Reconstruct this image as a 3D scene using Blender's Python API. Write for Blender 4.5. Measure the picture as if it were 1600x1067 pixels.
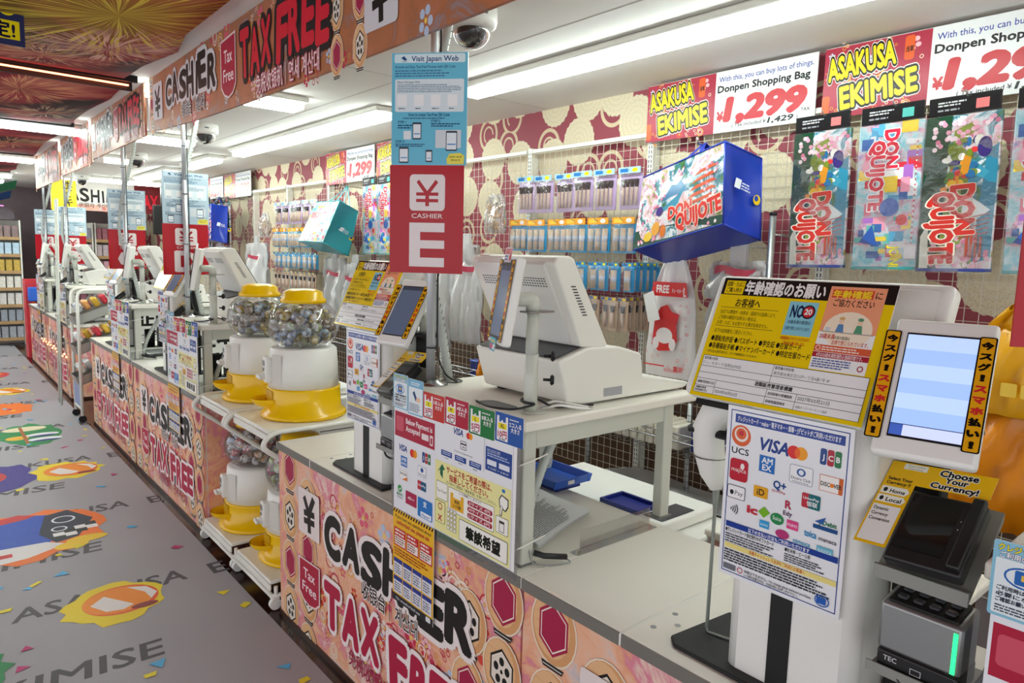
import bpy, bmesh, math, random
from mathutils import Vector, Matrix
random.seed(7)
PI = math.pi
for o in list(bpy.data.objects): bpy.data.objects.remove(o)
scn = bpy.context.scene
COL = scn.collection

# ------------------------------------------------------------------ camera
def make_camera():
    yaw, pit, rol, f = 0.705290670, 0.121125666, 0.0269699241, 1092.67751
    fw = Vector((math.sin(yaw)*math.cos(pit), math.cos(yaw)*math.cos(pit), -math.sin(pit)))
    r = Vector((math.cos(yaw), -math.sin(yaw), 0)); u = r.cross(fw)
    r2 = r*math.cos(rol) + u*math.sin(rol); u2 = -r*math.sin(rol) + u*math.cos(rol)
    cd = bpy.data.cameras.new('camera'); cd.sensor_width = 36.0; cd.lens = f/1600*36.0
    cd.clip_start = 0.02; cd.clip_end = 100
    c = bpy.data.objects.new('camera', cd); COL.objects.link(c)
    m = Matrix.Identity(4)
    for i in range(3):
        m[i][0] = r2[i]; m[i][1] = u2[i]; m[i][2] = -fw[i]
    m[0][3], m[1][3], m[2][3] = -1.15, 0.0, 1.6
    c.matrix_world = m
    scn.camera = c
make_camera()

# ------------------------------------------------------------------ world and exposure
world = bpy.data.worlds.new('world'); scn.world = world; world.use_nodes = True
world.node_tree.nodes['Background'].inputs[0].default_value = (0.96, 0.98, 1.0, 1)
world.node_tree.nodes['Background'].inputs[1].default_value = 0.75
scn.view_settings.view_transform = 'Standard'
scn.view_settings.look = 'None'
scn.view_settings.gamma = 1.0
scn.view_settings.use_curve_mapping = False
scn.view_settings.exposure = 1.06
LAMP = 11.5          # strength of the ceiling tubes

# ------------------------------------------------------------------ colours and materials
def lin(h):
    if isinstance(h, (tuple, list)): return tuple(h[:3])
    h = h.lstrip('#'); o = []
    for i in (0, 2, 4):
        c = int(h[i:i+2], 16)/255
        o.append(c/12.92 if c <= 0.04045 else ((c+0.055)/1.055)**2.4)
    return tuple(o)
MATS = {}
def nodes_of(m):
    m.use_nodes = True
    nt = m.node_tree
    return nt, nt.nodes, nt.links, nt.nodes['Principled BSDF']
def M(name, hexc, rough=0.5, metal=0.0, var=0.05, scale=6.0, bump=0.0, coat=0.0, emit=0.0, trans=0.0, bscale=200):
    """principled material with a procedural variation of colour and relief"""
    if name in MATS: return MATS[name]
    m = bpy.data.materials.new(name); nt, N, L, B = nodes_of(m)
    c = lin(hexc)
    tc = N.new('ShaderNodeTexCoord'); nz = N.new('ShaderNodeTexNoise'); nz.inputs['Scale'].default_value = scale
    nz.inputs['Detail'].default_value = 4
    L.new(tc.outputs['Object'], nz.inputs['Vector'])
    mix = N.new('ShaderNodeMix'); mix.data_type = 'RGBA'
    mix.inputs[6].default_value = tuple(max(0, x*(1-var)) for x in c)+(1,)
    mix.inputs[7].default_value = tuple(min(1, x*(1+var)) for x in c)+(1,)
    L.new(nz.outputs['Fac'], mix.inputs[0]); L.new(mix.outputs[2], B.inputs['Base Color'])
    B.inputs['Roughness'].default_value = rough; B.inputs['Metallic'].default_value = metal
    if coat: B.inputs['Coat Weight'].default_value = coat; B.inputs['Coat Roughness'].default_value = 0.08
    if trans: B.inputs['Transmission Weight'].default_value = trans
    if emit:
        B.inputs['Emission Color'].default_value = c+(1,); B.inputs['Emission Strength'].default_value = emit
    if bump:
        b = N.new('ShaderNodeBump'); b.inputs['Strength'].default_value = bump; b.inputs['Distance'].default_value = 0.002
        n2 = N.new('ShaderNodeTexNoise'); n2.inputs['Scale'].default_value = bscale
        L.new(tc.outputs['Object'], n2.inputs['Vector']); L.new(n2.outputs['Fac'], b.inputs['Height'])
        L.new(b.outputs['Normal'], B.inputs['Normal'])
    MATS[name] = m; return m
def print_mat(name, rough, coat=0.0, emit=0.0):
    m = bpy.data.materials.new(name); nt, N, L, B = nodes_of(m)
    a = N.new('ShaderNodeVertexColor'); a.layer_name = 'Col'
    tc = N.new('ShaderNodeTexCoord'); nz = N.new('ShaderNodeTexNoise'); nz.inputs['Scale'].default_value = 35
    L.new(tc.outputs['Object'], nz.inputs['Vector'])
    mr = N.new('ShaderNodeMapRange'); mr.inputs['To Min'].default_value = rough*0.85; mr.inputs['To Max'].default_value = rough*1.15
    L.new(nz.outputs['Fac'], mr.inputs['Value']); L.new(mr.outputs[0], B.inputs['Roughness'])
    L.new(a.outputs['Color'], B.inputs['Base Color'])
    if coat: B.inputs['Coat Weight'].default_value = coat; B.inputs['Coat Roughness'].default_value = 0.05
    B.inputs['Specular IOR Level'].default_value = 0.32
    if emit:
        L.new(a.outputs['Color'], B.inputs['Emission Color']); B.inputs['Emission Strength'].default_value = emit
        B.inputs['Base Color'].default_value = (0.02, 0.02, 0.02, 1)
    MATS[name] = m; return m
print_mat('print_matte', 0.5); print_mat('print_gloss', 0.16); print_mat('print_satin', 0.3); print_mat('print_screen', 0.2, emit=0.34)
def clear_mat(name, tint=(1, 1, 1), refl=0.05, rough=0.03, haze=0.0, bump=0.0):
    """thin clear plastic: mostly see-through, with the mirror glint of its surface and an optional milky part"""
    m = bpy.data.materials.new(name); m.use_nodes = True; nt = m.node_tree; N = nt.nodes; L = nt.links; N.clear()
    out = N.new('ShaderNodeOutputMaterial'); tr = N.new('ShaderNodeBsdfTransparent'); tr.inputs[0].default_value = tint+(1,)
    gl = N.new('ShaderNodeBsdfGlossy'); gl.inputs['Roughness'].default_value = rough
    fr = N.new('ShaderNodeLayerWeight'); fr.inputs[0].default_value = 0.25
    mr = N.new('ShaderNodeMapRange'); mr.inputs['To Min'].default_value = refl; mr.inputs['To Max'].default_value = 0.7
    L.new(fr.outputs['Fresnel'], mr.inputs['Value'])
    mx = N.new('ShaderNodeMixShader'); L.new(mr.outputs[0], mx.inputs[0]); 
    if haze:
        df = N.new('ShaderNodeBsdfDiffuse'); df.inputs[0].default_value = (0.85, 0.86, 0.88, 1)
        tl = N.new('ShaderNodeBsdfTranslucent'); tl.inputs[0].default_value = (0.85, 0.86, 0.88, 1)
        m0 = N.new('ShaderNodeMixShader'); m0.inputs[0].default_value = 0.5
        L.new(df.outputs[0], m0.inputs[1]); L.new(tl.outputs[0], m0.inputs[2])
        m1 = N.new('ShaderNodeMixShader'); m1.inputs[0].default_value = haze
        L.new(tr.outputs[0], m1.inputs[1]); L.new(m0.outputs[0], m1.inputs[2]); L.new(m1.outputs[0], mx.inputs[1])
    else: L.new(tr.outputs[0], mx.inputs[1])
    L.new(gl.outputs[0], mx.inputs[2]); L.new(mx.outputs[0], out.inputs[0])
    if bump:
        tc = N.new('ShaderNodeTexCoord'); nz = N.new('ShaderNodeTexNoise'); nz.inputs['Scale'].default_value = 14; nz.inputs['Detail'].default_value = 5
        b = N.new('ShaderNodeBump'); b.inputs['Strength'].default_value = bump; b.inputs['Distance'].default_value = 0.02
        L.new(tc.outputs['Object'], nz.inputs['Vector']); L.new(nz.outputs['Fac'], b.inputs['Height']); L.new(b.outputs[0], gl.inputs['Normal'])
    MATS[name] = m; return m

# ------------------------------------------------------------------ object bookkeeping
def tag(o, label=None, cat=None, group=None, kind=None):
    if label: o['label'] = label
    if cat: o['category'] = cat
    if group: o['group'] = group
    if kind: o['kind'] = kind
    return o
def thing(name, label, cat, loc=(0, 0, 0), rz=0.0, group=None, mat=None):
    o = bpy.data.objects.new(name, None); COL.objects.link(o); o.empty_display_size = 0.05
    if mat is not None: o.matrix_world = mat
    else: o.location = loc; o.rotation_euler = (0, 0, rz)
    return tag(o, label, cat, group)
def kids(o): return [c for c in bpy.data.objects if c.parent == o]
def copy_tree(o, dx=(0, 0, 0), label=None, group=None, table=None):
    """copy of a thing with its parts and their sub-parts, meshes shared"""
    r = o.copy(); COL.objects.link(r)
    r.location = Vector(o.location) + Vector(dx)
    if label: r['label'] = label
    if group: r['group'] = group
    ch = table if table is not None else CH
    for c in ch.get(o.name, []):
        c = bpy.data.objects[c]
        k = c.copy(); COL.objects.link(k); k.parent = r; ch.setdefault(r.name, []).append(k.name)
        for g in list(ch.get(c.name, [])):
            g = bpy.data.objects[g]
            q = g.copy(); COL.objects.link(q); q.parent = k; ch.setdefault(k.name, []).append(q.name)
    return r
CH = {}
def link_obj(name, me, parent=None, mat=None):
    o = bpy.data.objects.new(name, me); COL.objects.link(o)
    if parent is not None:
        o.parent = parent; CH.setdefault(parent.name, []).append(o.name)
    if mat is not None: o.matrix_local = mat
    return o
def frame(o, u, v):
    """matrix whose x axis is u, y axis v and z axis the outward normal"""
    u = Vector(u).normalized(); v = Vector(v); v = (v - u*v.dot(u)).normalized(); n = u.cross(v)
    m = Matrix.Identity(4)
    for i in range(3): m[i][0] = u[i]; m[i][1] = v[i]; m[i][2] = n[i]; m[i][3] = o[i]
    return m
def f_aisle(x, yfar, z0): return frame((x, yfar, z0), (0, -1, 0), (0, 0, 1))
def f_cam(x0, y, z0): return frame((x0, y, z0), (1, 0, 0), (0, 0, 1))
def f_floor(x, y): return frame((x, y, 0.0005), (1, 0, 0), (0, 1, 0))

# ------------------------------------------------------------------ mesh builder
class MB:
    def __init__(s): s.bm = bmesh.new(); s.mi = 0; s.smooth = False
    def _tag(s, before):
        for f in s.bm.faces:
            if f.index < 0 or f not in before: pass
    def faces_new(s, fs):
        for f in fs: f.material_index = s.mi; f.smooth = s.smooth
    def box(s, x0, x1, y0, y1, z0, z1, bev=0.0, seg=2, M4=None, axis=None):
        bm = s.bm
        vs = [bm.verts.new(p) for p in ((x0,y0,z0),(x1,y0,z0),(x1,y1,z0),(x0,y1,z0),(x0,y0,z1),(x1,y0,z1),(x1,y1,z1),(x0,y1,z1))]
        fs = [bm.faces.new([vs[i] for i in q]) for q in ((3,2,1,0),(4,5,6,7),(0,1,5,4),(1,2,6,5),(2,3,7,6),(3,0,4,7))]
        s.faces_new(fs)
        es = set(e for f in fs for e in f.edges)
        if axis is not None:
            k = 'xyz'.index(axis)
            es = [e for e in es if abs(e.verts[0].co[k]-e.verts[1].co[k]) > 1e-7]
        geo = vs
        if bev > 0:
            r = bmesh.ops.bevel(bm, geom=list(es), offset=bev, segments=seg, affect='EDGES', profile=0.5)
            for f in r['faces']: f.material_index = s.mi; f.smooth = True
            geo = list(set(v for f in list(r['faces'])+[f for f in fs if f.is_valid] for v in f.verts))
        if M4 is not None:
            bmesh.ops.transform(bm, matrix=M4, verts=[v for v in geo if v.is_valid])
        return s
    def prism(s, pts, d0, d1, axis='y', bev=0.0, seg=2, M4=None):
        """polygon pts in the plane across axis, extruded from d0 to d1 (axis y: pts are x,z; x: y,z; z: x,y)"""
        bm = s.bm
        def P(a, b, d): return {'y': (a, d, b), 'x': (d, a, b), 'z': (a, b, d)}[axis]
        A = [bm.verts.new(P(a, b, d0)) for a, b in pts]; B = [bm.verts.new(P(a, b, d1)) for a, b in pts]
        n = len(pts); fs = []
        fs.append(bm.faces.new(A)); fs.append(bm.faces.new(B[::-1]))
        for i in range(n): j = (i+1) % n; fs.append(bm.faces.new((A[j], A[i], B[i], B[j])))
        bmesh.ops.recalc_face_normals(bm, faces=fs)
        s.faces_new(fs); geo = A+B
        if bev > 0:
            r = bmesh.ops.bevel(bm, geom=list(set(e for f in fs for e in f.edges)), offset=bev, segments=seg, affect='EDGES', profile=0.5)
            for f in r['faces']: f.material_index = s.mi; f.smooth = True
            geo = list(set(v for f in list(r['faces'])+[f for f in fs if f.is_valid] for v in f.verts))
        if M4 is not None: bmesh.ops.transform(bm, matrix=M4, verts=[v for v in geo if v.is_valid])
        return s
    def tube(s, pts, r, n=10, caps=True, r2=None):
        bm = s.bm; pts = [Vector(p) for p in pts]; rings = []
        prev = None
        for i, p in enumerate(pts):
            t = (pts[min(i+1, len(pts)-1)]-pts[max(i-1, 0)]).normalized()
            if prev is None:
                a = Vector((0, 0, 1)) if abs(t.z) < 0.9 else Vector((1, 0, 0))
                u = t.cross(a).normalized()
            else:
                u = (prev - t*prev.dot(t)).normalized()
            prev = u; w = t.cross(u)
            rr = r if r2 is None else r+(r2-r)*i/(len(pts)-1)
            rings.append([bm.verts.new(p+u*rr*math.cos(2*PI*k/n)+w*rr*math.sin(2*PI*k/n)) for k in range(n)])
        for a, b in zip(rings, rings[1:]):
            for k in range(n):
                f = bm.faces.new((a[k], a[(k+1) % n], b[(k+1) % n], b[k])); f.smooth = True; f.material_index = s.mi
        if caps:
            for q in (rings[0][::-1], rings[-1]):
                f = bm.faces.new(q); f.material_index = s.mi
        return s
    def cyl(s, c, r, h, n=20, r2=None, axis='z'):
        d = {'z': Vector((0, 0, h)), 'x': Vector((h, 0, 0)), 'y': Vector((0, h, 0))}[axis]
        return s.tube([Vector(c), Vector(c)+d], r, n, True, r2)
    def lathe(s, prof, c=(0, 0, 0), n=32, M4=None, a0=0.0, a1=2*PI):
        bm = s.bm; full = abs(a1-a0-2*PI) < 1e-6; rings = []; allv = []
        m = n if full else n+1
        for r, z in prof:
            if r < 1e-6: v = [bm.verts.new((c[0], c[1], c[2]+z))]*m; allv.append(v[0])
            else:
                v = [bm.verts.new((c[0]+r*math.cos(a0+(a1-a0)*k/n), c[1]+r*math.sin(a0+(a1-a0)*k/n), c[2]+z)) for k in range(m)]; allv += v
            rings.append(v)
        for a, b in zip(rings, rings[1:]):
            for k in range(n):
                k2 = (k+1) % m
                q = [a[k], a[k2], b[k2], b[k]]; q2 = []
                for v in q:
                    if v not in q2: q2.append(v)
                if len(q2) > 2:
                    f = bm.faces.new(q2); f.smooth = True; f.material_index = s.mi
        if M4 is not None: bmesh.ops.transform(bm, matrix=M4, verts=allv)
        return s
    def sphere(s, c, r, n=12, m=8, sc=(1, 1, 1)):
        mat = Matrix.Translation(c) @ Matrix.Diagonal((r*sc[0], r*sc[1], r*sc[2], 1))
        g = bmesh.ops.create_uvsphere(s.bm, u_segments=n, v_segments=m, radius=1, matrix=mat)
        for v in g['verts']:
            for f in v.link_faces: f.smooth = True; f.material_index = s.mi
        return s
    def grid(s, fn, nu, nv, close_u=False):
        """surface fn(i/nu, j/nv) -> point"""
        bm = s.bm; R = [[bm.verts.new(fn(i/nu, j/nv)) for j in range(nv+1)] for i in range(nu+(0 if close_u else 1))]
        k = len(R)
        for i in range(nu):
            for j in range(nv):
                f = bm.faces.new((R[i][j], R[(i+1) % k][j], R[(i+1) % k][j+1], R[i][j+1])); f.smooth = True; f.material_index = s.mi
        return s
    def build(s, name, mats, parent=None, mat=None, recalc=False):
        if recalc: bmesh.ops.recalc_face_normals(s.bm, faces=s.bm.faces)
        me = bpy.data.meshes.new(name); s.bm.to_mesh(me); s.bm.free()
        for m in (mats if isinstance(mats, (list, tuple)) else [mats]): me.materials.append(MATS[m] if isinstance(m, str) else m)
        return link_obj(name, me, parent, mat)
def one(name, mats, parent, fn, mat=None):
    b = MB(); fn(b); return b.build(name, mats, parent, mat)
def rounded(pts, r, n=5):
    """path with its inner corners rounded"""
    pts = [Vector(p) for p in pts]; out = [pts[0]]
    for a, b, c in zip(pts, pts[1:], pts[2:]):
        d1 = (a-b); d2 = (c-b); q = min(r, d1.length*0.49, d2.length*0.49)
        p1 = b+d1.normalized()*q; p2 = b+d2.normalized()*q
        for k in range(n+1):
            t = k/n; out.append(p1*(1-t)**2+b*2*t*(1-t)+p2*t*t)
    out.append(pts[-1]); return out

# ------------------------------------------------------------------ flat print
GL = {}
def glyphs(t, off=0.0, res=2):
    k = (t, off, res)
    if k in GL: return GL[k]
    c = bpy.data.curves.new('t', 'FONT'); c.body = t; c.offset = off; c.resolution_u = res; c.fill_mode = 'FRONT'
    o = bpy.data.objects.new('t', c); me = bpy.data.meshes.new_from_object(o)
    v = [(q.co.x, q.co.y) for q in me.vertices]; f = [tuple(p.vertices) for p in me.polygons]
    bpy.data.objects.remove(o); bpy.data.curves.remove(c); bpy.data.meshes.remove(me)
    x0 = min([a[0] for a in v], default=0); x1 = max([a[0] for a in v], default=1)
    GL[k] = (v, f, x0, x1); return GL[k]
class Pr:
    """flat print: coloured shapes and lettering stacked in hair-thin layers, u to the right, v up"""
    EPS = 0.00002; CS = 0.000004
    def __init__(s, sx=1.0, sy=None): s.V = []; s.F = []; s.C = []; s.L = 0; s.sx = sx; s.sy = sx if sy is None else sy
    def at(s, base, fn):
        s.L = base; fn(); return s.L
    def poly(s, pts, col):
        s.L += 1; n = len(s.V); z = s.L*s.EPS
        s.V += [(x*s.sx, y*s.sy, z) for x, y in pts]; s.F.append(tuple(range(n, n+len(pts)))); s.C.append(lin(col)); return s
    def rect(s, x0, y0, x1, y1, col, r=0.0):
        if r <= 0: return s.poly([(x0, y0), (x1, y0), (x1, y1), (x0, y1)], col)
        p = []
        for cx, cy, a in ((x1-r, y0+r, -PI/2), (x1-r, y1-r, 0), (x0+r, y1-r, PI/2), (x0+r, y0+r, PI)):
            for k in range(5): p.append((cx+r*math.cos(a+k*PI/8), cy+r*math.sin(a+k*PI/8)))
        return s.poly(p, col)
    def box(s, x0, y0, x1, y1, w, col):
        for q in ((x0, y0, x1, y0+w), (x0, y1-w, x1, y1), (x0, y0+w, x0+w, y1-w), (x1-w, y0+w, x1, y1-w)):
            s.rect(*q, col); s.L -= 1
        s.L += 1; return s
    def ell(s, cx, cy, rx, ry, col, n=20, a0=0, a1=2*PI):
        k = n if a1-a0 > 6.28 else n+1
        p = [(cx+rx*math.cos(a0+(a1-a0)*i/n), cy+ry*math.sin(a0+(a1-a0)*i/n)) for i in range(k)]
        return s.poly(p, col)
    def ring(s, cx, cy, rx, ry, w, col, n=20, a0=0, a1=2*PI):
        s.L += 1; b = len(s.V); z = s.L*s.EPS
        for i in range(n+1):
            a = a0+(a1-a0)*i/n
            s.V += [(s.sx*(cx+rx*math.cos(a)), s.sy*(cy+ry*math.sin(a)), z), (s.sx*(cx+(rx-w)*math.cos(a)), s.sy*(cy+(ry-w)*math.sin(a)), z)]
        for i in range(n): s.F.append((b+2*i, b+2*i+2, b+2*i+3, b+2*i+1)); s.C.append(lin(col))
        return s
    def line(s, pts, w, col):
        s.L += 1; z = s.L*s.EPS
        for (x0, y0), (x1, y1) in zip(pts, pts[1:]):
            d = math.hypot(x1-x0, y1-y0) or 1; nx, ny = -(y1-y0)/d*w/2, (x1-x0)/d*w/2; n = len(s.V)
            s.V += [((x0-nx)*s.sx, (y0-ny)*s.sy, z), ((x1-nx)*s.sx, (y1-ny)*s.sy, z), ((x1+nx)*s.sx, (y1+ny)*s.sy, z), ((x0+nx)*s.sx, (y0+ny)*s.sy, z)]
            s.F.append((n, n+1, n+2, n+3)); s.C.append(lin(col))
        return s
    def bars(s, x0, y0, x1, y1, rows, col, seed=1, fill=0.5):
        """rows of fine print too small to read"""
        rr = random.Random(seed); s.L += 1; z = s.L*s.EPS; h = (y1-y0)/rows
        for i in range(rows):
            yb = y1-(i+1)*h+h*(1-fill)/2; x = x0; xe = x0+(x1-x0)*rr.uniform(0.7, 1.0)
            while x < xe:
                w = min(h*rr.uniform(0.5, 2.2), xe-x); n = len(s.V)
                if w <= 0: break
                s.V += [(x*s.sx, yb*s.sy, z), ((x+w)*s.sx, yb*s.sy, z), ((x+w)*s.sx, (yb+h*fill)*s.sy, z), (x*s.sx, (yb+h*fill)*s.sy, z)]
                s.F.append((n, n+1, n+2, n+3)); s.C.append(lin(col)); x += w+h*0.3
        return s
    def text(s, x, y, h, t, col, bold=0.0, fit=None, al='L', shear=0.0, rot=0.0, out=None, ow=0.0, vert=False, res=2, jit=0.0):
        """h is the height of a capital; bold in units of the body size; out/ow an outline drawn below; vert stacks the characters"""
        if vert:
            for i, ch in enumerate(t): s.text(x, y-i*h*1.28, h, ch, col, bold, fit, 'C', shear, rot, out, ow)
            return s
        if jit:
            # brush lettering: each letter set with its own lift and lean
            rr = random.Random(len(t)*7+int(h*1000)); tot = fit or len(t)*h; ws = [0.5 if c in "I! " else 1.0 for c in t]; sw = sum(ws); cx = x
            chars = []
            for ch, w in zip(t, ws):
                ww = tot*w/sw; chars.append((cx+ww*(0.08 if ch != 'I' else 0.40), y+rr.uniform(-jit, jit)*h, h*rr.uniform(1-jit*0.6, 1+jit), ch, ww*(0.78 if ch != 'I' else 0.26), rr.uniform(-0.06, 0.12))); cx += ww
            if out:
                for a, b, hh, ch, ww, sh in chars: s.text(a, b, hh, ch, out, bold+ow, ww, 'L', sh+shear, rot, res=4)
            for a, b, hh, ch, ww, sh in chars: s.text(a, b, hh, ch, col, bold, ww, 'L', sh+shear, rot, res=4)
            return s
        cjk = any(ord(c) > 0x2000 for c in t); k = h/0.7
        _, _, X0, X1 = glyphs(t, 0.0, res); wid = (X1-X0)*k; sxx = fit/wid if fit else 1.0
        xo = {'L': 0, 'C': -0.5, 'R': -1}[al]*wid*sxx
        def put(b, c):
            if b <= 0: offs, of = [(0, 0)], 0.0
            else:
                of = 0.0; n = 4 if b < 0.022 else 6 if b < 0.05 else 10 if b < 0.09 else 14
                offs = [(b*math.cos(2*PI*(i+0.5)/n), b*math.sin(2*PI*(i+0.5)/n)) for i in range(n)]+[(0, 0)]
                if b > 0.06: offs += [(b*0.5*math.cos(2*PI*i/8), b*0.5*math.sin(2*PI*i/8)) for i in range(8)]
            v, f, x0, x1 = glyphs(t, of, res); s.L += 1; z = s.L*s.EPS; s.L += int(len(offs)*s.CS/s.EPS); ca, sa = math.cos(rot), math.sin(rot)
            for oi, (dx, dy) in enumerate(offs):
                n = len(s.V); z += s.CS
                for a, bb in v:
                    X = xo+(a-X0+dx+shear*bb)*k*sxx; Y = (bb+dy)*k
                    s.V.append(((x+X*ca-Y*sa)*s.sx, (y+X*sa+Y*ca)*s.sy, z))
                for q in f: s.F.append(tuple(i+n for i in q)); s.C.append(lin(c))
        if out: put(bold+ow, out)
        put(bold, col); return s
    def mesh(s, name, mat):
        me = bpy.data.meshes.new(name); me.from_pydata(s.V, [], s.F)
        ca = me.color_attributes.new('Col', 'FLOAT_COLOR', 'CORNER'); buf = []
        for f, c in zip(s.F, s.C): buf += [c[0], c[1], c[2], 1.0]*len(f)
        ca.data.foreach_set('color', buf); me.materials.append(MATS[mat]); me.update(); return me
    def build(s, name, mat='print_matte', parent=None, m4=None): return link_obj(name, s.mesh(name, mat), parent, m4)
def sheet(name, label, cat, m4, W, H, pr, thick=0.002, back='#f2f2f0', mat='print_gloss', group=None, r=0.0, bend=0.0, top=True):
    """a printed sheet or board: body with real thickness, print on its face"""
    root = thing(name, label, cat, group=group, mat=m4) if top is True else None
    b = MB()
    if r > 0: b.box(0, W, 0, H, -thick, 0, r, 3, axis='z')
    else: b.box(0, W, 0, H, -thick, 0)
    par = root if top is True else top
    o = b.build('board' if top is True else name, M('card_'+back.lstrip('#'), back, 0.35, var=0.02), par, None if top is True else m4)
    if pr: pr.build('printing', mat, par if top is True else o, Matrix.Translation((0, 0, 0.0001)))
    return root or o
# ------------------------------------------------------------------ procedural surfaces of the room
def mnode(N, L, op, a, b=None, c=None):
    n = N.new('ShaderNodeMath'); n.operation = op
    for i, v in enumerate((a, b, c)):
        if v is None: continue
        if isinstance(v, (int, float)): n.inputs[i].default_value = v
        else: L.new(v, n.inputs[i])
    return n.outputs[0]
def mixc(N, L, fac, a, b):
    n = N.new('ShaderNodeMix'); n.data_type = 'RGBA'
    for k, v in ((0, fac), (6, a), (7, b)):
        if isinstance(v, (int, float)): n.inputs[k].default_value = v
        elif isinstance(v, tuple): n.inputs[k].default_value = v+(1,)
        else: L.new(v, n.inputs[k])
    return n.outputs[2]
def wallpaper():
    m = bpy.data.materials.new('maroon_flower_wallpaper'); nt, N, L, B = nodes_of(m)
    tc = N.new('ShaderNodeTexCoord'); sp = N.new('ShaderNodeSeparateXYZ'); L.new(tc.outputs['Object'], sp.inputs[0])
    def cells(scale, ox, rnd):
        cb = N.new('ShaderNodeCombineXYZ')
        L.new(mnode(N, L, 'MULTIPLY_ADD', sp.outputs['Y'], scale, ox), cb.inputs[0]); L.new(mnode(N, L, 'MULTIPLY_ADD', sp.outputs['Z'], scale*0.9, ox*1.7), cb.inputs[1])
        v = N.new('ShaderNodeTexVoronoi'); v.voronoi_dimensions = '2D'; v.inputs['Scale'].default_value = 1; v.inputs['Randomness'].default_value = rnd
        L.new(cb.outputs[0], v.inputs['Vector'])
        d = N.new('ShaderNodeVectorMath'); d.operation = 'SUBTRACT'; L.new(cb.outputs[0], d.inputs[0]); L.new(v.outputs['Position'], d.inputs[1])
        s2 = N.new('ShaderNodeSeparateXYZ'); L.new(d.outputs[0], s2.inputs[0])
        th = mnode(N, L, 'ARCTAN2', s2.outputs['Y'], s2.outputs['X'])
        return v.outputs['Distance'], th
    d1, t1 = cells(3.3, 0.3, 0.55); d2, t2 = cells(3.3, 5.2, 0.8)
    maroon, cream, tan = lin('#98404f'), lin('#e2d6ba'), lin('#c4b08c')
    edge = mnode(N, L, 'MULTIPLY_ADD', mnode(N, L, 'SINE', mnode(N, L, 'MULTIPLY', t1, 22.0)), 0.008, 0.425)
    flower = mnode(N, L, 'LESS_THAN', d1, edge)
    # petals: radial lines offset from ring to ring
    ringi = mnode(N, L, 'FLOOR', mnode(N, L, 'MULTIPLY', d1, 11.0))
    ang = mnode(N, L, 'ADD', mnode(N, L, 'MULTIPLY', t1, 10.0), mnode(N, L, 'MULTIPLY', ringi, 1.57))
    rad = mnode(N, L, 'LESS_THAN', mnode(N, L, 'ABSOLUTE', mnode(N, L, 'SINE', ang)), 0.13)
    fr = mnode(N, L, 'FRACT', mnode(N, L, 'ADD', mnode(N, L, 'MULTIPLY', d1, 11.0), mnode(N, L, 'MULTIPLY', mnode(N, L, 'ABSOLUTE', mnode(N, L, 'SINE', ang)), 0.5)))
    rin = mnode(N, L, 'LESS_THAN', fr, 0.14)
    petal = mixc(N, L, mnode(N, L, 'MULTIPLY', mnode(N, L, 'MAXIMUM', rad, rin), 0.6), cream, tan)
    r2 = mnode(N, L, 'LESS_THAN', mnode(N, L, 'ABSOLUTE', mnode(N, L, 'SUBTRACT', d2, 0.30)), 0.035)
    r3 = mnode(N, L, 'LESS_THAN', mnode(N, L, 'ABSOLUTE', mnode(N, L, 'SUBTRACT', d2, 0.16)), 0.02)
    swirl = mnode(N, L, 'MAXIMUM', r2, mnode(N, L, 'MULTIPLY', r3, mnode(N, L, 'GREATER_THAN', t2, -1.0)))
    bg = mixc(N, L, swirl, maroon, lin('#d6c3a2'))
    # the bottom part of the wall, below the goods, is plain brown board
    allc = mixc(N, L, flower, bg, petal)
    low = mnode(N, L, 'LESS_THAN', sp.outputs['Z'], 0.98)
    L.new(mixc(N, L, low, allc, lin('#5b4130')), B.inputs['Base Color']); B.inputs['Roughness'].default_value = 0.6
    MATS['wallpaper'] = m
wallpaper()
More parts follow.
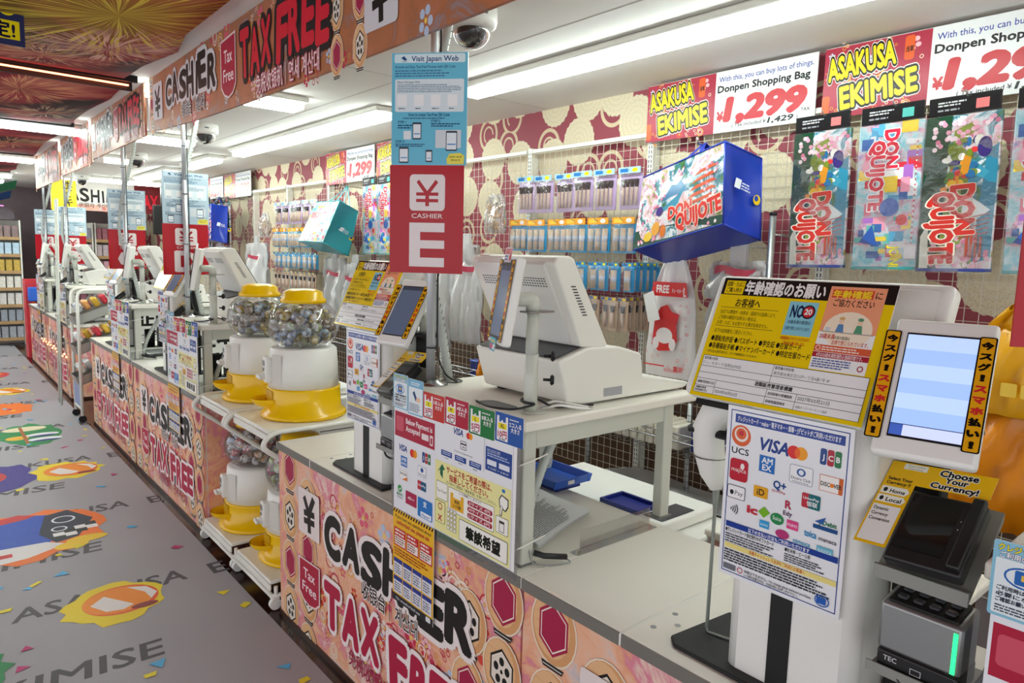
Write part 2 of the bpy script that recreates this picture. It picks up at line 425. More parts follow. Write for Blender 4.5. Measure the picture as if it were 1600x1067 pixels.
def fireworks():
    m = bpy.data.materials.new('fireworks_fabric'); nt, N, L, B = nodes_of(m)
    tc = N.new('ShaderNodeTexCoord'); 
    nz = N.new('ShaderNodeTexNoise'); nz.inputs['Scale'].default_value = 1.3; nz.inputs['Detail'].default_value = 6; nz.inputs['Distortion'].default_value = 1.2
    L.new(tc.outputs['Object'], nz.inputs['Vector'])
    cr = N.new('ShaderNodeValToRGB'); e = cr.color_ramp.elements
    e[0].position = 0.36; e[0].color = lin('#120a0c')+(1,); e[1].position = 0.66; e[1].color = lin('#c26a5a')+(1,)
    for p, c in ((0.44, '#3a1016'), (0.51, '#86182a'), (0.58, '#a02c34')):
        q = e.new(p); q.color = lin(c)+(1,)
    L.new(nz.outputs['Fac'], cr.inputs[0]); col = cr.outputs[0]
    sp = N.new('ShaderNodeSeparateXYZ'); L.new(tc.outputs['Object'], sp.inputs[0])
    wob = N.new('ShaderNodeTexNoise'); wob.inputs['Scale'].default_value = 2.2; L.new(tc.outputs['Object'], wob.inputs['Vector'])
    # single firework bursts printed at their own places on the cloth: centre, radius, colours, streak count
    for k, (cx, cy, R, c1, c2, nk, dens) in enumerate(((-0.50, 3.02, 1.05, '#f6e04c', '#c8622c', 30, 0.46), (-0.42, 3.62, 0.50, '#f8c8b8', '#b05048', 17, 0.44), (-0.62, 3.95, 0.42, '#f0c090', '#98402c', 15, 0.47),
            (-1.6, 3.2, 0.9, '#f0b0a0', '#a83c3c', 22, 0.48), (-0.62, 4.95, 0.52, '#f0b080', '#7c3020', 17, 0.46), (-0.40, 5.75, 0.45, '#f0c8a0', '#60302c', 16, 0.47), (-1.15, 5.4, 0.7, '#e0a080', '#803828', 20, 0.48), (-0.45, 7.7, 0.6, '#f0b080', '#803828', 18, 0.47), (-1.0, 1.4, 0.9, '#f0b0a0', '#a83c3c', 24, 0.47), (-1.3, 8.3, 0.8, '#f0c0a0', '#703028', 18, 0.47))):
        dx = mnode(N, L, 'ADD', mnode(N, L, 'SUBTRACT', sp.outputs['X'], cx), mnode(N, L, 'MULTIPLY', wob.outputs['Fac'], 0.05)); dy = mnode(N, L, 'SUBTRACT', sp.outputs['Y'], cy)
        r = mnode(N, L, 'SQRT', mnode(N, L, 'ADD', mnode(N, L, 'MULTIPLY', dx, dx), mnode(N, L, 'MULTIPLY', dy, dy))); th = mnode(N, L, 'ARCTAN2', dy, dx)
        cb = N.new('ShaderNodeCombineXYZ'); L.new(mnode(N, L, 'MULTIPLY', mnode(N, L, 'COSINE', th), float(nk)), cb.inputs[0]); L.new(mnode(N, L, 'MULTIPLY', mnode(N, L, 'SINE', th), float(nk)), cb.inputs[1]); L.new(mnode(N, L, 'MULTIPLY_ADD', r, 3.0/R, k*7.3), cb.inputs[2])
        n2 = N.new('ShaderNodeTexNoise'); n2.inputs['Scale'].default_value = 1; n2.inputs['Detail'].default_value = 1; L.new(cb.outputs[0], n2.inputs['Vector'])
        st = N.new('ShaderNodeMapRange'); st.inputs['From Min'].default_value = dens+0.05; st.inputs['From Max'].default_value = dens+0.13; L.new(n2.outputs['Fac'], st.inputs['Value'])
        fo = N.new('ShaderNodeMapRange'); fo.inputs['From Min'].default_value = R; fo.inputs['From Max'].default_value = R*0.45; L.new(r, fo.inputs['Value'])
        core = N.new('ShaderNodeMapRange'); core.inputs['From Min'].default_value = R*(0.62 if k == 0 else 0.3); core.inputs['From Max'].default_value = 0.0; L.new(r, core.inputs['Value'])
        halo = mnode(N, L, 'MULTIPLY', core.outputs[0], 0.6 if k == 0 else 0.22)
        col = mixc(N, L, halo, col, lin('#d09c20' if k == 0 else c2))
        col = mixc(N, L, mnode(N, L, 'MULTIPLY', mnode(N, L, 'MULTIPLY', st.outputs[0], fo.outputs[0]), 0.8), col, mixc(N, L, fo.outputs[0], lin(c2), lin(c1)))
    L.new(col, B.inputs['Base Color']); B.inputs['Roughness'].default_value = 0.85
    MATS['fireworks'] = m
fireworks()
def blotchy(name, cols, scale, rough, seed=0.0, coord='Object'):
    m = bpy.data.materials.new(name); nt, N, L, B = nodes_of(m)
    tc = N.new('ShaderNodeTexCoord'); mp = N.new('ShaderNodeMapping'); mp.inputs['Location'].default_value = (seed, seed*2, seed*3)
    L.new(tc.outputs[coord], mp.inputs[0])
    nz = N.new('ShaderNodeTexNoise'); nz.inputs['Scale'].default_value = scale; nz.inputs['Detail'].default_value = 8; nz.inputs['Roughness'].default_value = 0.65; nz.inputs['Distortion'].default_value = 0.8
    L.new(mp.outputs[0], nz.inputs['Vector'])
    cr = N.new('ShaderNodeValToRGB'); e = cr.color_ramp.elements; n = len(cols)
    e[0].position = 0.3; e[0].color = lin(cols[0])+(1,); e[1].position = 0.7; e[1].color = lin(cols[-1])+(1,)
    for i, c in enumerate(cols[1:-1]):
        q = e.new(0.3+0.4*(i+1)/(n-1)); q.color = lin(c)+(1,)
    L.new(nz.outputs['Fac'], cr.inputs[0]); L.new(cr.outputs[0], B.inputs['Base Color']); B.inputs['Roughness'].default_value = rough
    MATS[name] = m; return m
blotchy('counter_art', ['#a8c0d8', '#e8c8b8', '#f2bc9c', '#ecaa84', '#e2849a', '#f4dcc8', '#cc5474'], 5.5, 0.28)
blotchy('banner_art', ['#a8584e', '#b87458', '#b87048', '#a86844', '#988484', '#b04c3c'], 5.0, 0.45, 3.0)  # palette darkened to carry the dimmer light on the aisle side
blotchy('sakura_art', ['#1c5a40', '#4a7a38', '#2f7c98', '#e8eef0', '#e8b8c8', '#98a848', '#23506a'], 9.0, 0.12, 6.0)
blotchy('city_art', ['#4aa8c8', '#7cc4d8', '#9cccd8', '#c8d8e0', '#e0a8bc', '#a08cc0', '#4aa8c4'], 13.0, 0.12, 9.0)
blotchy('far_goods_art', ['#302030', '#a04050', '#e0d0d0', '#c87890', '#f0f0f0', '#8090a8', '#d8b050'], 9.0, 0.5, 2.0)
clear_mat('clear_globe', refl=0.06, rough=0.02)
clear_mat('clear_bag', refl=0.14, rough=0.12, haze=0.22, bump=0.6)
clear_mat('clear_pack', refl=0.1, rough=0.08, haze=0.04, bump=0.4)
clear_mat('milky_plastic', refl=0.06, rough=0.35, haze=0.85, bump=0.5)
clear_mat('clear_sheet', refl=0.05, rough=0.02, haze=0.05)
M('ceiling_white', '#eae6e2', 0.8, var=0.015)
M('shell_white', '#d9d7d0', 0.7)
M('cream_top', '#efece2', 0.38, var=0.02)
M('edge_grey', '#75726a', 0.45)
M('post_grey', '#cdd0c6', 0.35, var=0.02)
M('post_dark', '#8d8f88', 0.4)
M('white_plastic', '#efefea', 0.35, var=0.015)
M('ivory_plastic', '#efeee6', 0.38, var=0.02)
M('white_paint', '#ecece4', 0.3, var=0.03)
M('black_plastic', '#17181a', 0.35)
M('dark_band', '#3e4044', 0.35)
M('matt_black', '#0d0d0f', 0.6)
M('steel', '#b8babb', 0.22, metal=1.0)
M('pole_alu', '#c4c8cc', 0.42, metal=0.6)
M('grey_steel', '#9a9c9c', 0.35, metal=0.8)
M('yellow_plastic', '#f4c400', 0.22, var=0.03)
M('blue_plastic', '#2860c8', 0.35)
M('navy_plastic', '#1c2a7c', 0.35)
M('brown_floor', '#2e130c', 0.16, var=0.3, scale=3)
M('plinth_brown', '#3a1c12', 0.35, var=0.2)
M('mat_grey', '#a3a2a8', 0.55, var=0.04, scale=3, bump=0.15, bscale=300)
M('wire_cream', '#d8d2c0', 0.4)
M('wire_steel', '#a8a8a4', 0.3, metal=0.7)
M('paper', '#eceef0', 0.6, var=0.02)
M('cable_dark', '#22252a', 0.5)
M('cable_grey', '#8e958e', 0.45)
M('conduit', '#c2c9c4', 0.35, var=0.1, scale=30)
M('wood_brown', '#9a6a3c', 0.5, var=0.15)
M('green_light', '#20e070', 0.4, emit=1.2)
lamp_mat = M('lamp_diffuser', '#f2fff8', 0.5, emit=LAMP, var=0.0)
M('led_warm', '#ff7a50', 0.5, emit=5.0, var=0.0)
M('led_pink', '#ff70e0', 0.5, emit=3.0, var=0.0)

# ------------------------------------------------------------------ the setting
YF = 14.4
def struct(name, mats, fn, mat=None):
    o = one(name, mats, None, fn, mat); o['kind'] = 'structure'; return o
struct('floor', 'brown_floor', lambda b: b.box(-4.2, 2.1, -3.2, YF+0.1, -0.1, -0.004))
struct('floor_aisle', 'mat_grey', lambda b: b.box(-4.2, -0.052, -3.2, YF, -0.004, 0.0))
struct('ceiling', 'ceiling_white', lambda b: b.box(-4.2, 2.1, -3.2, YF+0.1, 2.53, 2.62))
struct('wall_right', 'wallpaper', lambda b: b.box(1.97, 2.1, -3.2, YF+0.1, 0, 2.53))
struct('wall_far', M('far_wall_plum', '#75666a', 0.7, var=0.3, scale=5), lambda b: b.box(-4.2, 1.97, YF, YF+0.1, 0, 2.53))
def joint(b):
    b.box(0.05, 1.95, 3.36, 3.366, 2.5285, 2.53); b.box(0.9, 0.906, -1, 12, 2.5285, 2.53); b.box(0.05, 1.95, 6.96, 6.966, 2.5285, 2.53)
struct('trim_1', M('joint_grey', '#c8c2bc', 0.8), joint)

# printed stickers and words on the aisle mat
p = Pr(); p.EPS = 0.000008; p.CS = 0.000002
for k in range(9):
    y = 3.47+1.23*k
    p.text(-0.93, y, 0.13, 'ASAKUSA', '#4c4a4e', 0.02, 0.70, shear=0.15); p.text(-0.11, y-0.02, 0.13, 'E', '#4c4a4e', 0.02)
    p.text(-1.75, y, 0.13, 'EKIMISE', '#4c4a4e', 0.02, 0.62)
    p.text(-1.15, y-0.62, 0.13, 'EKIMISE', '#4c4a4e', 0.02, 0.66, shear=0.15)
    p.text(-1.95, y-0.62, 0.13, 'ASAKUSA', '#4c4a4e', 0.02, 0.65)
def blob(cx, cy, rx, ry, col, seed, n=26, j=0.16):
    r = random.Random(seed); pts = []
    for i in range(n):
        a = 2*PI*i/n; q = 1+r.uniform(-j, j*0.5); pts.append((cx+rx*q*math.cos(a), cy+ry*q*math.sin(a)))
    p.poly(pts, col)
def ball(cx, cy, s):
    blob(cx, cy, 0.235*s, 0.225*s, '#f0d818', int(cx*100+cy*10))
    p.ell(cx+0.03*s, cy+0.01*s, 0.165*s, 0.155*s, '#e8581c', 32); p.ell(cx+0.02*s, cy+0.015*s, 0.155*s, 0.14*s, '#f7931e', 32)
    p.poly([(cx-0.10*s, cy+0.02*s), (cx-0.03*s, cy+0.09*s), (cx+0.07*s, cy-0.07*s), (cx+0.02*s, cy-0.10*s), (cx-0.05*s, cy-0.08*s)], '#ece8e4')
    p.poly([(cx+0.08*s, cy+0.13*s), (cx+0.16*s, cy+0.09*s), (cx+0.19*s, cy+0.0*s), (cx+0.15*s, cy-0.06*s), (cx+0.14*s, cy+0.03*s)], '#ece8e4')
    p.ell(cx+0.11*s, cy-0.11*s, 0.06*s, 0.028*s, '#8c2420', 18)
ball(-0.555, 3.42, 0.93); ball(-0.42, 5.72, 1.0); ball(-0.5, 9.2, 1.0); ball(-1.3, 4.7, 1.0)
# orange splash with plain blue, white and checked shapes
blob(-0.80, 4.52, 0.42, 0.40, '#f47a20', 5)
p.poly([(-1.15, 4.75), (-0.75, 4.86), (-0.62, 4.80), (-0.60, 4.42), (-0.75, 4.30), (-1.15, 4.36)], '#1f4fc0')
p.poly([(-1.15, 4.78), (-0.78, 4.90), (-0.7, 4.84), (-0.75, 4.8), (-1.15, 4.72)], '#d02828')
p.poly([(-1.15, 4.40), (-0.70, 4.36), (-0.62, 4.28), (-0.8, 4.18), (-1.15, 4.14)], '#e8e8e8')
p.poly([(-0.66, 4.80), (-0.54, 4.84), (-0.44, 4.62), (-0.5, 4.48), (-0.55, 4.36), (-0.66, 4.32), (-0.72, 4.5)], '#1a1f3a')
for i in range(4):
    for j in range(2):
        p.rect(-0.66+0.055*i, 4.36+0.055*j+0.03*i, -0.605+0.055*i, 4.415+0.055*j+0.03*i, '#f0f0f0' if (i+j) % 2 else '#111118')
p.ring(-0.58, 4.68, 0.06, 0.06, 0.012, '#e8eef8'); p.ring(-0.62, 4.53, 0.04, 0.04, 0.01, '#e8eef8')
p.ell(-0.52, 4.30, 0.10, 0.05, '#f5d020'); p.ell(-0.60, 4.24, 0.08, 0.05, '#f5d020')
p.rect(-1.1, 4.24, -0.86, 4.29, '#d02828')
# green and purple stickers further down
blob(-0.50, 7.0, 0.24, 0.42, '#1d8a4a', 9); p.ell(-0.52, 7.22, 0.16, 0.09, '#e8dcb8'); p.ell(-0.42, 6.95, 0.12, 0.06, '#e6ecf4'); p.ell(-0.42, 6.78, 0.12, 0.06, '#e6ecf4')
p.ell(-0.60, 6.9, 0.08, 0.07, '#e8b030'); p.ell(-0.42, 6.9, 0.1, 0.03, '#28357a'); p.ell(-0.42, 6.73, 0.1, 0.03, '#28357a'); p.rect(-0.56, 6.65, -0.535, 7.3, '#a8622c')
blob(-0.86, 5.8, 0.26, 0.36, '#3b2b8c', 13, j=0.25); p.ell(-0.88, 5.8, 0.12, 0.15, '#c8322c'); p.ell(-0.9, 5.82, 0.07, 0.07, '#f0b030')
blob(-1.13, 3.12, 0.17, 0.22, '#1d8a4a', 15)
blob(-0.55, 8.2, 0.2, 0.3, '#f47a20', 25); blob(-0.6, 10.4, 0.25, 0.3, '#d84040', 35); p.ell(-0.6, 10.4, 0.15, 0.15, '#f0d040')
rr = random.Random(4)
for i in range(150):
    x = rr.uniform(-1.6, -0.09); y = rr.uniform(2.3, 12.0); c = rr.choice(['#eadb2a', '#eadb2a', '#58b8e8', '#58b8e8', '#c01f74'])
    if any(math.hypot((x-a_)/0.27, (y-b_)/0.3) < 1 for a_, b_ in ((-0.555, 3.42), (-0.42, 5.72), (-0.8, 4.5), (-0.7, 4.5), (-0.5, 7.0), (-0.86, 5.8), (-0.5, 9.2))): continue
    a = rr.uniform(0, PI); w = rr.uniform(0.018, 0.035); h = rr.uniform(0.012, 0.022)
    q = [(-w, -h), (w, -h*0.6), (w*0.8, h), (-w*0.7, h*0.9)] if rr.random() < 0.7 else [(-w, -h), (w, -h), (0, h*1.8)]
    p.poly([(x+qx*math.cos(a)-qy*math.sin(a), y+qx*math.sin(a)+qy*math.cos(a)) for qx, qy in q], c)
o = p.build('floor_printing', 'print_matte', None, Matrix.Translation((0, 0, 0.0004))); o['kind'] = 'structure'

# ------------------------------------------------------------------ printed fabric under the aisle ceiling
def fabric(y0, y1, seed, label):
    def fn(u, v):
        x = -4.1+u*(4.1-0.13)
        if u > 0.999: x -= 0.02+0.13*abs(math.sin(v*3.1+seed))*(1 if y1 < 4.6 else 0.35)
        y = y0+0.014+v*(y1-y0-0.03)
        z = 2.505-0.075*math.sin(PI*v)**0.8*(1-u**14)-0.018*math.sin(9*u+seed)*math.sin(PI*v)
        return (x, y, z)
    t = thing('printed_fabric', label, 'fabric', group='fabric panels under the aisle ceiling')
    b = MB(); b.grid(fn, 40, 16); b.build('cloth', 'fireworks', t)
    b = MB(); b.box(-4.1, -0.16, y1-0.012, y1+0.012, 2.495, 2.53); b.build('batten', 'matt_black', t)
fabric(-2.0, 2.0, 0.4, 'red firework fabric panel closest overhead, above the top left corner')
fabric(2.0, 4.42, 1.0, 'firework fabric panel with the big yellow burst overhead')
fabric(4.54, 6.45, 2.1, 'dark firework fabric panel between glowing strip and first aisle tube')
fabric(6.75, 8.9, 3.3, 'dark firework fabric panel just beyond the first aisle ceiling tube')
fabric(9.6, 11.2, 4.3, 'small firework fabric panel far down the aisle')
t = thing('glowing_strip', 'orange glowing light strip crossing between the two near fabric panels', 'light')
one('led_strip', 'led_warm', t, lambda b: b.tube([(-4.0, 4.30, 2.47), (-2.0, 4.33, 2.462), (-1.0, 4.36, 2.468), (-0.2, 4.44, 2.48)], 0.005, 6))
one('strip_rail', 'matt_black', t, lambda b: b.box(-4.0, -0.18, 4.45, 4.475, 2.455, 2.53))

# ------------------------------------------------------------------ ceiling lamps
def tube_light(x0, x1, y0, y1, label, group):
    t = thing('ceiling_light', label, 'light', ((x0+x1)/2, (y0+y1)/2, 2.53), group=group)
    w, l = (x1-x0)/2, (y1-y0)/2; w2, l2 = w-(0.03 if w < l else 0.02), l-(0.03 if l < w else 0.02)
    one('housing', 'white_paint', t, lambda b: b.box(-w, w, -l, l, -0.035, -0.001, 0.008, 1))
    one('diffuser', 'lamp_diffuser', t, lambda b: b.box(-w2, w2, -l2, l2, -0.075, -0.034, 0.015, 2))
    return t
LT = 'ceiling tubes above the counters'
tube_light(1.16, 1.31, 0.75, 3.22, 'long white ceiling tube passing over the near cash register', LT)
tube_light(1.12, 1.30, 4.05, 6.82, 'long white ceiling tube between the near and far register groups', LT)
tube_light(1.12, 1.30, 7.4, 8.4, 'short far ceiling tube over the third station', LT)
tube_light(1.12, 1.30, 9.0, 10.6, 'ceiling tube furthest down the counter row', LT)
tube_light(0.12, 0.74, 4.18, 4.40, 'white cross tube hidden partly by the long cashier fascia', LT)
tube_light(0.12, 0.74, 6.38, 6.60, 'white cross tube behind the second fascia board', LT)
tube_light(0.12, 0.74, 8.3, 8.5, 'third white cross tube behind the fascia boards', LT)
tube_light(1.14, 1.32, -2.4, -0.2, 'ceiling tube above and behind the viewer', LT)
LA = 'ceiling tubes across the aisle'
tube_light(-2.3, -0.02, 6.50, 6.68, 'bright tube crossing the aisle ceiling beyond the fabric', LA)
tube_light(-2.3, -0.1, 9.15, 9.35, 'second bright tube crossing the aisle ceiling', LA)
tube_light(-1.6, -0.1, 11.5, 11.7, 'third tube crossing the aisle ceiling far away', LA)
tube_light(-1.6, -0.1, 12.6, 12.8, 'furthest tube across the aisle ceiling', LA)
tube_light(0.2, 1.6, 11.0, 11.2, 'cross tube before the far cashier banner', LA)

# ------------------------------------------------------------------ fascia boards with lettering
def hexa(p, cx, cy, r, sy, ring, fill, kind):
    def h(q): return [(cx+q*math.cos(PI/2+i*PI/3), cy+q*sy*math.sin(PI/2+i*PI/3)) for i in range(6)]
    p.poly(h(r), ring); p.poly(h(r*0.88), '#f2e6d8'); p.poly(h(r*0.82), fill)
    if kind == 'plum':
        for i in range(5):
            a = PI/2+i*2*PI/5; p.ell(cx+r*0.44*math.cos(a), cy+r*0.44*sy*math.sin(a), r*0.19, r*0.19*sy, '#15130f', 10)
        p.ell(cx, cy, r*0.1, r*0.1*sy, '#15130f', 8)
def barrel(p, cx, cy, w, h, kind):
    p.ell(cx, cy, w/2*1.06, h/2*1.05, '#efe0cc', 22); p.ell(cx, cy, w/2, h/2, '#d9a06c', 22); p.ell(cx-w*0.05, cy+h*0.03, w*0.42, h*0.45, '#e8b888', 20)
    for i in range(5): p.line([(cx-w*0.42, cy+h*(0.3-0.14*i)), (cx, cy+h*(0.27-0.14*i)), (cx+w*0.42, cy+h*(0.3-0.14*i))], h*0.006, '#cf9860')
    p.poly([(cx-w*0.26, cy-h*0.50), (cx+w*0.26, cy-h*0.50), (cx+w*0.22, cy-h*0.58), (cx-w*0.22, cy-h*0.58)], '#2b2622'); p.rect(cx-w*0.22, cy-h*0.55, cx+w*0.22, cy-h*0.535, '#d8d4cc')
    if kind == 'red': hexa(p, cx, cy, w*0.38, 1.25, '#a81e48', '#a81e48', None)
    else: hexa(p, cx, cy, w*0.36, 1.2, '#1a1814', '#e8ddd0', 'plum')
def yen(p, x, y, h, col, w):
    """brush-painted yen sign"""
    p.line([(x-h*0.30, y+h*0.92), (x-h*0.02, y+h*0.52)], w, col); p.line([(x+h*0.30, y+h), (x-h*0.02, y+h*0.50)], w*1.1, col)
    p.line([(x-h*0.32, y+h*0.48), (x+h*0.34, y+h*0.55)], w*0.9, col); p.line([(x-h*0.32, y+h*0.26), (x+h*0.34, y+h*0.32)], w*0.9, col); p.line([(x, y+h*0.55), (x+h*0.02, y-h*0.02)], w*1.1, col)
def flowers(p, x0, y0, x1, y1, n, seed, s=1.0):
    r = random.Random(seed)
    base = p.L; mx = base
    for i in range(n):
        mx = max(mx, p.L); p.L = base+(i % 5)*7
        x = r.uniform(x0, x1); y = r.uniform(y0, y1); q = r.uniform(0.012, 0.03)*s; k = r.random()
        if k < 0.45:
            c = r.choice(['#c8324e', '#e2607c', '#f0e4e0', '#d84838', '#b8c8e0', '#f6c0c8'])
            for j in range(5): a = 2*PI*j/5+x*9; p.ell(x+q*0.8*math.cos(a), y+q*0.8*math.sin(a), q*0.45, q*0.4, c, 7)
            p.ell(x, y, q*0.25, q*0.25, '#f2d060', 6)
        elif k < 0.7: p.ring(x, y, q*1.3, q*1.3, q*0.25, r.choice(['#f2e2d0', '#c83c50', '#f0b860']), 14); p.ring(x, y, q*0.8, q*0.8, q*0.2, '#f2e2d0', 12)
        else:
            for j in range(6): p.ring(x+r.uniform(-q, q)*1.6, y+r.uniform(-q, q)*1.6, q*0.35, q*0.35, q*0.12, r.choice(['#f6dcc4', '#e0a040', '#c84858']), 8)
    p.L = max(mx, p.L)
def shield(p, x, y, w, h):
    pts = [(x, y+h*0.95), (x+w, y+h), (x+w, y+h*0.2), (x+w*0.8, y+h*0.06), (x+w*0.5, y), (x+w*0.2, y+h*0.06), (x, y+h*0.2)]
    p.poly([(x+w/2+(a-x-w/2)*1.1, y+h/2+(b-y-h/2)*1.07) for a, b in pts], '#f0d8d8'); p.poly(pts, '#b01c3c')
    p.text(x+w*0.5, y+h*0.58, h*0.22, 'Tax', '#f4e4e8', 0.015, w*0.58, 'C'); p.text(x+w*0.5, y+h*0.26, h*0.22, 'Free', '#f4e4e8', 0.015, w*0.72, 'C')
def header_print(W, H, partial=False, seed=1):
    """fascia lettering; one repeat is 2.40 m by 0.28 m"""
    p = Pr(W/2.4, H/0.28); flowers(p, 0.0, 0.0, 2.4, 0.28, 70, seed)
    for x, k in ((0.05, 0), (2.30, 1)):
        for j in range(3): barrel(p, x, 0.03+0.11*j, 0.085, 0.10, 'red' if (j+k) % 2 else 'plum')
    p.rect(0.08, 0.05, 0.27, 0.235, '#d8d4d8', 0.015); yen(p, 0.175, 0.065, 0.15, '#16130f', 0.024)
    p.text(0.33, 0.115, 0.115, 'CASHIER', '#16120e', 0.05, 0.82, jit=0.12, out='#dcd8dc', ow=0.10)
    p.text(0.62, 0.035, 0.045, '收银台｜계산대', '#2a2220', 0.008, 0.36, out='#dcd8dc', ow=0.05)
    shield(p, 1.22, 0.04, 0.17, 0.20)
    p.text(1.45, 0.085, 0.135, 'TAX', '#d81c34', 0.045, 0.33, jit=0.08, out='#17141a', ow=0.09); p.text(1.82, 0.085, 0.145, 'FREE', '#d81c34', 0.045, 0.44, jit=0.08, out='#17141a', ow=0.09)
    p.text(1.62, 0.015, 0.045, '免税收银机｜면세 계산대', '#f0dce0', 0.012, 0.56, out='#b02040', ow=0.05)
    return p
def sag(u): return 0.078*(1-math.exp(-u/1.05))
def fascia(yfar, length, z0, z1, label, rep=1, first=2.4):
    H = z1-z0; dr = sag if rep > 1 else (lambda u: 0.0)
    t = thing('fascia_board', label, 'sign', group='cashier fascia boards above the counters', mat=f_aisle(-0.1, yfar, z0))
    us = [length*i/24 for i in range(25)]
    one('board', 'banner_art', t, lambda b: b.prism([(u, -dr(u)) for u in us]+[(length, H), (0, H)], -0.012, 0, 'z'))
    x = 0
    for k in range(rep):
        w = length if rep == 1 else min(first, length-x)
        hp = header_print(w if rep == 1 else first, H, seed=k+int(yfar*7))
        hp.V = [(a, H-(H-c)*(H+dr(a+x))/H, z) for a, c, z in hp.V]
        hp.build('printing', 'print_matte', t, Matrix.Translation((x, 0, 0.0001))); x += first
fascia(4.42, 4.8, 2.245, 2.525, 'longest cashier and tax free fascia board, nearest, hanging under the ceiling', 2)
fascia(6.15, 1.60, 2.235, 2.525, 'second cashier fascia board, beyond the white lamp post')
fascia(7.60, 1.42, 2.21, 2.525, 'third cashier fascia board, partly flared by an aisle tube')
fascia(9.35, 1.66, 2.19, 2.525, 'furthest cashier fascia board of the row')
struct('trim_2', 'ceiling_white', lambda b: (b.box(-0.085, -0.02, 4.44, 4.52, 2.25, 2.53), b.box(-0.085, -0.02, 6.155, 6.19, 2.22, 2.53), b.box(-0.085, -0.02, 7.61, 7.66, 2.2, 2.53)))
for k, y in enumerate((4.48, 6.17, 7.635)):
    t = thing('fascia_bulb', ['small glowing bulb in the first gap between fascia boards', 'small glowing bulb in the second fascia gap', 'small glowing bulb in the third fascia gap'][k], 'light', (-0.098, y, 2.49))
    one('glass', 'lamp_diffuser', t, lambda b: b.tube([(0, 0, -0.05), (0, 0, 0.0), (0, 0, 0.03)], 0.011, 10, True, 0.009))
    one('socket', 'white_paint', t, lambda b: b.cyl((0, 0, 0.03), 0.013, 0.015, 10))
# blue hanging board at the top left corner
p = Pr(); p.text(0.385, 0.02, 0.05, '定!', '#141a50', 0.02, al='R')
p2 = Pr(); p2.rect(0.2, 0.02, 0.435, 0.085, '#f2e21a'); p2.text(0.42, 0.03, 0.042, '限定!', '#10133c', 0.03, al='R'); p2.ell(0.40, 0.125, 0.026, 0.024, '#f2e21a'); p2.ell(0.33, 0.13, 0.026, 0.024, '#f2e21a')
sheet('hanging_board', 'dark blue hanging board with yellow band at top left corner', 'sign', f_cam(-1.25, 3.2, 2.31), 0.45, 0.2, p2, 0.01, '#13205c')
# security cameras
def dome(x, y, label):
    t = thing('security_camera', label, 'camera', (x, y, 2.53), group='dome cameras on the ceiling')
    one('base', 'white_plastic', t, lambda b: b.lathe([(0, -0.001), (0.098, -0.001), (0.1, -0.045), (0.094, -0.065), (0.078, -0.075), (0, -0.075)], n=32))
    one('lens_unit', 'matt_black', t, lambda b: (b.sphere((0, 0, -0.085), 0.056, 16, 12), b.cyl((0.0, -0.03, -0.13), 0.02, 0.03, 12)))
    one('dome', 'clear_globe', t, lambda b: b.lathe([(0.075*math.cos(a), -0.075-0.072*math.sin(a)) for a in [i*PI/2/10 for i in range(11)]], n=32))
    one('label_mark', M('label_grey', '#6a6a70', 0.5), t, lambda b: b.box(-0.03, 0.0, -0.1005, -0.0995, -0.04, -0.03))
dome(0.52, 2.25, 'large white dome camera beside the letter E pole')
dome(0.58, 5.7, 'white dome camera in the gap above the letter D pole')
dome(0.60, 7.95, 'white dome camera above the third banner pole')
dome(0.60, 11.0, 'small far dome camera under the furthest fascia')
# ------------------------------------------------------------------ one cash station, local y measured from its near end
class Th:
    """a thing whose geometry is written in station coordinates but whose origin sits at its base b"""
    def __init__(s, name, label, cat, b, y0, group=None):
        s.b = Vector(b); s.o = thing(name, label, cat, (b[0], b[1]+y0, b[2]), group=group)
        s.T = Matrix.Translation(-s.b)
    def one(s, name, mat, fn, parent=None): return one(name, mat, parent or s.o, fn, s.T if parent is None else None)
    def pr(s, name, p, mat, m4, parent=None): return p.build(name, mat, parent or s.o, (s.T if parent is None else Matrix.Identity(4)) @ m4)
def counter_print():
    """W 1.61, v is height above the floor"""
    p = Pr(); flowers(p, 0.40, 0.06, 1.46, 0.70, 150, 11, 1.3)
    for x, v0, ks in ((0.115, 0.687, 'rprp'), (0.295, 0.80, 'rprpp'), (1.385, 0.765, 'rprp'), (1.535, 0.687, 'rprp')):
        for j, k in enumerate(ks):
            if v0 - 0.205*j < 0.76: barrel(p, x, v0-0.205*j, 0.155, 0.185, 'red' if k == 'r' else 'plum')
    p.rect(0.215, 0.455, 0.41, 0.645, '#e9ddda', 0.012); yen(p, 0.315, 0.475, 0.15, '#1c1712', 0.028)
    p.text(0.455, 0.455, 0.15, 'CASHIER', '#1b1814', 0.06, 0.96, jit=0.10, out='#f0e6e4', ow=0.085)
    p.text(0.755, 0.388, 0.048, '收银台', '#2a2420', 0.02, 0.165, out='#f0e6e4', ow=0.05)
    p.text(0.985, 0.388, 0.048, '계산대', '#2a2420', 0.02, 0.135, out='#f0e6e4', ow=0.05); p.rect(0.948, 0.375, 0.952, 0.44, '#2a2420')
    shield(p, 0.225, 0.165, 0.18, 0.185)
    p.text(0.455, 0.175, 0.155, 'TAX', '#b01840', 0.06, 0.44, jit=0.08, out='#f4e8e8', ow=0.08)
    p.text(0.96, 0.17, 0.155, 'FREE', '#b01840', 0.06, 0.46, jit=0.08, out='#f4e8e8', ow=0.08)
    p.text(0.66, 0.085, 0.05, '免税收银机｜면세 계산대', '#9c2048', 0.018, 0.62)
    return p
def logo_visa(p, x, y, h, col='#1a3a8c'): p.text(x, y, h, 'VISA', col, 0.035, h*2.6, shear=0.22)
def logo_mc(p, x, y, r): p.ell(x, y, r, r, '#e02828'); p.ell(x+r*1.15, y, r, r, '#f5a11a'); p.ell(x+r*0.58, y, r*0.42, r*0.75, '#f2661e')
